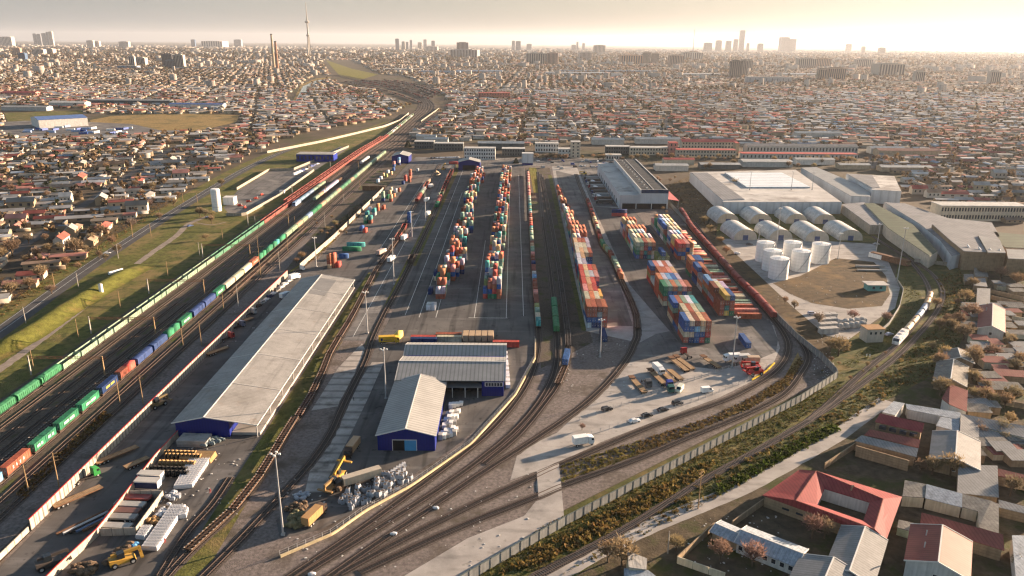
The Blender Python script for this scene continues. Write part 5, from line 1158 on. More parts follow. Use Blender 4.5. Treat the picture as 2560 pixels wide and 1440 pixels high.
# ------------------------------------------------------------------ walls and fences
def wall_run(name, label, cat, A, h, th=.25, m=None, cap=None, step=3.0, post=None, group=None, z0=0.0, pw=.22):
    A = resample(np.array(A, float), step); c = A[0]; t = thing(name, label, cat, (c[0], c[1], z0), 0, group); B = A - c
    mb = MB(); n = normals(B)
    for i in range(len(B) - 1):
        p, q = B[i], B[i+1]; d = (q - p) / np.linalg.norm(q - p); g = d * .07
        mb.beam((*(p + g), h / 2), (*(q - g), h / 2), th, h)
    mb.build('wall_panels', m or m_wallp, t)
    if post is not None:
        mb = MB()
        for p in B: mb.box(p[0] - pw, p[0] + pw, p[1] - pw, p[1] + pw, 0, h + .12)
        mb.build('post_row', post, t)['kind'] = 'stuff'
    if cap is not None: mb = MB(); sweep(mb, B, 0, th + .1, h + .002, h + .12); mb.build('coping', cap, t)
    return t
def fence_run(name, label, A, h, step=3.0, kerb=None, group=None, m=None):
    A = resample(np.array(A, float), step); c = A[0]; t = thing(name, label, 'fence', (c[0], c[1], 0), 0, group); B = A - c
    mb = MB()
    for p in B: mb.box(p[0] - .06, p[0] + .06, p[1] - .06, p[1] + .06, 0, h)
    mb.build('post_row', m or m_galv, t)['kind'] = 'stuff'
    mb = MB()
    for z in (h * .3, h * .62, h - .06): sweep(mb, B, 0, .04, z - .02, z + .02)
    mb.build('rail', m or m_galv, t)
    if kerb: mb = MB(); sweep(mb, B, -.35, .5, 0, kerb[0]); mb.build('kerb', kerb[1], t)
    return t
m_joint = mat('panel_joint', (.10, .09, .08), .9, .1)
m_wallw = mat('white_ribbed_panel', (.34, .31, .27), .8, .12, .5, stripe=('Y', 2.1, .75), streak=.15)
wall_run('panel_wall', 'long pale ribbed panel wall with thin red coping left of the long shed', 'wall', [(-136.2, 184), (-135.2, 300), (-133.2, 431)], 3.6, .3, m_wallw, m_redcap, 3, None)
wall_run('low_wall', 'low plain wall continuing the ribbed panel wall towards the viewer', 'wall', [(-137.5, 130), (-136.4, 183.5)], 1.7, .3, m_wallp, None, 3)
wall_run('cream_wall', 'sunlit cream wall between gravel road and left yard', 'wall', [(-130, 447), (-126, 520), (-121.2, 706)], 3.2, .3, m_wallp, None, 6, m_wallp, pw=.2)
wall_run('rusty_wall', 'rusty brown gate wall across the gravel road', 'wall', [G(906, 476), G(962, 476)], 4.2, .3, m_rust, None, 6)
wall_run('yard_wall', 'cream yard wall with bright red coping among the stored goods', 'wall', GP([(118, 1462), (139, 1440), (247, 1338), (322, 1240), (390, 1152), (446, 1092)]), 2.4, .25, m_wallp, m_redcap, 4, m_joint, pw=.1)
for pts, l in (([(326, 1244), (408, 1243)], 'back'), ([(409, 1243), (342, 1336)], 'right side'), ([(252, 1340), (341, 1337)], 'front')):
    wall_run('pen_wall', 'grey concrete pen wall around the stored wagon bodies, %s' % l, 'wall', GP(pts), 2.4, .22, m_wallp, None, 3, m_joint, 'pen walls', pw=.1)
BW = GP([(1060, 1517), (1200, 1436), (1415, 1312), (1652, 1187), (1862, 1077), (2000, 1005), (2095, 943)]) + [(137.6, 312), (135.2, 336), (134.2, 400), (134.6, 500), (135.6, 640), (137, 765)]
wall_run('boundary_wall', 'long grey panel boundary wall with pale posts and dark coping around the east yard', 'wall', BW, 3.0, .22, m_bwall, mat('dark_coping', (.11, .13, .12), .8, .1, 1), 3.6, m_pole, pw=.17)
fence_run('kerb_fence', 'wire fence on a sunlit yellow kerb curving past the blue sheds', GP([(700, 1392), (830, 1336), (912, 1278), (1025, 1216), (1175, 1112), (1287, 988), (1336, 897), (1337, 850)]), 2.0, 2.5, (.7, mat('cream_kerb', (.52, .42, .26), .9, .2, 1)))
fence_run('mesh_fence', 'thin wire fence along the south edge of the concrete car park', GP([(1478, 1088), (1600, 1049), (1750, 1000), (1862, 957), (1915, 920)]), 1.8, 4, None, 'wire fences')
fence_run('mesh_fence', 'thin wire fence between parked trailers and parked cars', GP([(1448, 1052), (1560, 1014), (1700, 962), (1838, 918)]), 1.8, 4, None, 'wire fences')
t = fence_run('yellow_kerb', 'short yellow painted kerb at the tight end of the concrete yard', GP([(1878, 950), (1912, 930), (1934, 908)]), .5, 3, (.5, mat('yellow_kerb_paint', (.60, .42, .03), .7, .2, 1)))
m_cream0 = mat('cream_render', (.30, .27, .22), .9, .15, .4, streak=.2)
LW_ = GP([(668, 383), (800, 357), (900, 333), (960, 318), (1000, 303), (1022, 285)]); wall_run('cream_wall', 'long cream wall along the far left road curve', 'wall', LW_, 3, .4, m_wallp, None, 10)
for pts, l in (([(565, 540), (612, 540), (700, 490), (785, 428)], 'nearest, around the white water tank'), ([(592, 475), (672, 427), (735, 426)], 'second, behind the water tank'), ([(735, 425), (872, 368)], 'third, along the blue depot'), ([(1052, 305), (1098, 272)], 'beside the marshalling yard curve'), ([(560, 365), (620, 340)], 'short, in the left scrub')):
    wall_run('white_wall', 'low white wall in the grass left of the main line, %s' % l, 'wall', GP(pts), 2.4, .4, m_cream0, None, 6, None, 'white walls')
wall_run('lane_wall', 'curved low wall along the right end of the dirt field lane', 'wall', GP([(2240, 700), (2258, 728), (2248, 770), (2222, 812), (2196, 835)]), 1.6, .3, m_bwall, None, 4)
wall_run('village_wall', 'pale wall below the green shed end', 'wall', GP([(2285, 655), (2330, 660), (2395, 668)]), 2.4, .3, m_wallp, None, 4)

S('compound_paving', [G(575, 538), G(612, 538), G(700, 489), G(783, 429), G(872, 370), G(850, 366), G(735, 424), G(672, 428), G(594, 476), G(560, 520)], -0.02, m_asph2, True)
for k, (px, py) in enumerate([(600, 515), (622, 505), (640, 497), (655, 488), (612, 520)]):
    t = thing('pump_skid', 'red pump skid in the walled white tank compound, %s from left' % nth(k), 'pump skid', (*G(px, py), 0), .4 * k, 'red pump skids'); mb = MB(); mb.box(-2.2, 2.2, -.9, .9, .2, .6); mb.tube((-1.8, 0, 1.2), (1.2, 0, 1.2), .55, n=10); mb.build('pump', mat('red_machine', (.40, .06, .04), .6, .2, 1), t); mb = MB(); mb.tube((1.4, 0, .6), (1.4, 0, 2.2), .3, n=8); mb.build('valve', m_galv, t)
t = thing('equipment_box', 'white equipment box on the walled compound paving', 'equipment box', (*G(706, 484), 0)); ubox(t, 'body', -2, 2, -1.5, 1.5, 0, 3, m_white); ubox(t, 'roof', -2.1, 2.1, -1.6, 1.6, 3, 3.15, m_galv)
# ------------------------------------------------------------------ grassy mound left of the tracks
MP = smooth([G(-60, 905), G(60, 842), G(160, 776), G(250, 722), G(318, 683), G(360, 660)], 3); n = normals(MP); mb = MB(); K = 11; rr = random.Random(2); W_ = 9.5
for i, p in enumerate(MP):
    e = min(1, i / 6, (len(MP) - 1 - i) / 8)
    for k in range(K):
        u = k / (K - 1) * 2 - 1; q = p + n[i] * u * W_; mb.v.append((q[0], q[1], max(-.06, 3.4 * e * (.5 + .5 * math.cos(math.pi * u)) + (rr.random() - .5) * .3 - .06)))
for i in range(len(MP) - 1):
    for k in range(K - 1): a = i * K + k; mb.f.append((a, a + K, a + K + 1, a + 1)); mb.m.append(0)
o = mb.build('grass_mound', mat('mound_grass', (.10, .10, .022), .95, .35, .3, patch=[((.16, .115, .04), .05, .5, .65)], coords='W', bump=.8), smooth=True); tag(o, kind='structure')
if o.data.polygons[0].normal.z < 0: o.data.flip_normals()

# ------------------------------------------------------------------ poles
def hgt(bx, by, ty):
    X, Y = G(bx, by); lo, hi = 0.5, 60
    for _ in range(40):
        m = (lo + hi) / 2
        if PR(X, Y, m)[1] > ty: lo = m
        else: hi = m
    return lo
MASTS = [(708,1337,1136,'beside the scrap heap in front'), (985,711,598,'on the verge behind the long shed'), (919,833,731,'on the sunlit verge left of the yellow truck'), (1030,592,530,'on the concrete service road, third from the front'), (1064,552,472,'on the service road, farthest in its line'), (965,996,874,'left of the blue sheds'), (1500,893,800,'on the dark gravel before the weedy stack row'),
         (1830,919,794,'on the concrete car park'), (2242,706,571,'tall, beside the curving tracks'), (2189,636,561,'beside the tank yard corner'), (1940,622,521,'tall, behind the white tanks'), (1896,606,563,'left of the white tanks'), (2094,647,584,'right of the white tanks'), (791,667,595,'in the gravel beside the cream wall')]
for bx, by, ty, l in MASTS: floodlight_mast(*G(bx, by), hgt(bx, by, ty), 'slender floodlight mast ' + l)
for bx, by, ty, l in ((1874,475,421,'left'), (1978,475,410,'middle'), (2030,475,405,'right')):
    X, Y = G(bx, by, 10.3); t = floodlight_mast(X, Y, 16, 'slender mast standing on the pale factory roof, %s of three' % l); t.location.z = 10.3
UP = [(65,809,767),(84,920,875),(196,843,797),(196,717,682),(136,714,682),(247,643,606),(296,646,611),(332,593,556),(378,591,559),(400,542,520),(420,690,653),(301,769,727),(499,638,606),(557,598,571),(652,690,588),(700,678,628),(720,629,588),(559,771,730),(596,766,710),(504,863,803),(458,865,821),(638,557,540),(458,505,473),(494,507,483),(813,571,530),(737,559,540),(300,1007,947),(860,510,485),(900,470,448),(700,385,362),(655,382,350)]
for k, (bx, by, ty) in enumerate(UP): utility_pole(*G(bx, by), max(5, hgt(bx, by, ty)), 'slim %s pole beside the %s, %s from the front' % ('tall' if hgt(bx,by,ty) > 12 else 'short', 'left road' if G(bx,by)[0] < -215 else 'main line', nth(sum(1 for q in UP if q[1] > by))), 0, m_pwood if k % 3 else m_pole, group='line poles')
utility_pole(*G(358, 1009), hgt(358, 1009, 937), 'wooden pole with two cross arms above the ribbed wall', 2, m_pwood, .5)
utility_pole(*G(148, 1219), hgt(148, 1219, 1132), 'big wooden pole with crowded cross arms beside the gravel road', 3, m_pwood, .6)
utility_pole(*G(71, 1226), hgt(71, 1226, 1158), 'plain wooden pole before the rust red container wagon', 1, m_pwood, .5)
utility_pole(*G(1745, 1271), hgt(1745, 1271, 1179), 'sunlit wooden pole with insulators above the brown undergrowth', 2, m_pwood, .8)
utility_pole(*G(1669, 1384), hgt(1669, 1384, 1328), 'short pale lamp post at the lane corner', 0, m_pole)
for k, y in enumerate((289, 336, 396, 472, 560, 680, 830)):
    t = thing('signal_gantry', 'rusty lattice gantry spanning the main line tracks, %s from the front' % nth(k), 'gantry', (-168.9, y, 0), 0, 'track gantries')
    for x in (0, -30.6): mb = MB(); mb.box(x - .22, x + .22, -.22, .22, 0, 8.6); mb.build('mast', m_pole if x else m_pwood, t)
    mb = MB()
    for z in (7.4, 8.3):
        for yy in (-.3, .3): mb.beam((-31, yy, z), (1.5, yy, z), .1)
    for q in range(21):
        for yy in (-.3, .3): mb.beam((-31 + q * 1.5, yy, 7.4 + .9 * (q % 2)), (-31 + (q + 1) * 1.5, yy, 7.4 + .9 * ((q + 1) % 2)), .08)
    mb.build('lattice_beam', m_rust, t)

# ------------------------------------------------------------------ vehicles
BK, WT, SV, RD2, BL2, GR2, YL = (.015,.015,.018), (.75,.75,.73), (.35,.36,.37), (.45,.03,.02), (.02,.06,.25), (.03,.22,.05), (.62,.36,.02)
def pc(kind, px, py, deg, col, label, g='parked cars'): return car(kind, *G(px, py), R(deg), col, label, g)
pc('car', 1586, 1055, 22, WT, 'white saloon car, first in the line along the wire fence'); pc('car', 1617, 1041, 22, BK, 'black car just behind the white saloon'); pc('car', 1657, 1027, 22, BK, 'black car third from the front of the fence line'); pc('suv', 1693, 1011, 20, BK, 'black estate with a lit side, last of the fence line'); pc('suv', 1517, 1026, 25, BK, 'black car alone across the lane')
pc('van', 1699, 977, -120, (.62,.62,.50), 'pale yellow green and white van in the lane', 'parked vans'); pc('van', 1767, 980, 16, WT, 'white delivery van near the wire fence', 'parked vans')
pc('car', 2190, 612, 10, SV, 'grey car on the tank yard lane'); pc('car', 1873, 612, 0, (.05,.05,.06), 'dark car left of the white tanks'); pc('car', 1843, 635, 0, WT, 'white topped car by the boundary wall gap'); pc('suv', 2030, 786, 0, (.4,.42,.5), 'dark blue pickup among the concrete blocks'); pc('car', 2222, 838, 30, (.25,.3,.4), 'pale blue car near the tank train head')
truck(*G(1450, 1113), R(17), WT, True, 5.2, 'white box truck driving on the concrete crossing lane')
truck(*G(967, 858), R(8), YL, True, 7.2, 'yellow box truck with dark lettering beside the rail crossing', YL)
mb = MB(); mb.box(-2.6, -1.7, 0, .012, 1.9, 3.0); mb.poly([(-2.7,.006,2.4),(-2.15,.006,1.3),(-1.6,.006,2.4)])
for k in range(7): mb.box(-1.2 + .52 * k, -.9 + .52 * k, 0, .012, 1.75 + .1 * (k % 2), 2.2)
ob = [o for o in bpy.data.objects if o.get('label', '').startswith('yellow box truck')][0]; mb.build('lettering', mat('dark_print', (.03,.05,.12)), ob, (0, -1.315, 0))
semi(*G(905, 1206), R(212), (.02,.02,.02), (.42,.36,.28), 'dark semi truck with brown tilt trailer beside the white bag heap')
truck(*G(884, 1126), R(260), (.05,.03,.02), True, 7.2, 'brown box truck parked by the slab lane', (.34,.22,.12))
truck(*G(782, 1305), R(70), (.05,.03,.02), True, 7.2, 'tan box trailer truck among scrap near the front mast', (.38,.22,.09))
truck(*G(202, 1206), R(56), GR2, False, 7.2, 'green cab of the flatbed truck beside the ribbed wall')
trailer(*G(196, 1248), R(52), 14.0, 'long sunlit flatbed coupled to the green cab', False)
trailer(*G(293, 1143), R(52), 14.0, 'long empty flatbed half in shade beside the ribbed wall', False); trailer(*G(343, 1163), R(55), 8.0, 'short grey flatbed next to the red coped wall', False)
trailer(*G(606, 808), R(56), 12.4, 'flatbed behind the grey tractor in the shed parking', False); trailer(*G(544, 882), R(55), 10.5, 'flatbed behind the red tractor in the shed parking', False)
truck(*G(620, 790), R(56), SV, False, 5.2, 'grey tractor unit in the shed parking'); truck(*G(562, 852), R(56), (.3,.03,.03), False, 5.2, 'dark red tractor unit in the shed parking'); truck(*G(590, 822), R(56), (.12,.14,.2), False, 5.2, 'dark blue tractor unit in the shed parking')
truck(*G(712, 747), R(58), WT, True, 5.2, 'white box truck beside the long shed roof'); truck(*G(733, 700), R(60), WT, True, 5.2, 'second white truck in the shed parking'); truck(*G(745, 680), R(60), WT, False, 5.2, 'white tractor by the cream wall end')
for k in range(9): pc(['car','suv'][k % 2], 648 + 9.2 * k, 766 - 7.6 * k, 70, [BK, SV, WT, (.02,.03,.1), WT, BK, SV, WT, SV][k], '%s car parked along the ribbed wall, %s from the front' % (['black','grey','white','navy','white','black','grey','white','grey'][k], nth(k)), 'cars along the ribbed wall')
for k, (px, py, deg, L, l) in enumerate([(1597,970,-77,12.4,'leftmost of the row, dark gooseneck'), (1645,950,-75,12.4,'shaded, behind the short chassis'), (1667,945,-74,12.4,'third of the row'), (1688,942,-73,10.5,'without gooseneck, middle of the row'), (1700,918,-73,12.4,'red gooseneck, right half of the row'), (1713,914,-72,12.4,'rightmost of the row, orange deck'), (1780,912,-70,10.5,'alone with rusty gooseneck on the concrete')]):
    trailer(*G(px, py), R(deg + 180), L, 'tan flatbed trailer, ' + l, k != 3, 'flatbeds on the concrete')
truck(*G(1643, 930), R(-74), WT, True, 5.2, 'white reefer truck standing among the flatbeds'); truck(*G(1664, 960), R(-78), (.03,.05,.3), False, 5.2, 'blue and red tractor before the flatbeds'); truck(*G(1668, 972), R(-80), (.03,.12,.1), False, 5.2, 'dark green tractor at the front of the flatbeds'); truck(*G(1719, 893), R(108), (.35,.03,.03), False, 5.2, 'red cab behind the rightmost flatbed'); truck(*G(1613, 958), R(-80), (.1,.1,.1), False, 5.2, 'stripped dark chassis between the flatbeds')
truck(*G(1835, 903), R(185), WT, True, 5.2, 'white tanker like truck by the mast'); truck(*G(1858, 905), R(190), (.5,.48,.45), True, 5.2, 'grey white truck in the middle of the mast group'); truck(*G(1882, 910), R(180), (.42,.3,.2), True, 5.2, 'tan truck at the right of the mast group')
def loader(x, y, a, col, label, boom=1.0, name='reach_stacker'):
    t = thing(name, label, 'loader', (x, y, 0), a, 'yard machines')
    mb = MB(); mb.hexa([(-3.4,-1.4,.8),(3,-1.4,.8),(3,1.4,.8),(-3.4,1.4,.8)], [(-3.4,-1.3,2.4),(2.6,-1.3,1.6),(2.6,1.3,1.6),(-3.4,1.3,2.4)]); put('body', mb.mesh('body', m_paint), t, col=col)
    mb = MB(); mb.box(-1.4, .4, -.9, .9, 2.1, 3.7); mb.build('cab', m_glass, t); mb = MB(); mb.beam((-2.8, 0, 3.2), (4.4, 0, 3.2 + 3.2 * boom), .7, .8); mb.beam((4.3, 0, 3.2 + 3.2 * boom), (4.3, 0, 1.6 + 3.0 * boom), .5); mb.box(3.9, 4.7, -2.6, 2.6, 1.4 + 3.0 * boom, 1.8 + 3.0 * boom); put('boom', mb.mesh('boom', m_paint), t, col=tuple(v * .9 for v in col))
    for sx in (-2.3, 2.1):
        for sy in (-1.5, 1.5): put('wheel', ME_BWHEEL, t, (sx, sy, .8), scale=(1.6, 1.3, 1.6))
    return t
loader(*G(1886, 937), R(200), RD2, 'red reach stacker with black cab at the tight yard end', .12); loader(*G(1878, 924), R(175), RD2, 'second red machine with lowered boom behind the first', .05)
loader(*G(847, 1196), R(75), (.5,.28,.05), 'yellow excavator with raised arm beside the scrap drums', .75, 'excavator'); loader(*G(833, 1222), R(250), (.28,.17,.07), 'dark yellow loader next to the excavator', .1, 'wheel_loader')
loader(*G(310, 1408), R(35), (.40,.23,.04), 'yellow wheel loader near the big wheel in front', .05, 'wheel_loader'); loader(*G(128, 1415), R(40), (.06,.05,.045), 'dark parked loader in the shade at the front edge', .02, 'wheel_loader')
loader(*G(395, 1016), R(60), (.16,.12,.06), 'old brown machine against the ribbed wall', .02, 'wheel_loader'); loader(*G(1109, 425), R(70), (.5,.28,.05), 'yellow reach stacker at the far yard end', 1.2); loader(*G(1459, 437), R(180), (.5,.33,.04), 'yellow tank truck at the end of the east rails', .02, 'yard_tractor'); loader(*G(1095, 440), R(250), (.5,.35,.2), 'tan crane truck near the far gate', .9)
for k, (px, py, c, l) in enumerate([(1066,505,WT,'white, on the concrete service road'), (1076,470,WT,'white, far on the service road'), (1069,640 - 100,(.4,.1,.1),'red and white, by the service road mast'), (1010,600,(.35,.05,.05),'red and white, middle of the service road'), (977,655,WT,'white cabbed, in front on the service road')]): truck(*G(px, py), R(80), c, True, 7.2, 'truck, ' + l, WT, 'service road trucks')
truck(*G(952, 637), R(70), WT, True, 7.2, 'brown topped white truck in the left yard', (.45,.33,.28))
for k, (px, py) in enumerate([(1482,460),(1489,475),(1497,498)]): truck(*G(px, py), R(-78), WT, True, 7.2, 'white trailer truck in line beside the dock yard rails, %s from the back' % nth(k), WT, 'line of white trucks')
rr = random.Random(77)
for k in range(34):   # far gate car park
    px, py = rr.uniform(1340, 1560), rr.uniform(400, 424); pc(rr.choice(['car','suv','van']), px, py, rr.choice([0, 90, 180]), rr.choice([WT, SV, BK, BL2, (.3,.05,.04)]), 'small car in the crowded strip behind the far yard gate, spot %s' % nth(k), 'cars behind the far gate')
for k in range(18): pc('car', 1078 + 4.0 * k, 396 - .1 * k, 90, rr.choice([WT, WT, SV, BK]), 'car in the row before the dark offices, %s from left' % nth(k), 'cars before the offices')
for k in range(9): pc(rr.choice(['car','van']), 738 + 7 * k, 437 - 3.3 * k, 60, rr.choice([WT, BK, SV, BL2]), 'car beside the white walled compound, %s from the front' % nth(k), 'cars at the compound')
for k in range(26):   # bus park in the left city
    px, py = rr.uniform(60, 330), rr.uniform(316, 336); x, y = G(px, py); t = thing('parked_bus', 'blue and white bus in the left bus park, %s' % nth(k), 'bus', (x, y, 0), rr.choice([0, .2, 1.4]), 'parked buses')
    mb = MB(); mb.box(-6, 6, -1.25, 1.25, .4, 3.1); put('body', mb.mesh('body', m_paint), t, col=rr.choice([BL2, BL2, (.3,.4,.6), WT])); 
pc('car', 268, 635, 30, WT, 'white car half hidden beside the left road trees'); pc('car', 521, 545, 10, (.2,.3,.45), 'blue car on the grass at the lane end'); pc('car', 476, 566, 50, (.1,.15,.3), 'dark blue car on the grass lane')

# ------------------------------------------------------------------ stored goods
m_bag = mat('woven_bag', (.52, .52, .53), .85, .12, 1.5); m_bagd = mat('grubby_bag', (.33, .35, .385), .9, .2, 1.5); m_olive = mat('olive_sack', (.14, .13, .075), .9, .25, 1.5); m_scrap = mat('scrap', (.13, .09, .06), .9, .35, 1.2); m_drum = mat('drum_wood', (.30, .19, .09), .9, .2, 2); m_bale = mat('grey_bale', (.40, .385, .36), .9, .2, .6, streak=.2)
def bag_mesh(m, seed, hole=False):
    r_ = random.Random(seed); mb = MB(); a = .54
    if hole: mb.poly([(-.36,-.36,1.135),(.36,-.36,1.135),(.36,.36,1.135),(-.36,.36,1.135)], 1)
    mb.hexa([(-a*.86,-a*.86,0),(a*.86,-a*.86,0),(a*.86,a*.86,0),(-a*.86,a*.86,0)], [(-a,-a,.55),(a,-a,.55),(a,a,.55),(-a,a,.55)]); mb.hexa([(-a,-a,.55),(a,-a,.55),(a,a,.55),(-a,a,.55)], [(-a*.8,-a*.8,1.12),(a*.8,-a*.8,1.12),(a*.8,a*.8,1.12),(-a*.8,a*.8,1.12)])
    for sx in (-1, 1):
        for sy in (-1, 1): mb.beam((sx*a*.7, sy*a*.7, 1.1), (sx*a*.45, sy*a*.45, 1.32), .08)
    return mb.mesh('bag', [m, m_scrap])
BAGS = [bag_mesh(m_bag, k) for k in range(3)]; BAGD = [bag_mesh(m_bagd, k, True) for k in range(3)]
def one_bag(x, y, z, rz, label, group, dirty=False, s=1.0):
    return tag(put('bulk_bag', rnd.choice(BAGD if dirty else BAGS), None, (x, y, z), rz, scale=(s, s, s)), label, 'bulk bag', group)
def bag_grid(name, q, nx, ny, skip=lambda i, j: False):
    A, B, C, D = [np.array(p) for p in GP(q)]     # front-left, front-right, back-right, back-left
    for j in range(ny):
        for i in range(nx):
            if skip(i, j): continue
            u, v = (i + .5) / nx, (j + .5) / ny; p = (A*(1-u) + B*u)*(1-v) + (D*(1-u) + C*u)*v; an = math.atan2(*(B - A)[::-1]) + rnd.uniform(-.08, .08)
            one_bag(p[0], p[1], 0, an, 'white bulk bag, %s row, %s from left, in the %s' % (nth(j), nth(i), name), 'white bulk bags', s=1.22)
bag_grid('rear tidy bag block', [(436,1224),(480,1220),(527,1152),(474,1154)], 6, 13)
bag_grid('front tidy bag block', [(356,1376),(392,1378),(464,1270),(430,1270)], 5, 15); bag_grid('small pen side block', [(342,1348),(362,1350),(382,1322),(358,1322)], 3, 4); bag_grid('short bag spur', [(450,1298),(464,1296),(470,1276),(458,1278)], 2, 3)
rr = random.Random(9); PB = [(848,1262),(862,1240),(900,1222),(960,1195),(1015,1180),(1030,1196),(1000,1222),(930,1258),(880,1275)]; PBW = GP(PB); xs = [p[0] for p in PBW]; ys = [p[1] for p in PBW]; k = 0
while k < 105:
    x, y = rr.uniform(min(xs), max(xs)), rr.uniform(min(ys), max(ys))
    if inpoly(np.array([x]), np.array([y]), PBW)[0]:
        one_bag(x, y, 1.2 * (k > 70), rr.random() * 3, 'grubby open bulk bag in the big heap by the yellow kerb', 'bags of the big heap', True, rr.uniform(1.1, 1.4)); k += 1
for k in range(6): one_bag(*G(975 + 7 * k, 1190 - 4.6 * k), 0, .4, 'white bag in the short row above the heap, %s from left' % nth(k), 'bags in the short row', s=1.3)
def pile(name, label, cat, px, n, r, m, seed, wid=1.0, hgt_=1.0, group=None):
    """heap of one kind of goods, base polygon from ground pixels"""
    P = GP(px); rr = random.Random(seed); c = np.mean(P, axis=0); t = None; mb = MB(); k = 0; xs = [p[0] for p in P]; ys = [p[1] for p in P]
    while k < n:
        x, y = rr.uniform(min(xs), max(xs)), rr.uniform(min(ys), max(ys))
        if inpoly(np.array([x]), np.array([y]), P)[0]: mb.blob((x - c[0], y - c[1], r * .7 + rr.random() * hgt_), r * rr.uniform(.7, 1.2), rr, 0, (1.2 * wid, 1, .8)); k += 1
    return tag(mb.build(name, m, None, (c[0], c[1], 0)), label, cat, group)
pile('sack_heap', 'heap of olive sacks beside the front mast', 'sack heap', [(712,1320),(740,1290),(765,1300),(752,1330)], 36, .9, m_olive, 1, 1, 1.4); pile('sack_heap', 'heap of brown bales behind the olive sacks', 'sack heap', [(715,1278),(745,1258),(770,1270),(755,1288)], 24, .8, m_scrap, 2, 1, .8); pile('bag_heap', 'small heap of grubby white bags behind the brown bales', 'bag heap', [(730,1250),(750,1232),(775,1238),(765,1252)], 22, .6, m_bagd, 3, 1, .6)
pile('scrap_heap', 'dark scrap heap beside the excavator', 'scrap heap', [(815,1228),(835,1205),(860,1210),(850,1235)], 16, .9, m_scrap, 4, 1, .8); pile('scrap_heap', 'brown scrap heap at the front edge by the red coped wall', 'scrap heap', [(170,1440),(195,1415),(240,1412),(235,1440)], 34, .7, m_scrap, 5, 1.3, .8); pile('scrap_heap', 'dark scrap beside the yellow wheel loader', 'scrap heap', [(262,1420),(290,1380),(335,1360),(320,1395)], 30, .8, m_scrap, 6, 1.2, .8)
pile('blue_tarp_heap', 'light blue tarp bundle above the yellow loader', 'tarp bundle', [(330,1372),(345,1360),(348,1366),(338,1378)], 6, .9, mat('blue_tarp', (.10,.28,.5)), 7, 1, .4); pile('glass_heap', 'heap of greenish scrap before the blue end wall', 'scrap heap', [(480,1112),(510,1098),(560,1098),(555,1115),(500,1120)], 40, .7, mat('green_scrap', (.16,.20,.21), .6, .4, 1), 8, 1.2, .6); pile('bag_heap', 'loose white and dark bags beside the pen wall', 'bag heap', [(415,1245),(440,1230),(455,1245),(420,1256)], 20, .6, m_bagd, 9, 1, .5); pile('bag_heap', 'loose white bags between the pen and the front bag block', 'bag heap', [(385,1300),(410,1268),(424,1262),(412,1292)], 26, .6, m_bag, 10, 1, .5); pile('tyre_heap', 'brown ring shaped scrap between the pen and the bags', 'scrap heap', [(365,1312),(385,1296),(402,1300),(395,1312)], 20, .6, m_drum, 11, 1, .5)
for r_, (px, py, n, l) in enumerate([(420,1148,9,'rear row of tan cable drums'), (418,1140,8,'rearmost row of tan cable drums'), (404,1165,9,'middle row of brown cable drums'), (384,1190,9,'front row of black cable drums'), (382,1180,9,'second row of black cable drums')]):
    x0, y0 = G(px, py)
    for k in range(n):
        t = thing('cable_drum', '%s, %s from left' % (l, nth(k)), 'cable drum', (x0 + 1.35 * k, y0 - .05 * k, 1.15), 0, 'cable drums'); mb = MB(); mb.tube((-.5, 0, 0), (-.4, 0, 0), 1.15, n=14); mb.tube((.4, 0, 0), (.5, 0, 0), 1.15, n=14); mb.build('flange_pair', m_drum if r_ < 3 else m_tyre, t); mb = MB(); mb.tube((-.4, 0, 0), (.4, 0, 0), .8, n=12); mb.build('barrel', m_tyre if r_ != 2 else m_drum, t)
t = thing('tarp_stack', 'large tan tarpaulined stack right of the cable drums', 'covered stack', (*G(495, 1147), 0), -.05); mb = MB(); mb.hexa([(-5.5,-2.6,0),(5.5,-2.6,0),(5.5,2.6,0),(-5.5,2.6,0)], [(-5.2,-2.2,1.6),(5,-2.3,1.2),(5.2,2.2,1.9),(-5.2,2.3,1.7)]); mb.build('tarp', m_drum, t)
t = thing('concrete_bunker', 'grey concrete slab stack at the blue end wall', 'slab stack', (*G(478, 1118), 0), -.05); ubox(t, 'slab_layer', -5, 5, 0, 5.5, 0, 2.4, m_conc)
for k, (px, py, c, l) in enumerate([(380,1254,RD,'red'), (365,1272,LG,'grey'), (352,1288,(.2,.1,.08),'brown'), (344,1303,GY,'dull grey'), (330,1326,LG,'pale grey, nearest')]):
    t = thing('wagon_body', 'stored %s vehicle body inside the concrete pen' % l, 'vehicle body', (*G(px - 38, py - 3), 0), -.06, 'vehicle bodies in the pen'); mb = MB(); mb.box(-4.4, 4.4, -1.25, 1.25, .9, 1.5); mb.box(-4.4, -4.2, -1.25, 1.25, 1.5, 2.0); put('body', mb.mesh('body', m_paint), t, col=tuple(v * .7 for v in c))
    for sx in (1.5, 3.0):
        for sy in (-1, 1): put('wheel', ME_BWHEEL, t, (sx, sy, .5))
for k, (px, py) in enumerate([(366, 1224), (374, 1206)]):
    t = thing('white_cabin', 'white site cabin with dark front beside the pen, %s' % ['front', 'rear'][k], 'cabin', (*G(px, py), 0), -.05, 'site cabins'); ubox(t, 'wall', -3.7, 3.7, 0, 2.6, 0, 2.7, m_white); ubox(t, 'dark_front', -3.6, 3.6, -.05, 0, .3, 2.4, mat('navy_front', (.02,.03,.08))); ubox(t, 'roof', -3.8, 3.8, -.1, 2.7, 2.7, 2.85, m_flatroof)
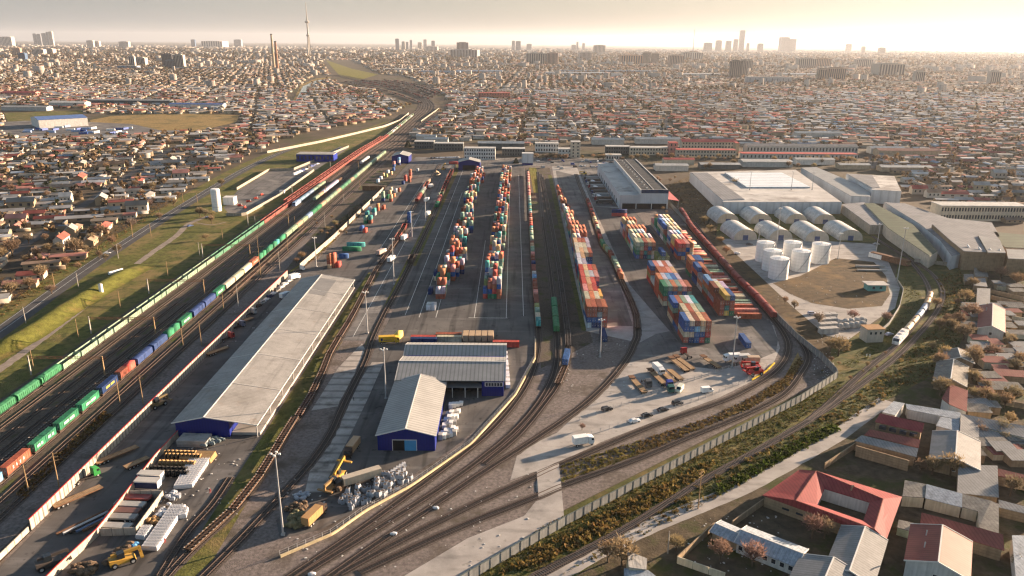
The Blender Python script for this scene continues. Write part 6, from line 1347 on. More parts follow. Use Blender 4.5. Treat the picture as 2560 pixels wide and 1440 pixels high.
for k in range(5):
    t = thing('steel_pipe', 'long steel %s lying beside the red coped wall, %s from left' % (['ladder frame', 'pipe', 'pipe', 'blue girder', 'rusty girder'][k], nth(k)), 'steel stock', (*G(205 + 16 * k, 1310 - 2 * k), .4), R(55), 'stored steel'); mb = MB()
    if k in (1, 2): mb.tube((-7, 0, .2), (7, 0, .2), .45, n=10)
    else: mb.box(-7, 7, -.35, .35, 0, .5)
    mb.build('girder', [m_rust, m_galv, m_dsteel, mat('blue_steel', (.12,.16,.24)), m_rust][k], t)
for k in range(26):    # wrapped pallets right of the small blue shed
    px, py = [(1102,1098),(1108,1088),(1113,1070),(1118,1055),(1124,1040),(1132,1020)][k % 6]; px += (k // 6) * 8.5 - (k % 6) * 1; py -= (k // 6) * 2.6
    x, y = G(px, py); mb = MB(); hh = rr.uniform(1.2, 2.3); mb.box(-.75, .75, -1.1, 1.1, .15, hh); o = mb.build('wrapped_pallet', m_white if k % 4 else m_bale, None, (x, y, 0), rr.uniform(-.1, .1)); tag(o, 'white wrapped pallet beside the small blue shed, %s row, %s from the shed' % (nth(k % 6), nth(k // 6)), 'pallet', 'wrapped pallets')
for k in range(9):
    x, y = G(1270 - .8 * k, 968 - 9.5 * k); mb = MB(); mb.box(-.9, .9, -1.3, 1.3, .1, 1.6 + .3 * (k % 3)); tag(mb.build('wrapped_pallet', m_white, None, (x, y, 0)), 'white wrapped load by the right wall of the wide blue warehouse, %s from front' % nth(k), 'pallet', 'wrapped loads')
for k in range(5):
    x, y = G(1165 + 15.5 * k, 850 + .3 * (k % 2)); t = thing('parked_camper', 'tan boxy trailer cab behind the wide blue warehouse, %s from left' % nth(k), 'trailer', (x, y, 0), math.pi/2, 'tan trailers behind the warehouse'); ubox(t, 'body', -3.4, 3.4, -1.25, 1.25, .6, 3.6, mat('tan_body', (.42,.30,.19), .7, .2, .5)); [put('wheel', ME_BWHEEL, t, (sx, sy, .5)) for sx in (-2, 2) for sy in (-1, 1)]
for k in range(22):    # concrete blocks and bales east of the wall
    if k < 12: px, py = 2055 + (k % 3) * 15 - (k // 3) * 1, 833 - (k // 3) * 12 - (k % 3) * 1
    else: px, py = 2100 + (k - 12) % 5 * 14, 822 - ((k - 12) // 5) * 10 - ((k - 12) % 5) * 1.5
    x, y = G(px, py); mb = MB(); mb.blob((0, 0, 1.3), 1.9, rr, 0, (1.1, 1.0, .9)) if k >= 12 else mb.box(-1.5, 1.5, -1.6, 1.6, 0, 2.8)
    tag(mb.build('wrapped_bale', m_bale, None, (x, y, 0), .1), 'grey wrapped bale in the store beyond the boundary wall, %s row, %s' % (nth((k // 3) if k < 12 else 4 + (k - 12) // 5), nth(k % 3 if k < 12 else (k - 12) % 5)), 'bale', 'grey bales')
for k, (px, py, rz) in enumerate([(2175, 668, -.05), (2180, 677, -.05)]): t = thing('concrete_beam', 'long pale concrete beam lying at the dirt field edge, %s' % ['rear with round holes', 'front'][k], 'beam', (*G(px, py), 0), rz, 'concrete beams'); ubox(t, 'beam', -9, 9, -.7, .7, 0, 1.3 - .4 * k, m_conc)
for k, (px, py) in enumerate([(1090, 1272), (984, 1337), (780, 1438)]): x, y = G(px, py); mb = MB(); mb.blob((0, 0, .4), .75, rr, 0, (1.5, 1, .6)); tag(mb.build('dumped_bag', m_bag, None, (x, y, 0)), 'white dumped bag lying beside the curved tracks, %s from the top' % nth(k), 'bag', 'dumped bags')
mb = MB()
rr2 = random.Random(70)
for px0, px1, py0, py1, n in ((690, 1330, 1180, 1420, 90), (2035, 2090, 880, 950, 60), (1940, 2220, 660, 770, 60), (400, 600, 1100, 1300, 70), (1720, 1950, 1290, 1430, 60), (560, 760, 760, 900, 60), (1400, 1580, 850, 1000, 40), (2040, 2120, 780, 860, 25), (1700, 1800, 450, 560, 60)):
    for _ in range(n):
        x, y = G(rr2.uniform(px0, px1), rr2.uniform(py0, py1)); s = rr2.uniform(.08, .34); mb.at(x, y, 0, rr2.random() * 3); mb.box(-s, s, -s * .7, s * .7, 0, s * .5)
tag(mb.build('scattered_litter', mat('litter', (.5, .49, .46), .9, .3, 2)), kind='stuff')
# ------------------------------------------------------------------ village houses bottom right
m_rred = mat('red_metal_roof', (.25, .052, .052), .7, .15, .3, stripe=('X', 1.0, .25)); m_rpink = mat('faded_red_roof', (.25, .08, .062), .6, .15, .3, stripe=('X', 1.0, .25)); m_rgrey = mat('ribbed_grey_roof', (.24, .24, .235), .75, .15, .3, stripe=('X', 1.0, .3), streak=.1); m_rslate = mat('asbestos_roof', (.22, .205, .18), .9, .25, .4, stripe=('X', 1.1, .2), streak=.25); m_rsilver = mat('silver_roof', (.31, .345, .38), .65, .25, .5, stripe=('X', .9, .2), streak=.25)
m_cream = mat('cream_wall', (.55, .49, .36), .9, .12, .4, streak=.2); m_wwh = mat('white_wall', (.52, .51, .48), .9, .1, .4, streak=.2); m_tan2 = mat('adobe_wall', (.29, .22, .145), .95, .2, .4, streak=.2)
def rhouse(name, label, r0, r1, W, h, rise, wall, roof, cat='house', extra=0.6, win=None, chim=0):
    a, b = np.array(G(*r0, h + rise)), np.array(G(*r1, h + rise)); d = b - a; L = np.linalg.norm(d); c = (a + b) / 2
    t = gshed(name, label, cat, c[0], c[1], math.atan2(d[1], d[0]), L, W, h, rise, wall, roof, extra, group=None)
    if win:
        mb = MB(); mb.box(-.55, .55, -.05, .05, 0, 1.3); me = mb.mesh('window', m_win); fr = MB(); fr.box(-.7, .7, -.04, .04, -.15, 1.45); fm = fr.mesh('window_frame', m_trim)
        for s in (-1, 1):
            for k in range(win): w_ = put('window', me, t, (-L/2 + L * (k + .5) / win, s * (W / 2 + .02), h * .38)); put('frame', fm, w_, (0, -s * .02, 0))
        for s in (-1, 1): w_ = put('window', me, t, (s * (L / 2 + .02), 0, h * .4), math.pi / 2); put('frame', fm, w_, (0, 0, 0))
    for k in range(chim): mb = MB(); mb.tube((0, 0, 0), (0, 0, 1.8), .16, n=8); mb.tube((0, 0, 1.6), (.5, 0, 2.0), .16, n=8); mb.build('flue', m_galv, t, (-L * .2 + L * .35 * k, -W * .25, h + rise * .55))
    return t
def proof(name, label, roofs, wall, cat='house', drop=True):
    """roof planes given as photo outlines with a height per corner; walls drop from each plane"""
    x0, y0 = G(*roofs[0][1][0][:2], roofs[0][1][0][2]); t = thing(name, label, cat, (x0, y0, 0))
    for m, pts in roofs:
        P = [(*[q - o for q, o in zip(G(x, y, z), (x0, y0))], z) for x, y, z in pts]
        if sum(P[i][0]*P[(i+1)%len(P)][1] - P[(i+1)%len(P)][0]*P[i][1] for i in range(len(P))) < 0: P = P[::-1]
        mb = MB(); slab(mb, P, .2); mb.build('roof', m, t)
        c = np.mean([p[:2] for p in P], axis=0); Q = [(c[0] + (x - c[0]) * .95, c[1] + (y - c[1]) * .95, z - .2) for x, y, z in P]
        mb = MB(); mb.hexa([(x, y, 0) for x, y, z in Q], Q); mb.build('wall', wall, t)
    return t
# the red courtyard house
t = thing('courtyard_house', 'large red metal roofed house built round a dark open courtyard', 'house', (*G(2080, 1262), 0)); ox, oy = t.location[:2]
O_ = [(1906,1238,3.9),(1998,1174,3.9),(2255,1242,3.9),(2216,1350,3.9)]; M_ = [(1990,1251,6.2),(2041,1177,6.2),(2208,1247,5.6),(2186,1322,5.6)]; I_ = [(2043,1262,4.4),(2062,1222,4.4),(2174,1256,4.4),(2158,1302,4.4)]
w3 = lambda p: (*[a - b for a, b in zip(G(*p), (ox, oy))], p[2]); O3, M3_, I3 = [w3(p) for p in O_], [w3(p) for p in M_], [w3(p) for p in I_]
for k in range(4):
    n2 = (k + 1) % 4
    for nm, q in (('outer_roof_slope', [O3[k], O3[n2], M3_[n2], M3_[k]]), ('inner_roof_slope', [M3_[k], M3_[n2], I3[n2], I3[k]])):
        A_ = sum(q[i][0]*q[(i+1)%4][1] - q[(i+1)%4][0]*q[i][1] for i in range(4)); mb = MB(); slab(mb, q if A_ > 0 else q[::-1], .15); mb.build(nm, m_rred, t)
    mb = MB(); p, q = O3[k], O3[n2]; cc = np.mean([v[:2] for v in O3], axis=0); s_ = lambda v, f=.96: (cc[0] + (v[0]-cc[0])*f, cc[1] + (v[1]-cc[1])*f); mb.beam((*s_(p), 1.9), (*s_(q), 1.9), .3, 3.8); mb.build('outer_wall', m_brick if k in (3, 0) else m_tan2, t)
    mb = MB(); ci = np.mean([v[:2] for v in I3], axis=0); s2 = lambda v, f=1.12: (ci[0] + (v[0]-ci[0])*f, ci[1] + (v[1]-ci[1])*f); a2, b2 = s2(I3[k]), s2(I3[n2]); mb.beam((*a2, 2.1), (*b2, 2.1), .3, 4.2); mb.build('courtyard_wall', m_wwh, t)
    for q in range(3): u = (q + .5) / 3; px_, py_ = s2(I3[k], 1.105), s2(I3[n2], 1.105); an = math.atan2(py_[1]-px_[1], py_[0]-px_[0]); mb = MB(); mb.box(-.6, .6, -.05, .05, 0, 1.5); mb.build('window', m_win, t, (px_[0]*(1-u)+py_[0]*u, px_[1]*(1-u)+py_[1]*u, 1.2), an)
for k in range(4): mb = MB(); mb.beam(M3_[k], M3_[(k+1)%4], .25, .15); mb.build('ridge_cap', m_rpink, t)
mb = MB(); a2, b2 = np.array(O3[3]), np.array(O3[0])
for k in range(7): u = .08 + .12 * k; p = a2 * (1-u) + b2 * u; mb.at(p[0] * .975, p[1] * .975, 0, math.atan2(*(b2 - a2)[1::-1])); mb.box(-1, 1, -.1, .35, 1.7, 2.2)
mb.build('slit_windows', m_win, t); mb = MB(); p = w3((2128, 1226, 5.2)); mb.tube((p[0], p[1], 4.8), (p[0], p[1], 6.6), .25, n=8); mb.tube((p[0], p[1], 6.5), (p[0] + .6, p[1], 6.9), .28, n=8); mb.build('chimney', m_tan2, t)
rhouse('grey_house', 'grey ribbed gable roof house below the red courtyard house', (2162,1321), (2125,1425), 11, 3.8, 1.8, m_wwh, m_rgrey, win=3); rhouse('blue_grey_house', 'blue grey ribbed roof cut by the bottom edge', (2083,1398), (2052,1470), 15, 4, 2.2, m_wwh, m_rgrey, win=3)
rhouse('long_white_house', 'long low white house with ribbed blue grey roof in the dark garden', (1858,1328), (2003,1384), 8.5, 3.2, 1.2, m_wwh, m_rsilver, win=7); rhouse('garden_shed', 'low grey sheet shed behind the long white house', (1794,1312), (1862,1342), 6, 2.5, .7, m_tan2, m_rsilver)
rhouse('red_ribbed_house', 'red ribbed gable house with white front wall at the bottom edge', (2356,1317), (2346,1404), 14, 5.2, 2.3, m_wwh, m_rpink, win=2, chim=2)
proof('red_row_house', 'long single slope red roof behind the red ribbed house', [(m_rpink, [(2304,1281,5),(2508,1336,5),(2511,1376,3.8),(2300,1312,3.8)])], m_brick)
proof('silver_row_house', 'silver and grey patched single slope roofs round a dark yard', [(m_rsilver, [(2316,1210,4.6),(2406,1234,4.6),(2405,1268,3.8),(2313,1245,3.8)]), (m_rslate, [(2262,1200,4.4),(2315,1210,4.4),(2312,1244,3.7),(2256,1240,3.7)]), (m_rslate, [(2406,1234,4.5),(2478,1252,4.5),(2445,1278,3.8),(2405,1267,3.8)]), (m_rslate, [(2478,1252,4.5),(2497,1260,4.5),(2497,1334,3.8),(2447,1318,3.8),(2445,1278,3.8)])], m_cream)
proof('flat_sheet_house', 'broad pale ribbed sheet roof with a pole shadow beside bare trees', [(m_rgrey, [(2396,1161,4.6),(2494,1164,4.8),(2497,1243,4.0),(2393,1232,3.8)])], m_tan2)
rhouse('pale_gable_house', 'pale grey gable roof house with one sunlit slope in the middle of the village', (2393,1080), (2389,1145), 13.5, 4.6, 2.0, m_tan2, m_rgrey, win=2)
proof('long_cream_house', 'long cream house with ribbed pale roof and green framed windows', [(m_rgrey, [(2402,1034,5),(2600,1072,5),(2600,1104,4),(2447,1065,4)]), (m_rgrey, [(2402,1034,5.002),(2447,1065,4.002),(2448,1105,3.7),(2400,1082,4.2)])], m_cream)
ob = bpy.data.objects[-1] if False else [o for o in bpy.data.objects if o.name.startswith('long_cream_house')][0]; lx, ly = ob.location[:2]
a2, b2 = [np.array(G(x, y, 3.9)) - (lx, ly) for x, y in ((2455, 1068), (2600, 1105))]
for k in range(6): u = (k + .4) / 6; p = a2 * (1-u) + b2 * u; an = math.atan2(*(b2 - a2)[::-1]); mb = MB(); mb.box(-.9, .9, -.5, .4, 0, 1.5); mb.build('window', m_win if k % 2 else mat('green_window', (.06,.16,.13), .3), ob, (p[0], p[1], 1.4), an)
proof('two_tier_house', 'two storey house with stepped red roofs over a grey hipped porch roof', [(m_rred, [(2200,1033,7.6),(2311,1058,7.6),(2305,1081,6.4),(2187,1054,6.4)]), (m_rpink, [(2174,1073,5),(2301,1099,5),(2297,1119,4.2),(2161,1087,4.2)]), (m_rgrey, [(2154,1088,4.6),(2296,1121,4.6),(2291,1142,3.8),(2136,1101,3.8)])], m_brick)
ob = [o for o in bpy.data.objects if o.name.startswith('two_tier_house')][0]; lx, ly = ob.location[:2]; a2, b2 = [np.array(G(x, y, 6.0)) - (lx, ly) for x, y in ((2190, 1060), (2302, 1086))]
for k in range(4): u = (k + .7) / 4.4; p = a2 * (1-u) + b2 * u; an = math.atan2(*(b2 - a2)[::-1]); mb = MB(); mb.box(-1.1, 1.1, -.35, .5, 0, 1.3); mb.build('window', m_win, ob, (p[0], p[1], 4.6), an)
proof('blue_grey_wing', 'flat blue grey roofed wings around a small courtyard', [(m_rsilver, [(2205,1030,4),(2234,1003,4),(2262,1008,4),(2238,1038,4)]), (m_rsilver, [(2264,1009,4.2),(2402,1031,4.2),(2400,1049,3.8),(2268,1023,3.8)]), (m_rsilver, [(2352,1042,4.1),(2400,1050,4.1),(2398,1080,3.7),(2340,1064,3.7)])], m_wwh)
proof('pink_roof_house', 'sunlit pink red roof house with white gable at the embankment', [(m_rpink, [(2375,960,5.6),(2420,976,5.6),(2417,1029,4.4),(2372,1010,4.8),(2354,996,4.2)])], m_wwh)
rhouse('brown_roof_house', 'brown and slate gable house between two orange trees', (2384,900), (2377,946), 11, 4, 2, m_tan2, m_rslate, win=2); rhouse('slate_barn', 'dark slate roof barn behind the brown gable house', (2395,872), (2402,893), 10, 4, 1.8, m_tan2, m_rslate)
rhouse('old_rose_house', 'old rose gable roof house with white gable wall', (2482,760), (2480,815), 10.5, 4.2, 2, m_wwh, m_rpink, win=2, chim=1)
proof('lean_to', 'pair of grey lean-to roofs at the back of the village', [(m_rslate, [(2435,669,3.6),(2466,671,3.6),(2471,692,3),(2437,691,3)]), (m_rslate, [(2409,685,3),(2435,685,3),(2432,701,2.6),(2412,703,2.6)]), (m_rgrey, [(2433,697,3.4),(2463,695,3.4),(2469,717,3),(2434,713,3)])], m_tan2, 'shed')
proof('ribbed_barn', 'long pale ribbed barn roof behind the old rose house', [(m_rgrey, [(2443,720,3.8),(2476,721,3.8),(2475,763,3.2),(2440,770,3.2)])], m_tan2, 'barn')
proof('small_hip_house', 'small pointed grey roof at the bottom edge beside the lane', [(m_rgrey, [(1567,1376,5.6),(1584,1391,3.9),(1618,1396,3.9)]), (m_rgrey, [(1567,1376,5.601),(1618,1396,3.9),(1616,1424,3.9),(1572,1418,4.6)]), (m_rsilver, [(1560,1420,3.6),(1620,1425,3.6),(1680,1470,3.2),(1560,1470,3.2)])], m_cream)
proof('edge_blue_house', 'blue grey roof at the right bottom edge', [(m_rsilver, [(2530,1338,4.8),(2620,1340,4.8),(2620,1450,4),(2540,1450,4)])], m_wwh); proof('edge_red_shed', 'small faded red roof strip right of the ribbed sheet roof', [(m_rpink, [(2495,1171,4),(2600,1196,4),(2600,1210,3.4),(2496,1190,3.4)])], m_brick, 'shed'); proof('edge_pale_shed', 'narrow pale roof strip right of the slate yard', [(m_rgrey, [(2497,1249,3.6),(2600,1276,3.6),(2600,1292,3.2),(2497,1268,3.2)])], m_brick, 'shed')
proof('green_kiosk', 'small pale green box hut between the red roofs', [(m_rslate, [(2247,1299,2.8),(2285,1307,2.8),(2283,1330,2.6),(2243,1318,2.6)])], mat('pale_green_wall', (.42,.46,.30)), 'hut')
for k, (pts, l) in enumerate([([(1692,1408),(1785,1322)], 'sunlit, around the dark garden, lane side'), ([(1692,1408),(1812,1450)], 'around the dark garden, front side'), ([(1908,1262),(1880,1282),(1830,1318)], 'low, from the red courtyard house along the lane'), ([(2060,1172),(2138,1120)], 'from the brown porch house to the lane'), ([(2476,733),(2600,762)], 'upper of the right garden strips'), ([(2477,748),(2600,775)], 'second right garden strip'), ([(2505,795),(2600,812)], 'pale, right of the old rose house'), ([(2496,830),(2600,850)], 'below the old rose house'), ([(2447,888),(2600,920)], 'blue topped, in the gardens'), ([(2425,932),(2600,958)], 'with white posts, in the gardens'), ([(2403,968),(2480,985)], 'grey, by the pink roof'), ([(2440,1100),(2600,1140)], 'below the long cream house'), ([(2440,1120),(2600,1165)], 'with white posts below the cream house'), ([(2500,1010),(2600,1030)], 'below bare trees in the gardens')]):
    wall_run('garden_wall', 'adobe garden wall, ' + l, 'wall', GP(pts), 2.2, .3, m_tan2 if k not in (6, 1) else m_cream, None, 4, None, 'garden walls')
t = thing('brick_wall', 'tall brown brick wall before the two tier house', 'wall', (*G(2138, 1128), 0)); lx, ly = t.location[:2]; mb = MB(); a2, b2 = np.array(G(2137, 1140)) - (lx, ly), np.array(G(2268, 1178)) - (lx, ly); mb.beam((*a2, 2), (*b2, 2), .4, 4); mb.build('wall', m_brick, t)
for k, (px, py) in enumerate([(2166, 893), (2174, 893)]): t = thing('person', 'person in white standing on the grass by the switch, %s of two' % ['left', 'right'][k], 'person', (*G(px, py), 0), 0, 'people in white')
def person(root, top, legs, pose=0.0):
    """standing figure as one continuous skinned surface"""
    J = [(0,0,.95),(0,0,1.25),(0,0,1.45),(0,0,1.55),(0,.02,1.68), (.09,0,.9),(.1,.02+pose,.5),(.1,pose*1.6,.08),(.1,pose*1.6+.14,.04), (-.09,0,.9),(-.1,.02-pose,.5),(-.1,-pose*1.6,.08),(-.1,-pose*1.6+.14,.04), (.2,0,1.42),(.26,.02,1.15),(.27,.08,.9), (-.2,0,1.42),(-.26,.02,1.15),(-.27,.08,.9)]
    Rr = [.15,.15,.13,.06,.1,.09,.065,.045,.04,.09,.065,.045,.04,.07,.05,.035,.07,.05,.035]
    Ed = [(0,1),(1,2),(2,3),(3,4),(0,5),(5,6),(6,7),(7,8),(0,9),(9,10),(10,11),(11,12),(2,13),(13,14),(14,15),(2,16),(16,17),(17,18)]
    me = bpy.data.meshes.new('body'); me.from_pydata(J, Ed, []); o = put('body', me, root); o.color = (*top, 1); me.materials.append(m_paint)
    sk = o.modifiers.new('skin', 'SKIN'); ss = o.modifiers.new('smooth', 'SUBSURF'); ss.levels = ss.render_levels = 1
    for v, r in zip(me.skin_vertices[0].data, Rr): v.radius = (r, r)
    me.skin_vertices[0].data[0].use_root = True
    mb = MB(); mb.blob((0, .0, 1.74), .1, random.Random(1)); mb.build('hair', m_dsteel, root)
for o in [o for o in bpy.data.objects if o.name.startswith('person')]: person(o, (.8,.8,.78), None, .1)
for px, py, c, l in ((526, 1233, (.5,.05,.05), 'person in red by the tidy bag block'), (413, 1358, (.5,.04,.04), 'person in red beside the front bag block'), (884, 1003, (.05,.05,.06), 'person in dark clothes walking on the slab lane')):
    t = thing('person', l, 'person', (*G(px, py), 0)); person(t, c, None, .12)

# ------------------------------------------------------------------ trees
m_bark = mat('bark', (.13, .095, .065), .95, .25, 2); m_twig = mat('bare_twigs', None, .95, .3, .5, objcol=True, trans=.3); m_leaf = mat('evergreen', (.03, .045, .018), .9, .4, 1)
def tree_meshes(seed, n=1000, conifer=False, up=False):
    """unit tree, height 1: tapered trunk with limbs; crown of many thin twig blades"""
    r_ = random.Random(seed); tr = MB(); tr.tube((0,0,0), (.01,0,.32), .03, .02, 6); tips = []
    def limb(p, d, l, r, dep):
        q = tuple(p[i] + d[i] * l for i in range(3)); tr.tube(p, q, r, r * .55, 4 if dep else 5)
        if dep == 2: tips.append((p, q)); return
        if dep == 1: tips.append((p, q))
        for _ in range(3 if dep else 4):
            e = Vector(d) + Vector((r_.uniform(-.8,.8), r_.uniform(-.8,.8), r_.uniform(-.1,.8 if not up else 1.2))); e.normalize(); limb(q, tuple(e), l * r_.uniform(.6,.85), r * .55, dep + 1)
    if not conifer:
        for q_ in range(7):
            a = q_ * .9 + r_.random() * .8; e = Vector((math.cos(a) * .6, math.sin(a) * .6, r_.uniform(.35, 1.7))).normalized(); limb((.01, 0, .2 + r_.random() * .14), tuple(e), .2, .017, 0)
    else: tr.tube((0,0,.3), (0,0,.95), .02, .005, 5)
    cr = MB()
    for _ in range(n):
        if conifer:
            z = r_.random() ** 1.3 * .92 + .06; a = r_.random() * 6.28; q = (1.0 - z) * .24 * (.5 + .5 * r_.random()) + .02; b = Vector((q * math.cos(a), q * math.sin(a), z)); d = Vector((math.cos(a), math.sin(a), -.35)); l, w = .07, .03
        else:
            p, q = r_.choice(tips); u = r_.random(); b = Vector(p).lerp(Vector(q), u)
            if _ % 5 < 2:
                e_ = Vector((r_.gauss(0, 1), r_.gauss(0, 1), r_.gauss(0, 1))).normalized() * r_.uniform(.45, 1.0); lump = .85 + .25 * math.sin(e_.x * 7 + seed) * math.cos(e_.y * 6 + e_.z * 5); b = Vector((e_.x * .36 * lump, e_.y * .36 * lump, .62 + e_.z * .34 * lump))
            d = (b - Vector((0, 0, .35))).normalized() + Vector((r_.uniform(-.9,.9), r_.uniform(-.9,.9), r_.uniform(-.2,1.3))); d.normalize(); l, w = r_.uniform(.06, .13), r_.uniform(.008, .018)
        s = d.cross(Vector((r_.uniform(-1,1), r_.uniform(-1,1), r_.uniform(-1,1)))).normalized() * w; e = b + d * l
        cr.poly([tuple(b - s), tuple(b + s), tuple(e)])
    return tr.mesh('trunk', m_bark), cr.mesh('crown', m_leaf if conifer else m_twig)
TREES = [tree_meshes(k, 1150) for k in range(4)] + [tree_meshes(11, 900, True)] + [tree_meshes(20 + k, 1000, up=True) for k in range(2)]
TCOL = dict(brown=(.24,.175,.115), orange=(.27,.19,.115), red=(.25,.165,.13), grey=(.24,.20,.155), gold=(.29,.22,.125))
NT = [0]
def tree(x, y, h, kind, colk, label, group='trees', wide=1.0):
    tr, cr = TREES[kind]; NT[0] += 1; t = thing({4:'conifer'}.get(kind, 'bare_tree'), label, 'tree', (x, y, -.1), rnd.random() * 6.28, group, (h * wide, h * wide, h))
    put('trunk', tr, t); put('crown', cr, t, col=jcol(TCOL[colk], rnd, .15) if colk else None); return t
TP = [(190,640,13,0,'brown','large bare tree beside the left road',1.35),(32,640,12,1,'brown','bare tree at the left edge by the road',1.3),(105,700,10,2,'orange','orange brown tree below the left edge hut',1.4),(330,575,10,3,'grey','bare tree above the left road bend',1.3),(255,590,9,0,'brown','bare tree between the village and left road',1.4),(30,740,9,1,'orange','orange scrub tree on the left road bank',1.6),(75,725,8,2,'orange','second orange scrub tree on the left road bank',1.5),(130,735,6,3,'red','low reddish tree by the road kerb',1.6),(515,600,5,0,'gold','lone golden bush in the shaded grass',1.5),(755,650,6,1,'gold','golden bush beside the gravel road',1.5),(742,658,4,2,'brown','small brown bush beside the golden one',1.5),(820,580,5,2,'gold','sunlit bush in the strip before the cream wall',1.6),(838,565,5,1,'gold','second sunlit bush before the cream wall',1.6),
      (2095,890,10,0,'gold','golden bare tree hanging over the boundary wall corner',1.5),(2075,880,7,1,'orange','smaller orange tree beside the golden one',1.4),(2130,800,6,2,'red','pink bare tree beside the dirt field lane end',1.4),(1985,775,6,3,'brown','thin bare tree over the boundary wall',1.1),(1962,760,5,0,'brown','second thin bare tree over the wall',1.1),(2045,815,8,5,'grey','dry pampas like bush beside the grey bales',1.2),(2215,805,6,2,'red','pink bare bush by the curving lane',1.4),(1760,560,7,1,'gold','golden bush along the wall by the hangars',1.5),(1775,580,6,2,'gold','second golden bush along the wall by the hangars',1.5),(1800,610,6,3,'orange','orange bush in the wall side row',1.5),(1815,635,6,0,'orange','reddish bush in the wall side row',1.5),(1835,480,14,1,'gold','tall golden tree before the pale factory',1.0),(1855,470,8,2,'gold','low golden tree on the factory edge',1.2),
      (2350,920,8,5,'orange','orange upright tree left of the brown gable house',1.2),(2432,920,11,6,'orange','tall orange tree right of the brown gable house',1.0),(2350,990,9,0,'gold','golden round tree above the pink roof',1.3),(2408,850,9,1,'brown','dark bare tree in the village scrub',1.5),(2425,800,10,2,'brown','bare tree beside the ribbed barn',1.4),(2412,760,9,3,'gold','bare tree left of the ribbed barn',1.4),(2430,720,7,0,'gold','tangle of branches by the lean-to',1.5),(2395,815,8,1,'orange','orange tree left of the old rose house',1.4),(2500,700,9,2,'brown','bare tree behind the garden strips',1.4),(2540,715,9,3,'brown','bare tree at the right edge gardens',1.4),
      (2030,1345,8,5,'red','bare dark red tree inside the garden of the courtyard house',1.3),(2060,1345,7,6,'brown','second bare tree inside the courtyard house garden',1.2),(1800,1400,7,0,'red','bare reddish tree in front of the garden shed',1.3),(1880,1415,8,1,'red','bare reddish tree before the long white house',1.3),(1690,1375,5,2,'orange','round orange bush at the lane corner',1.5),(2330,1185,7,3,'orange','bare orange tree by the grey dirt patch',1.4),(2375,1190,9,0,'gold','golden bare tree before the ribbed sheet roof',1.2),(2300,1180,5,1,'brown','low brown bush by the brick wall',1.6),(2510,1110,5,2,'gold','small golden tree before the long cream house',1.2),(2460,1010,8,3,'orange','orange bare tree in the gardens above the cream house',1.3),(2530,1005,8,0,'brown','bare tree at the right edge above the cream house',1.3),(2510,1020,7,1,'gold','golden tree in the right gardens',1.3),(2525,1240,8,5,'brown','dark bare tree at the right edge yard',1.2),(2540,1425,5,6,'grey','thin bare tree at the bottom right corner',1.2),(1555,1415,9,0,'gold','golden bare tree over the lane at the bottom edge',1.4),(1520,1405,7,1,'orange','orange bare tree at the bottom edge',1.4),(1455,1075,3,2,'red','small rusty bush at the fence end',1.3),(2270,668,4,3,'gold','small golden bush at the track curve start',1.4),
      (2430,545,9,4,None,'dark conifer, leftmost before the cream school',1.3),(2490,550,8,4,None,'dark conifer, second before the cream school',1.3),(2545,548,10,4,None,'tall dark conifer before the cream school',1.2),(1020,368,9,4,None,'dark evergreen at the main line bend',2.0),(1290,408,6,4,None,'dark evergreen by the control block',2.2)]
for px, py, h, k, c, l, w in TP: tree(*G(px, py), h, k, c, l, 'trees near the tracks', w)
rr = random.Random(31)
def grove(n, px0, px1, py0, py1, h0, h1, cols, where, ks=(0,1,2,3)):
    for i in range(n):
        px, py = px0 + (px1 - px0) * (i + rr.random()) / n, rr.uniform(py0, py1); tree(*G(px, py), rr.uniform(h0, h1), rr.choice(ks), rr.choice(cols), 'bare tree in the %s, %s from left' % (where, nth(i)), 'trees of the ' + where, rr.uniform(1, 1.5))
grove(12, 1340, 1420, 396, 402, 6, 9, ['gold','orange'], 'row beside the grey white block'); grove(14, 1450, 1680, 396, 404, 6, 9, ['orange','gold','brown'], 'row before the beige blocks'); grove(8, 1240, 1310, 352, 358, 8, 12, ['brown','gold'], 'grove behind the white office'); grove(12, 1700, 1840, 398, 404, 5, 8, ['gold','orange'], 'row before the red roofed blocks'); grove(10, 1990, 2140, 403, 408, 6, 9, ['gold','orange'], 'row before the long red hall')
grove(19, 520, 660, 330, 360, 6, 9, ['orange','brown','red'], 'scrub above the left road'); grove(16, 330, 560, 410, 560, 6, 9, ['brown','orange','gold'], 'bank between village and left road'); grove(18, 0, 300, 600, 690, 5, 9, ['orange','brown'], 'left edge roadside'); grove(14, 930, 1030, 262, 275, 7, 11, ['orange','gold','brown'], 'wood inside the railway bend'); grove(20, 1660, 2190, 404, 424, 5, 9, ['orange','brown','gold'], 'lot behind the pale factory'); grove(16, 20, 560, 350, 520, 6, 10, ['brown','orange','grey'], 'left quarter gardens'); grove(14, 1900, 2260, 400, 415, 6, 9, ['gold','brown'], 'strip behind the long halls'); grove(20, 2330, 2440, 760, 960, 4, 8, ['orange','brown','gold'], 'thicket between curve and village'); grove(18, 2430, 2560, 690, 1160, 4, 8, ['orange','brown','gold'], 'village gardens'); grove(8, 2050, 2230, 880, 960, 1.5, 3, ['gold','orange'], 'rough grass inside the curve'); grove(9, 780, 870, 545, 590, 2.5, 4, ['gold','orange','brown'], 'scrub before the cream wall'); grove(12, 1640, 1720, 440, 540, 3, 5, ['orange','gold','brown'], 'scrub between dock warehouse and factory')

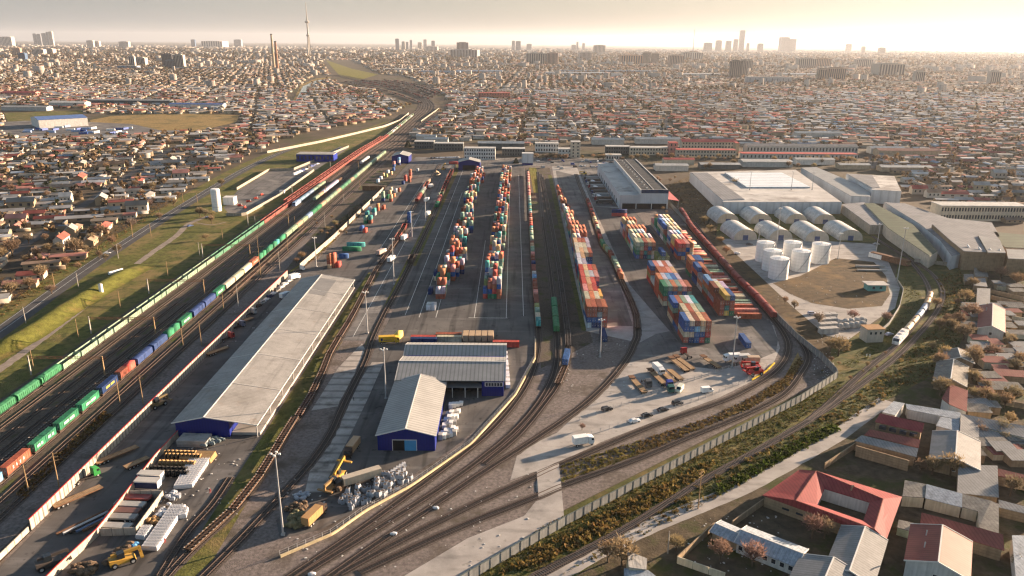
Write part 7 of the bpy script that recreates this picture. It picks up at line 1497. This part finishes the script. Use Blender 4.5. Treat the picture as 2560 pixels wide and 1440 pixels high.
rr = random.Random(41)
for k in range(58):
    px, py = 2420 + 140 * (k + rr.random()) / 58, rr.uniform(690, 1160); x, y = G(px, py); w, d, h = rr.uniform(4, 12), rr.uniform(3, 6), rr.uniform(2.2, 3.4); t = thing('garden_shed', 'small lean-to shed in the village gardens, %s from left' % nth(k), 'shed', (x, y, 0), rr.uniform(-.2, .05), 'garden sheds')
    mb = MB(); mb.box(-w/2, w/2, -d/2, d/2, 0, h); mb.build('wall', rr.choice([m_tan2, m_brick, m_cream]), t); mb = MB(); slab(mb, [(-w/2-.3, -d/2-.3, h+.15), (w/2+.3, -d/2-.3, h+.15), (w/2+.3, d/2+.3, h+.8), (-w/2-.3, d/2+.3, h+.8)], .12); mb.build('roof', rr.choice([m_rslate, m_rgrey, m_rpink, m_rslate]), t)
# undergrowth on the embankment and other rough strips
def scrubmass(name, polys, n, seed, m, s0=.5, s1=1.3):
    r_ = np.random.RandomState(seed); PP = []; CC = []
    for poly, frac, base in polys:
        P = np.array(GP(poly)); lo, hi = P.min(0), P.max(0); m_ = int(n * frac); got = np.zeros((0, 2))
        while len(got) < m_:
            q = lo + (hi - lo) * r_.rand(m_ * 3, 2); got = np.vstack([got, q[inpoly(q[:, 0], q[:, 1], [tuple(v) for v in P])]])
        PP.append(got[:m_]); CC.append(np.array(base)[None] * r_.uniform(.55, 1.6, (m_, 1)) * np.c_[np.ones(m_), r_.uniform(.85, 1.1, m_), np.ones(m_)])
    P = np.vstack(PP); C = np.vstack(CC); k = len(P); K = 9; s = np.repeat(r_.uniform(s0, s1, k) ** 1, K)[:, None]
    c = np.c_[np.repeat(P, K, 0) + r_.randn(k * K, 2) * s * .5, np.abs(r_.randn(k * K, 1)) * s * .35]; d = r_.randn(k * K, 3) * s * .35; e = r_.randn(k * K, 3) * s * .3; e[:, 2] = np.abs(e[:, 2]) + .2 * s[:, 0]
    V = np.stack([c - d, c + d, c + d * .4 + e, c - d * .4 + e], 1)
    return tag(bulk(name, V.reshape(-1, 3), np.arange(k * K * 4).reshape(-1, 4), np.repeat(C, K, 0), m), kind='stuff')
m_scrub = mat('scrub_leaves', None, .95, .3, 1, attr=True, coords='W', trans=.28)
EMB1 = [(1190,1440),(1352,1318),(1600,1196),(1862,1066),(2050,975),(2100,960),(2120,975),(2015,1040),(1860,1135),(1760,1190),(1570,1308),(1360,1425)]
EMB2 = [(1400,1440),(1600,1308),(1760,1210),(1860,1152),(2030,1060),(2150,978),(2240,908),(2300,855),(2345,790),(2362,750),(2340,690),(2400,680),(2435,760),(2405,850),(2330,935),(2200,1008),(2100,1064),(1960,1152),(1800,1242),(1560,1362)]
EMB3 = [(2098,940),(2180,895),(2280,790),(2305,745),(2275,690),(2255,650),(2262,740),(2258,780),(2200,845),(2110,905)]
HEDGE = [(1790,1240),(1990,1130),(2095,1075),(2082,1064),(1980,1114),(1795,1222)]
scrubmass('undergrowth', [(EMB1, .3, (.12,.096,.034)), (EMB2, .25, (.11,.09,.033)), (EMB3, .08, (.10,.10,.032)), (EMB2, .4, (.085,.085,.025)), (EMB1, .3, (.09,.09,.028))], 6500, 3, m_scrub, .13, .38)
scrubmass('tall_weeds', [([(1240,1440),(1352,1372),(1600,1240),(1760,1160),(1800,1150),(1760,1186),(1570,1303),(1380,1400)], .6, (.17,.12,.04)), (EMB2, .6, (.13,.095,.035))], 700, 8, m_scrub, .5, 1.0)
scrubmass('hedge_rows', [(HEDGE, 1, (.055,.075,.016))], 900, 4, m_scrub, .5, 1.0)
scrubmass('dry_weeds', [([(1600,1100),(1760,1050),(1870,1000),(1960,945),(2000,890),(2008,905),(1970,970),(1868,1025),(1715,1088),(1590,1140)], .35, (.14,.10,.04)), ([(1405,1165),(1600,1100),(1590,1140),(1405,1205)], .12, (.14,.12,.035)), ([(0,760),(250,590),(460,470),(470,480),(250,630),(0,800)], .3, (.15,.10,.045)), ([(760,660),(860,540),(910,500),(925,510),(880,560),(790,650)], .25, (.15,.10,.05)), ([(1655,470),(1720,440),(1800,520),(1790,590),(1730,555)], .25, (.13,.10,.05)), ([(40,1235),(150,1130),(260,1030),(280,1040),(150,1160),(60,1250)], .2, (.13,.085,.035))], 3600, 5, m_scrub, .2, .6)
# ------------------------------------------------------------------ the city
EXC = [[(0,560),(0,830)] and [(-900,1500),(-900,1150),(0,768),(250,600),(500,452),(640,380),(700,350),(800,322),(900,308),(985,285),(1000,262),(930,224),(850,214),(800,190),(870,180),(1010,190),(1110,232),(1130,262),(1085,300),(1030,340),(1050,352),(1240,352),(1320,365),(1450,352),(1580,350),(1720,352),(1850,368),(2180,372),(2190,410),(2265,440),(2270,500),(2500,556),(2580,560),(2600,520),(3300,700),(3300,1500)],
       [(40,292),(180,285),(600,285),(600,318),(480,332),(330,338),(240,345),(0,345),(0,292)], [(0,262),(210,274),(210,296),(0,300)], [(800,150),(880,150),(950,185),(900,205),(830,200)], [(715,240),(760,200),(800,185),(830,190),(780,215),(745,250),(725,262)]]
S('dry_field', GP([(225,300),(280,290),(480,282),(600,288),(590,306),(480,330),(300,338),(235,332)]), 0.0, m_dry, True); S('sports_field', GP([(10,282),(205,276),(210,296),(20,306)]), 0.015, m_grass, True); S('bus_yard', GP([(0,305),(110,300),(330,310),(420,330),(260,345),(0,345)]), 0.03, m_asph2, True)
S('far_meadow', GP([(815,150),(880,172),(945,186),(900,200),(850,190),(830,168)]), 0.0, m_lush, True); S('canal_bank', GP([(730,255),(752,212),(790,196),(830,192),(800,205),(768,225),(745,258)]), 0.012, m_dry, True); S('canal', GP([(738,255),(757,216),(790,201),(815,198),(775,222),(752,252)]), 0.045, mat('canal_water', (.08,.12,.12), .1, 0, 1, spec=.6), True)
for nm, pts, w in (('street', [(20,640),(140,560),(260,478),(350,420),(430,372),(500,345)], 4), ('street', [(2268,372),(2300,330),(2335,296)], 5), ('street', [(1392,352),(1394,300),(1400,270)], 4), ('street', [(1650,330),(1690,262),(1700,240)], 4), ('street', [(2175,420),(2200,372),(2240,330)], 5)):
    tag(strip(nm, smooth(GP(pts), 8), -w, w, 0.0, m_road), kind='structure'); EXC.append([(p[0] - 8, p[1]) for p in pts] + [(p[0] + 8, p[1]) for p in pts[::-1]] if nm == 'street' and pts[0][0] > 1000 else [(p[0] - 14, p[1] - 2) for p in pts] + [(p[0] + 14, p[1] + 3) for p in pts[::-1]])
def excluded(X, Y):
    px, py = PR(X, Y, 0.0); bad = np.zeros(len(X), bool)
    for e in EXC: bad |= inpoly(px, py, e)
    for o in BLOCKERS: bad |= (np.abs(X - o[0]) < o[2]) & (np.abs(Y - o[1]) < o[3])
    return bad
BLOCKERS = []
for o in list(bpy.data.objects):
    if o.get('category') in ('building', 'hall', 'warehouse', 'factory', 'apartment block', 'canopy') and o.type == 'EMPTY' and o.location.y > 600:
        bs = [c for c in o.children if c.type == 'MESH' and c.name.startswith('wall')]
        if bs:
            v = np.array([(o.matrix_basis @ b.matrix_basis @ Vector(q)) for b in bs for q in b.bound_box]); BLOCKERS.append((v[:,0].mean(), v[:,1].mean(), np.ptp(v[:,0])/2 + 7, np.ptp(v[:,1])/2 + 7))
ROOFC = np.array([(.33,.31,.29),(.40,.385,.36),(.25,.235,.215),(.48,.465,.44),(.29,.20,.14),(.36,.11,.085),(.42,.19,.15),(.22,.27,.33),(.39,.31,.23),(.20,.165,.135)]); ROOFN = ['grey','pale grey','dark grey','whitish','brown','red','faded red','blue grey','tan','dark brown']
ROOFW = np.array([.17,.12,.11,.08,.13,.11,.10,.05,.08,.05]); WALLC = np.array([(.40,.32,.22),(.32,.24,.155),(.45,.40,.33),(.27,.20,.135),(.48,.45,.4)])
RS = np.random.RandomState(12)
def grid(y0, y1, dx, dy, ang, jit, pad=60):
    """jittered plots on a street grid turned by ang"""
    X = []; c, s = math.cos(ang), math.sin(ang); R_ = y1 * 1.1
    u = np.arange(-R_, R_, dx); v = np.arange(-R_, R_ * 1.3, dy); U, V_ = np.meshgrid(u, v)
    U = U + np.floor(np.arange(U.shape[1]) / 7)[None, :] * 10.0; V_ = V_ + np.floor(np.arange(V_.shape[0]) / 2)[:, None] * 9.0
    U = U + RS.uniform(-jit, jit, U.shape) * dx; V_ = V_ + RS.uniform(-jit, jit, U.shape) * dy * .5
    x, y = (c * U - s * V_).ravel(), (s * U + c * V_).ravel(); k = (y > y0) & (y < y1) & (np.abs(x) < .74 * y + pad); return x[k], y[k]
def gables(X, Y, A, L, Wd, H, RZ, cw, cr):
    """arrays of gabled houses -> vertices, quads, colours"""
    n = len(X); l, w = L/2, Wd/2; o = .5
    loc = np.zeros((n, 16, 3)); sg = [(-1,-1),(1,-1),(1,1),(-1,1)]
    for k, (a, b) in enumerate(sg): loc[:, k] = np.c_[a*l, b*w, 0*H]; loc[:, 4+k] = np.c_[a*l, b*w, H]
    loc[:, 8] = np.c_[-l, 0*w, H+RZ]; loc[:, 9] = np.c_[l, 0*w, H+RZ]
    k_ = o * RZ / w
    loc[:, 10] = np.c_[-l-o, -w-o, H-k_+.15]; loc[:, 11] = np.c_[l+o, -w-o, H-k_+.15]; loc[:, 12] = np.c_[l+o, 0*w, H+RZ+.15]; loc[:, 13] = np.c_[-l-o, 0*w, H+RZ+.15]; loc[:, 14] = np.c_[l+o, w+o, H-k_+.15]; loc[:, 15] = np.c_[-l-o, w+o, H-k_+.15]
    c, s = np.cos(A)[:, None], np.sin(A)[:, None]; V = np.empty_like(loc); V[..., 0] = X[:, None] + c*loc[..., 0] - s*loc[..., 1]; V[..., 1] = Y[:, None] + s*loc[..., 0] + c*loc[..., 1]; V[..., 2] = loc[..., 2]
    q = np.array([(0,1,5,4),(1,2,6,5),(2,3,7,6),(3,0,4,7),(5,6,9,9),(7,4,8,8),(10,11,12,13),(13,12,14,15)]); q[4] = (5,6,9,5); q[5] = (7,4,8,7)
    Fq = (np.arange(n)[:, None, None] * 16 + q[None]); C = np.repeat(cw[:, None], 8, 1); C[:, 6:] = cr[:, None]
    return V.reshape(-1, 3), Fq.reshape(-1, 4), C.reshape(-1, 3)
def boxes(X, Y, A, L, Wd, H, cw, cr):
    n = len(X); l, w = L/2, Wd/2; loc = np.zeros((n, 8, 3))
    for k, (a, b) in enumerate([(-1,-1),(1,-1),(1,1),(-1,1)]): loc[:, k] = np.c_[a*l, b*w, 0*H]; loc[:, 4+k] = np.c_[a*l, b*w, H]
    c, s = np.cos(A)[:, None], np.sin(A)[:, None]; V = np.empty_like(loc); V[..., 0] = X[:, None] + c*loc[..., 0] - s*loc[..., 1]; V[..., 1] = Y[:, None] + s*loc[..., 0] + c*loc[..., 1]; V[..., 2] = loc[..., 2]
    q = np.array([(0,1,5,4),(1,2,6,5),(2,3,7,6),(3,0,4,7),(4,5,6,7)]); Fq = np.arange(n)[:, None, None] * 8 + q[None]; C = np.repeat(cw[:, None], 5, 1); C[:, 4:] = cr[:, None]
    return V.reshape(-1, 3), Fq.reshape(-1, 4), C.reshape(-1, 3)
m_city = mat('city_surfaces', None, .85, .18, .3, attr=True, coords='W')
# near suburb: gabled houses on a street grid, the 300 that show largest as things
def district(x, y):
    """slow variation from quarter to quarter, about -1..1"""
    return (np.sin(x * .0061 + 1.3) * np.sin(y * .0047 + .7) + .7 * np.sin(x * .0137 + y * .0101) + .5 * np.sin(x * .023 - y * .019 + 2)) / 1.6
def plots(y0, y1, dx, dy):
    out = []
    for side, ang in ((-1, .30), (1, -.04)):
        x, y = grid(y0, y1, dx, dy, ang, .22); px, py = PR(x, y, 0.0); k = (px < 1050) if side < 0 else (px >= 1050); out.append(np.c_[x[k], y[k], np.full(k.sum(), ang)])
    P = np.vstack(out); return P[~excluded(P[:, 0], P[:, 1])]
P1 = plots(380, 2300, 16.5, 15.5); P1 = P1[RS.rand(len(P1)) < .97 - .12 * np.clip(district(P1[:, 0], P1[:, 1]), 0, 1)]; n1 = len(P1)
ang = P1[:, 2] + np.where(RS.rand(n1) < .25, math.pi/2, 0) + RS.randn(n1) * .05
L1 = RS.uniform(9, 20, n1) * np.where(RS.rand(n1) < .12, 1.6, 1); W1 = RS.uniform(5.5, 9, n1); H1 = RS.uniform(2.6, 3.6, n1) + 2.6 * (RS.rand(n1) < .12); Z1 = W1 * RS.uniform(.10, .24, n1)
ci = RS.choice(len(ROOFC), n1, p=ROOFW); px1, py1 = PR(P1[:, 0], P1[:, 1], 0.0)
redz = (px1 > 1380) & (px1 < 2000) & (py1 > 285) & (RS.rand(n1) < .35); ci[redz] = RS.choice([5, 6], redz.sum()); blz = (px1 > 1900) & (py1 < 330) & (RS.rand(n1) < .4); ci[blz] = RS.choice([1, 3, 7], blz.sum())
dq = district(P1[:, 0] + 400, P1[:, 1] * 1.3); warm = (dq > .35) & (RS.rand(n1) < .45); ci[warm] = RS.choice([4, 5, 6, 8], warm.sum()); cool = (dq < -.4) & (RS.rand(n1) < .5); ci[cool] = RS.choice([0, 1, 2, 3], cool.sum()); cr1 = ROOFC[ci] * RS.uniform(.7, 1.25, (n1, 1)); wi = RS.choice(len(WALLC), n1); cw1 = WALLC[wi] * RS.uniform(.8, 1.15, (n1, 1))
infr = (px1 > 5) & (px1 < 2555); d1 = np.hypot(P1[:, 0], P1[:, 1]) / np.sqrt(L1 * W1 / 90); order = np.argsort(np.where(infr, d1, 1e9)); pick = order[:284]; rest = np.setdiff1d(np.arange(n1), pick)
tag(bulk('suburb_houses', *gables(*(a[rest] for a in (P1[:, 0], P1[:, 1], ang, L1, W1, H1, Z1, cw1, cr1))), m_city), kind='stuff')
def house_meshes():
    out = []
    for st in range(3):
        mb = MB(); mb.hexa([(-.5,y,z) for y,z in ((-.5,0),(.5,0),(.5,1),(0,1.45 if st < 2 else 1.2),(-.5,1))], [(.5,y,z) for y,z in ((-.5,0),(.5,0),(.5,1),(0,1.45 if st < 2 else 1.2),(-.5,1))]); w = mb.mesh('wall', m_awall)
        mb = MB(); zr = 1.47 if st < 2 else 1.22; k = .055 * (zr - 1) / .5; th = .045
        for s in (-1, 1): q = [(-.54, 0, zr + .03), (-.54, s*.56, 1.03 - k), (.54, s*.56, 1.03 - k), (.54, 0, zr + .03)]; slab(mb, q if s < 0 else q[::-1], th)
        r = mb.mesh('roof', m_aroof); out.append((w, r))
    return out
HM = house_meshes(); mb = MB(); mb.box(-.05, .05, -.012, .012, 0, .36); HWIN = mb.mesh('window', m_win); mb = MB(); mb.box(-.04, .04, -.05, .05, 0, .4); HCH = mb.mesh('chimney', m_brick)
pick = pick[np.argsort(py1[pick])[::-1]]
used = {}
def zone(px, py):
    if px < 620: return 'lower left quarter' if py > 345 else 'upper left quarter'
    if px < 1050: return 'railway bend quarter'
    if px < 1480: return 'middle quarter'
    if px < 1950: return 'red roofed quarter'
    return 'sunny right quarter'
for j in pick:
    st = 2 if Z1[j] / W1[j] < .15 else 0; sz = 'long' if L1[j] > 16 else 'small' if L1[j] < 11.5 else 'mid sized'; tall = 'two storey' if H1[j] > 5 else 'low'; key = (ci[j], sz, tall, zone(px1[j], py1[j])); used[key] = used.get(key, 0) + 1
    t = thing('house', '%s %s %s roofed house, %s nearest of its sort, %s' % (tall, sz, ROOFN[ci[j]], nth(used[key] - 1), key[3]), 'house', (P1[j, 0], P1[j, 1], 0), ang[j], 'houses of the suburb', (L1[j], W1[j], H1[j]))
    put('wall', HM[st][0], t, col=tuple(cw1[j])); put('roof', HM[st][1], t, col=tuple(cr1[j]))
    if d1[j] < 1300:
        for s in (-.5, .5):
            for u in (-.3, 0, .3): put('window', HWIN, t, (u, s * 1.006, .38))
        if RS.rand() < .6: put('chimney', HCH, t, (RS.uniform(-.3, .3), .12, 1.25))
# yards: garden walls and sheds between them
P0 = plots(380, 1500, 13, 15); P0 = P0[RS.rand(len(P0)) < .75]; n0 = len(P0); c0 = WALLC[RS.choice(len(WALLC), n0)] * RS.uniform(.45, .9, (n0, 1))
tag(bulk('yard_walls', *boxes(P0[:, 0], P0[:, 1] + 7.5, P0[:, 2] + np.where(RS.rand(n0) < .4, math.pi/2, 0), RS.uniform(6, 14, n0), RS.uniform(.3, 3.5, n0), RS.uniform(1.6, 2.6, n0), c0, ROOFC[RS.choice(len(ROOFC), n0, p=ROOFW)] * .8), m_city), kind='stuff')
# farther city
def far(y0, y1, dx, dy, L0, L1_, h0, h1, tallp, name):
    P = plots(y0, y1, dx, dy); n = len(P); D_ = district(P[:, 0] * .5, P[:, 1] * .5); tall = RS.rand(n) < tallp * (1 + 2 * np.clip(D_, 0, 1)); H = RS.uniform(h0, h1, n) + tall * RS.uniform(6, 22, n); L = RS.uniform(L0, L1_, n); Wd = np.maximum(6, RS.uniform(.3, .6, n) * L); big = RS.rand(n) < .05; L[big] *= 2.6; Wd[big] *= 1.4
    cr = ROOFC[RS.choice(len(ROOFC), n, p=ROOFW)] * RS.uniform(.6, 1.35, (n, 1)) * (1 + .3 * D_[:, None]); cw = WALLC[RS.choice(len(WALLC), n)] * RS.uniform(.55, 1.05, (n, 1)); cw[tall] = np.array([.40,.35,.30]) * RS.uniform(.8, 1.15, (tall.sum(), 1))
    print(name, n); return tag(bulk(name, *boxes(P[:, 0], P[:, 1], P[:, 2] + RS.randn(n) * .08, L, Wd, H, cw, np.clip(cr, 0, .7)), m_city), kind='stuff')
far(2300, 4200, 20, 22, 9, 26, 2.6, 4.2, .012, 'city_blocks'); far(4200, 8000, 34, 40, 12, 44, 3, 6, .03, 'distant_city_blocks'); far(8000, 17000, 85, 100, 20, 90, 5, 12, .08, 'horizon_city_blocks')
# tree mass between the houses
def lumps(y0, y1, dx, dy, r0, r1, keep, name, seed):
    P = plots(y0, y1, dx, dy); P = P[RS.rand(len(P)) < keep * (.65 + .7 * np.clip(district(P[:, 0], P[:, 1]), -.7, 1))]; n = len(P); print(name, n); r = RS.uniform(r0, r1, n); h = r * RS.uniform(1.2, 2.0, n); K = 10
    base = np.array([(.10,.072,.045),(.07,.055,.036),(.16,.105,.055),(.045,.05,.024),(.085,.065,.05)])[RS.choice(5, n, p=[.3,.3,.15,.12,.13])] * RS.uniform(.7, 1.3, (n, 1))
    c = np.repeat(np.c_[P[:, :2] + RS.uniform(-6, 6, (n, 2)), h * .75], K, 0); d = RS.randn(n * K, 3); d /= np.linalg.norm(d, axis=1)[:, None]; s = np.repeat(np.c_[r, r, h * .55], K, 0)
    ctr = c + d * s * RS.uniform(.35, .85, (n * K, 1)); e1 = RS.randn(n * K, 3); e2 = np.cross(e1, RS.randn(n * K, 3)); sz = np.repeat(r, K)[:, None] * .5; e1 *= sz / np.linalg.norm(e1, axis=1)[:, None]; e2 *= sz / np.linalg.norm(e2, axis=1)[:, None]
    V = np.stack([ctr - e1, ctr - e2 * .8, ctr + e1, ctr + e2 * .8], 1); V[..., 2] = np.maximum(V[..., 2], .05)
    return tag(bulk(name, V.reshape(-1, 3), np.arange(n * K * 4).reshape(-1, 4), np.repeat(base, K, 0), m_scrub), kind='stuff')
lumps(380, 2300, 12, 14, 2.0, 5.0, .5, 'suburb_trees', 1); lumps(2300, 5000, 20, 24, 2.5, 6.5, .7, 'city_trees', 2); lumps(5000, 12000, 55, 62, 6, 15, .75, 'horizon_trees', 3)

# ------------------------------------------------------------------ landmarks
def tower(px0, px1, ytop, ybase, D, col, label, name='tower_block', roofs=None, ratio=.6, m=None):
    """high building: distance D metres, top at photo row ytop"""
    xm = (px0 + px1) / 2; D = min(15500, CH * F / max(8, ybase + 3 - (YH + (xm - 1280) * .00785))); KD = D * CP + 60 * SP; X = (xm - 1280) / F * KD; Y = D
    lo, hi = 1, 900
    for _ in range(40):
        mid = (lo + hi) / 2
        if PR(X, Y, mid)[1] > ytop: lo = mid
        else: hi = mid
    w = (px1 - px0) / F * KD; d = w * ratio; t = thing(name, label, 'tower block', (X, Y, 0), RS.uniform(-.15, .15)); fl = max(3, int(lo / 3.3)); mb = MB(); mb.box(-w/2, w/2, -d/2, d/2, 0, lo); col = tuple(v * .78 for v in col); put('wall', mb.mesh('wall', m_awall), t, col=col)
    mb = MB(); mb.box(-w*.3, w*.3, -d*.3, d*.3, lo, lo + 4); put('roof_house', mb.mesh('roof_house', m_awall), t, col=tuple(v * .8 for v in col))
    nb = max(2, min(9, int(w / 7)))
    for k in range(nb): mb = MB(); x = -w/2 + w * (k + .5) / nb; mb.box(x - w/nb*.27, x + w/nb*.27, -d/2 - .3, -d/2 - .02, 3, lo - 3); mb.build('window_bay', m_win, t)
    return t
GB, PB_, OB, BB, CB = (.34,.36,.40), (.62,.55,.48), (.55,.36,.25), (.10,.16,.26), (.45,.42,.37)
for a in [(81,89,84,103,8000,GB,'first blue grey tower of the left skyline group'),(91,99,85,104,8000,GB,'second blue grey tower of the left skyline group'),(103,113,83,105,8000,GB,'third blue grey tower of the left skyline group'),(114,119,80,105,8000,GB,'slim fourth tower of the left skyline group'),(121,130,79,105,8000,PB_,'rounded pale tower, last of the left skyline group'),
    (401,428,135,160,3300,(.12,.12,.13),'dark glazed slab of the grey high rise pair on the left'),(428,454,137,162,3250,CB,'striped slab right of the dark glazed one'),(408,430,150,162,3150,(.16,.2,.24),'low dark block before the grey high rise pair'),(316,330,140,160,3300,PB_,'pale slim block left of the grey high rises'),(330,358,144,154,3600,PB_,'low pale block row beside the slim one'),
    (582,600,99,112,6500,GB,'squat grey block on the left horizon'),(474,484,99,110,7000,BB,'small blue block on the left horizon'),(214,230,101,114,6000,PB_,'pale apartment block, left of the horizon row'),(230,245,103,114,6000,PB_,'second pale apartment block of the horizon row'),(295,318,104,116,5600,PB_,'third pale apartment block of the horizon row'),(505,560,103,114,6400,PB_,'long pale apartment row on the left horizon'),(40,58,133,146,4000,BB,'small dark blue block at the far left'),(78,105,123,134,4600,PB_,'pale slab at the far left'),(106,130,122,132,4600,PB_,'second pale slab at the far left'),(0,28,92,112,5200,PB_,'cluster block at the left edge horizon'),(28,45,120,132,4200,OB,'orange brick block at the left edge'),
    (984,993,97,122,6500,BB,'dark blue tower at the centre left skyline'),(1000,1008,104,122,6500,CB,'pale tower right of the dark blue one'),(1010,1017,105,121,6600,GB,'grey tower of the centre left group'),(1020,1026,100,120,6700,GB,'taller slim tower of the centre left group'),(1040,1050,106,120,6700,CB,'pale block of the centre left group'),(1054,1062,99,118,7000,GB,'stepped tower of the centre left group'),(1074,1083,102,120,7000,GB,'last tower of the centre left group'),
    (1137,1166,106,137,4100,(.30,.26,.24),'broad dark brown block above the grey podium row'),(1124,1192,124,138,4000,(.36,.34,.33),'grey podium row below the broad brown block'),(1275,1283,102,122,6300,GB,'left of the hazy twin blocks'),(1284,1297,103,124,6300,GB,'right of the hazy twin blocks'),(1312,1325,110,122,6500,GB,'small hazy block right of the twins'),(1311,1362,133,153,3700,(.40,.38,.34),'long striped apartment slab, grey half'),(1362,1391,132,153,3700,(.50,.36,.29),'long striped apartment slab, reddish half'),(1424,1435,112,122,6200,GB,'hazy block left of the striped tower'),(1436,1441,105,121,6300,GB,'slim hazy tower with spire'),(1451,1457,108,121,6300,GB,'slim hazy tower beside the spire'),(1479,1509,113,130,4600,(.42,.37,.31),'broad brown hazy block in the centre right'),(1444,1473,131,145,4000,(.5,.46,.42),'pale block below the broad brown hazy one'),
    (1546,1600,138,153,3700,OB,'reddish apartment row in the centre right'),(1602,1622,131,153,3700,(.42,.37,.3),'dark stepped block of the apartment row'),(1624,1643,133,153,3700,(.46,.40,.33),'pale stepped block of the apartment row'),(1668,1704,138,158,3500,(.47,.36,.29),'brown apartment block right of the row'),
    (1755,1774,107,127,5600,CB,'first pale tower of the right skyline'),(1784,1798,101,126,5600,CB,'second tower of the right skyline'),(1809,1822,102,126,5600,CB,'third tower of the right skyline'),(1828,1839,98,126,5600,CB,'fourth tower of the right skyline'),(1842,1854,76,126,5600,GB,'tallest stepped tower of the right skyline'),(1861,1868,108,126,5600,CB,'small tower right of the tallest one'),(1889,1902,109,127,5600,CB,'hazy block right of the small tower'),(1943,1965,93,127,5000,GB,'left of the two big slanted towers'),(1966,1983,97,127,5000,GB,'right of the two big slanted towers'),(2110,2123,110,127,5400,CB,'single hazy tower in the glow'),(2149,2158,116,130,5400,CB,'small hazy tower in the glow'),(2192,2207,119,134,5000,CB,'last hazy tower in the glow'),
    (1822,1850,152,185,2900,(.27,.24,.21),'dark concrete block before the industrial halls'),(1846,1866,151,180,2900,(.42,.37,.31),'pale concrete wing of the dark block'),(1862,1878,150,168,3100,(.40,.36,.31),'shorter rear wing of the dark block'),(1990,2034,146,163,3500,CB,'hazy slab row, left half'),(2035,2072,146,160,3500,OB,'hazy reddish slab row, right half'),(2043,2064,172,190,2900,(.40,.34,.27),'brown block with dark base in the haze'),(2066,2110,170,188,2900,(.42,.32,.25),'long brown block in the haze'),(2136,2176,148,160,3600,CB,'pale hazy slab in the right haze'),(2186,2252,159,180,3100,CB,'wide striped slab in the golden haze'),(2286,2310,178,194,2800,CB,'small block in the golden haze'),(2474,2500,178,200,2700,CB,'pale block near the right edge haze'),(1700,1750,131,144,4200,CB,'hazy white block left of the right skyline'),(1720,1740,128,140,4300,OB,'hazy brick block behind the white one'),(1060,1090,116,124,5600,PB_,'pale low row on the centre horizon')]: tower(*a)
# television tower
X, Y = (766 - 1280) / F * 7000 * CP, 7000.0; lo = 1
while PR(X, Y, lo)[1] > 5: lo += 1
k_ = lo / 460; t = thing('television_tower', 'tall slender television tower with bulbous decks on the skyline', 'television tower', (X, Y, 0))
hz = lambda py: next(z for z in range(1, 900) if PR(X, Y, z)[1] <= py)
z1, z2, z3, z4 = hz(92), hz(85), hz(58), hz(51); mb = MB(); mb.tube((0,0,0), (0,0,z1), 12, 9, 12); mb.tube((0,0,z2), (0,0,z3), 7, 6, 12); mb.build('shaft', m_pole, t)
for q in range(3): mb = MB(); a = q * 2.094 + .3; mb.beam((math.cos(a)*17, math.sin(a)*17, 0), (math.cos(a)*8, math.sin(a)*8, z1 * .98), 7); mb.build('leg', m_pole, t)
for za, zb, r in ((z1, z2, 17), (z3, z4, 22)): mb = MB(); m_ = (za+zb)/2; mb.tube((0,0,za), (0,0,m_), r*.55, r, 14); mb.tube((0,0,m_), (0,0,zb), r, r*.4, 14); mb.build('deck', m_pole, t)
mb = MB(); mb.tube((0,0,z4), (0,0,hz(30)), 5.5, 4.5, 8); mb.tube((0,0,hz(30)), (0,0,lo), 3.6, 2.4, 8); mb.build('mast', m_pole, t)
for bx, by, ty, l in ((685,170,85,'left, taller, pale'), (694,178,103,'right, shorter, brown'), ):
    X, Y = G(bx, by); h = 1
    while PR(X, Y, h)[1] > ty: h += 1
    t = thing('factory_chimney', 'very tall brick chimney, %s of the pair' % l, 'chimney', (X, Y, 0), 0, 'brick chimneys'); mb = MB(); mb.tube((0,0,0), (0,0,h-5), 8.0, 4.6, 16); mb.build('stack', mat('chimney_' + l.split(',')[0], (.34,.27,.19) if 'left' in l else (.24,.14,.10), .9, .15, .1), t); mb = MB(); mb.tube((0,0,h-5), (0,0,h), 5.2, 5.2, 16); mb.build('rim', m_dsteel, t)
X, Y = (1729 - 1280) / F * 5800 * CP, 5800.0; h = 1
while PR(X, Y, h)[1] > 73: h += 1
t = thing('lattice_mast', 'very thin lattice mast left of the right skyline towers', 'mast', (X, Y, 0)); mb = MB(); mb.tube((0,0,0), (0,0,h), 3.2, 1.2, 4); mb.build('mast', m_galv, t)
flush_containers(); print('trees', NT[0])
m_let = {'green': mat('white_lettering', (.6, .62, .6), .7, .1, 1), 'navy': mat('yellow_lettering', (.5, .42, .08), .7, .1, 1)}
rr = random.Random(6)
for o in [o for o in bpy.data.objects if o.get('category') == 'container' and ('wagon of the long mixed' in o['label'] or 'white lettering' in o['label'])]:   # illegible shipping line lettering
    cn = o['label'].split(' container')[0]; L = 12.19 if len(o.children) and o.children[0].dimensions.x > 9 else 6.06
    if cn not in ('dark green', 'navy blue', 'rust red'): continue
    n = 11 if L > 9 else 6; x0 = -L * .27
    for s in (-1, 1):
        mb = MB(); w = L * .54 / n
        for k in range(n):
            if cn == 'rust red' and k % 3: continue
            if k == n // 2: continue
            a, b = sorted((s * 1.225, s * 1.25)); x = x0 + w * k; z0 = .75
            mb.box(x, x + w * .3, a, b, z0, z0 + .95); mb.box(x + w * .3, x + w * .82, a, b, z0 + rr.choice([0, .38, .7]), z0 + rr.choice([.95, .8])); mb.box(x + w * .6, x + w * .82, a, b, z0, z0 + rr.choice([.95, .4]))
        mb.build('lettering', m_let['navy' if cn == 'navy blue' else 'green'], o)
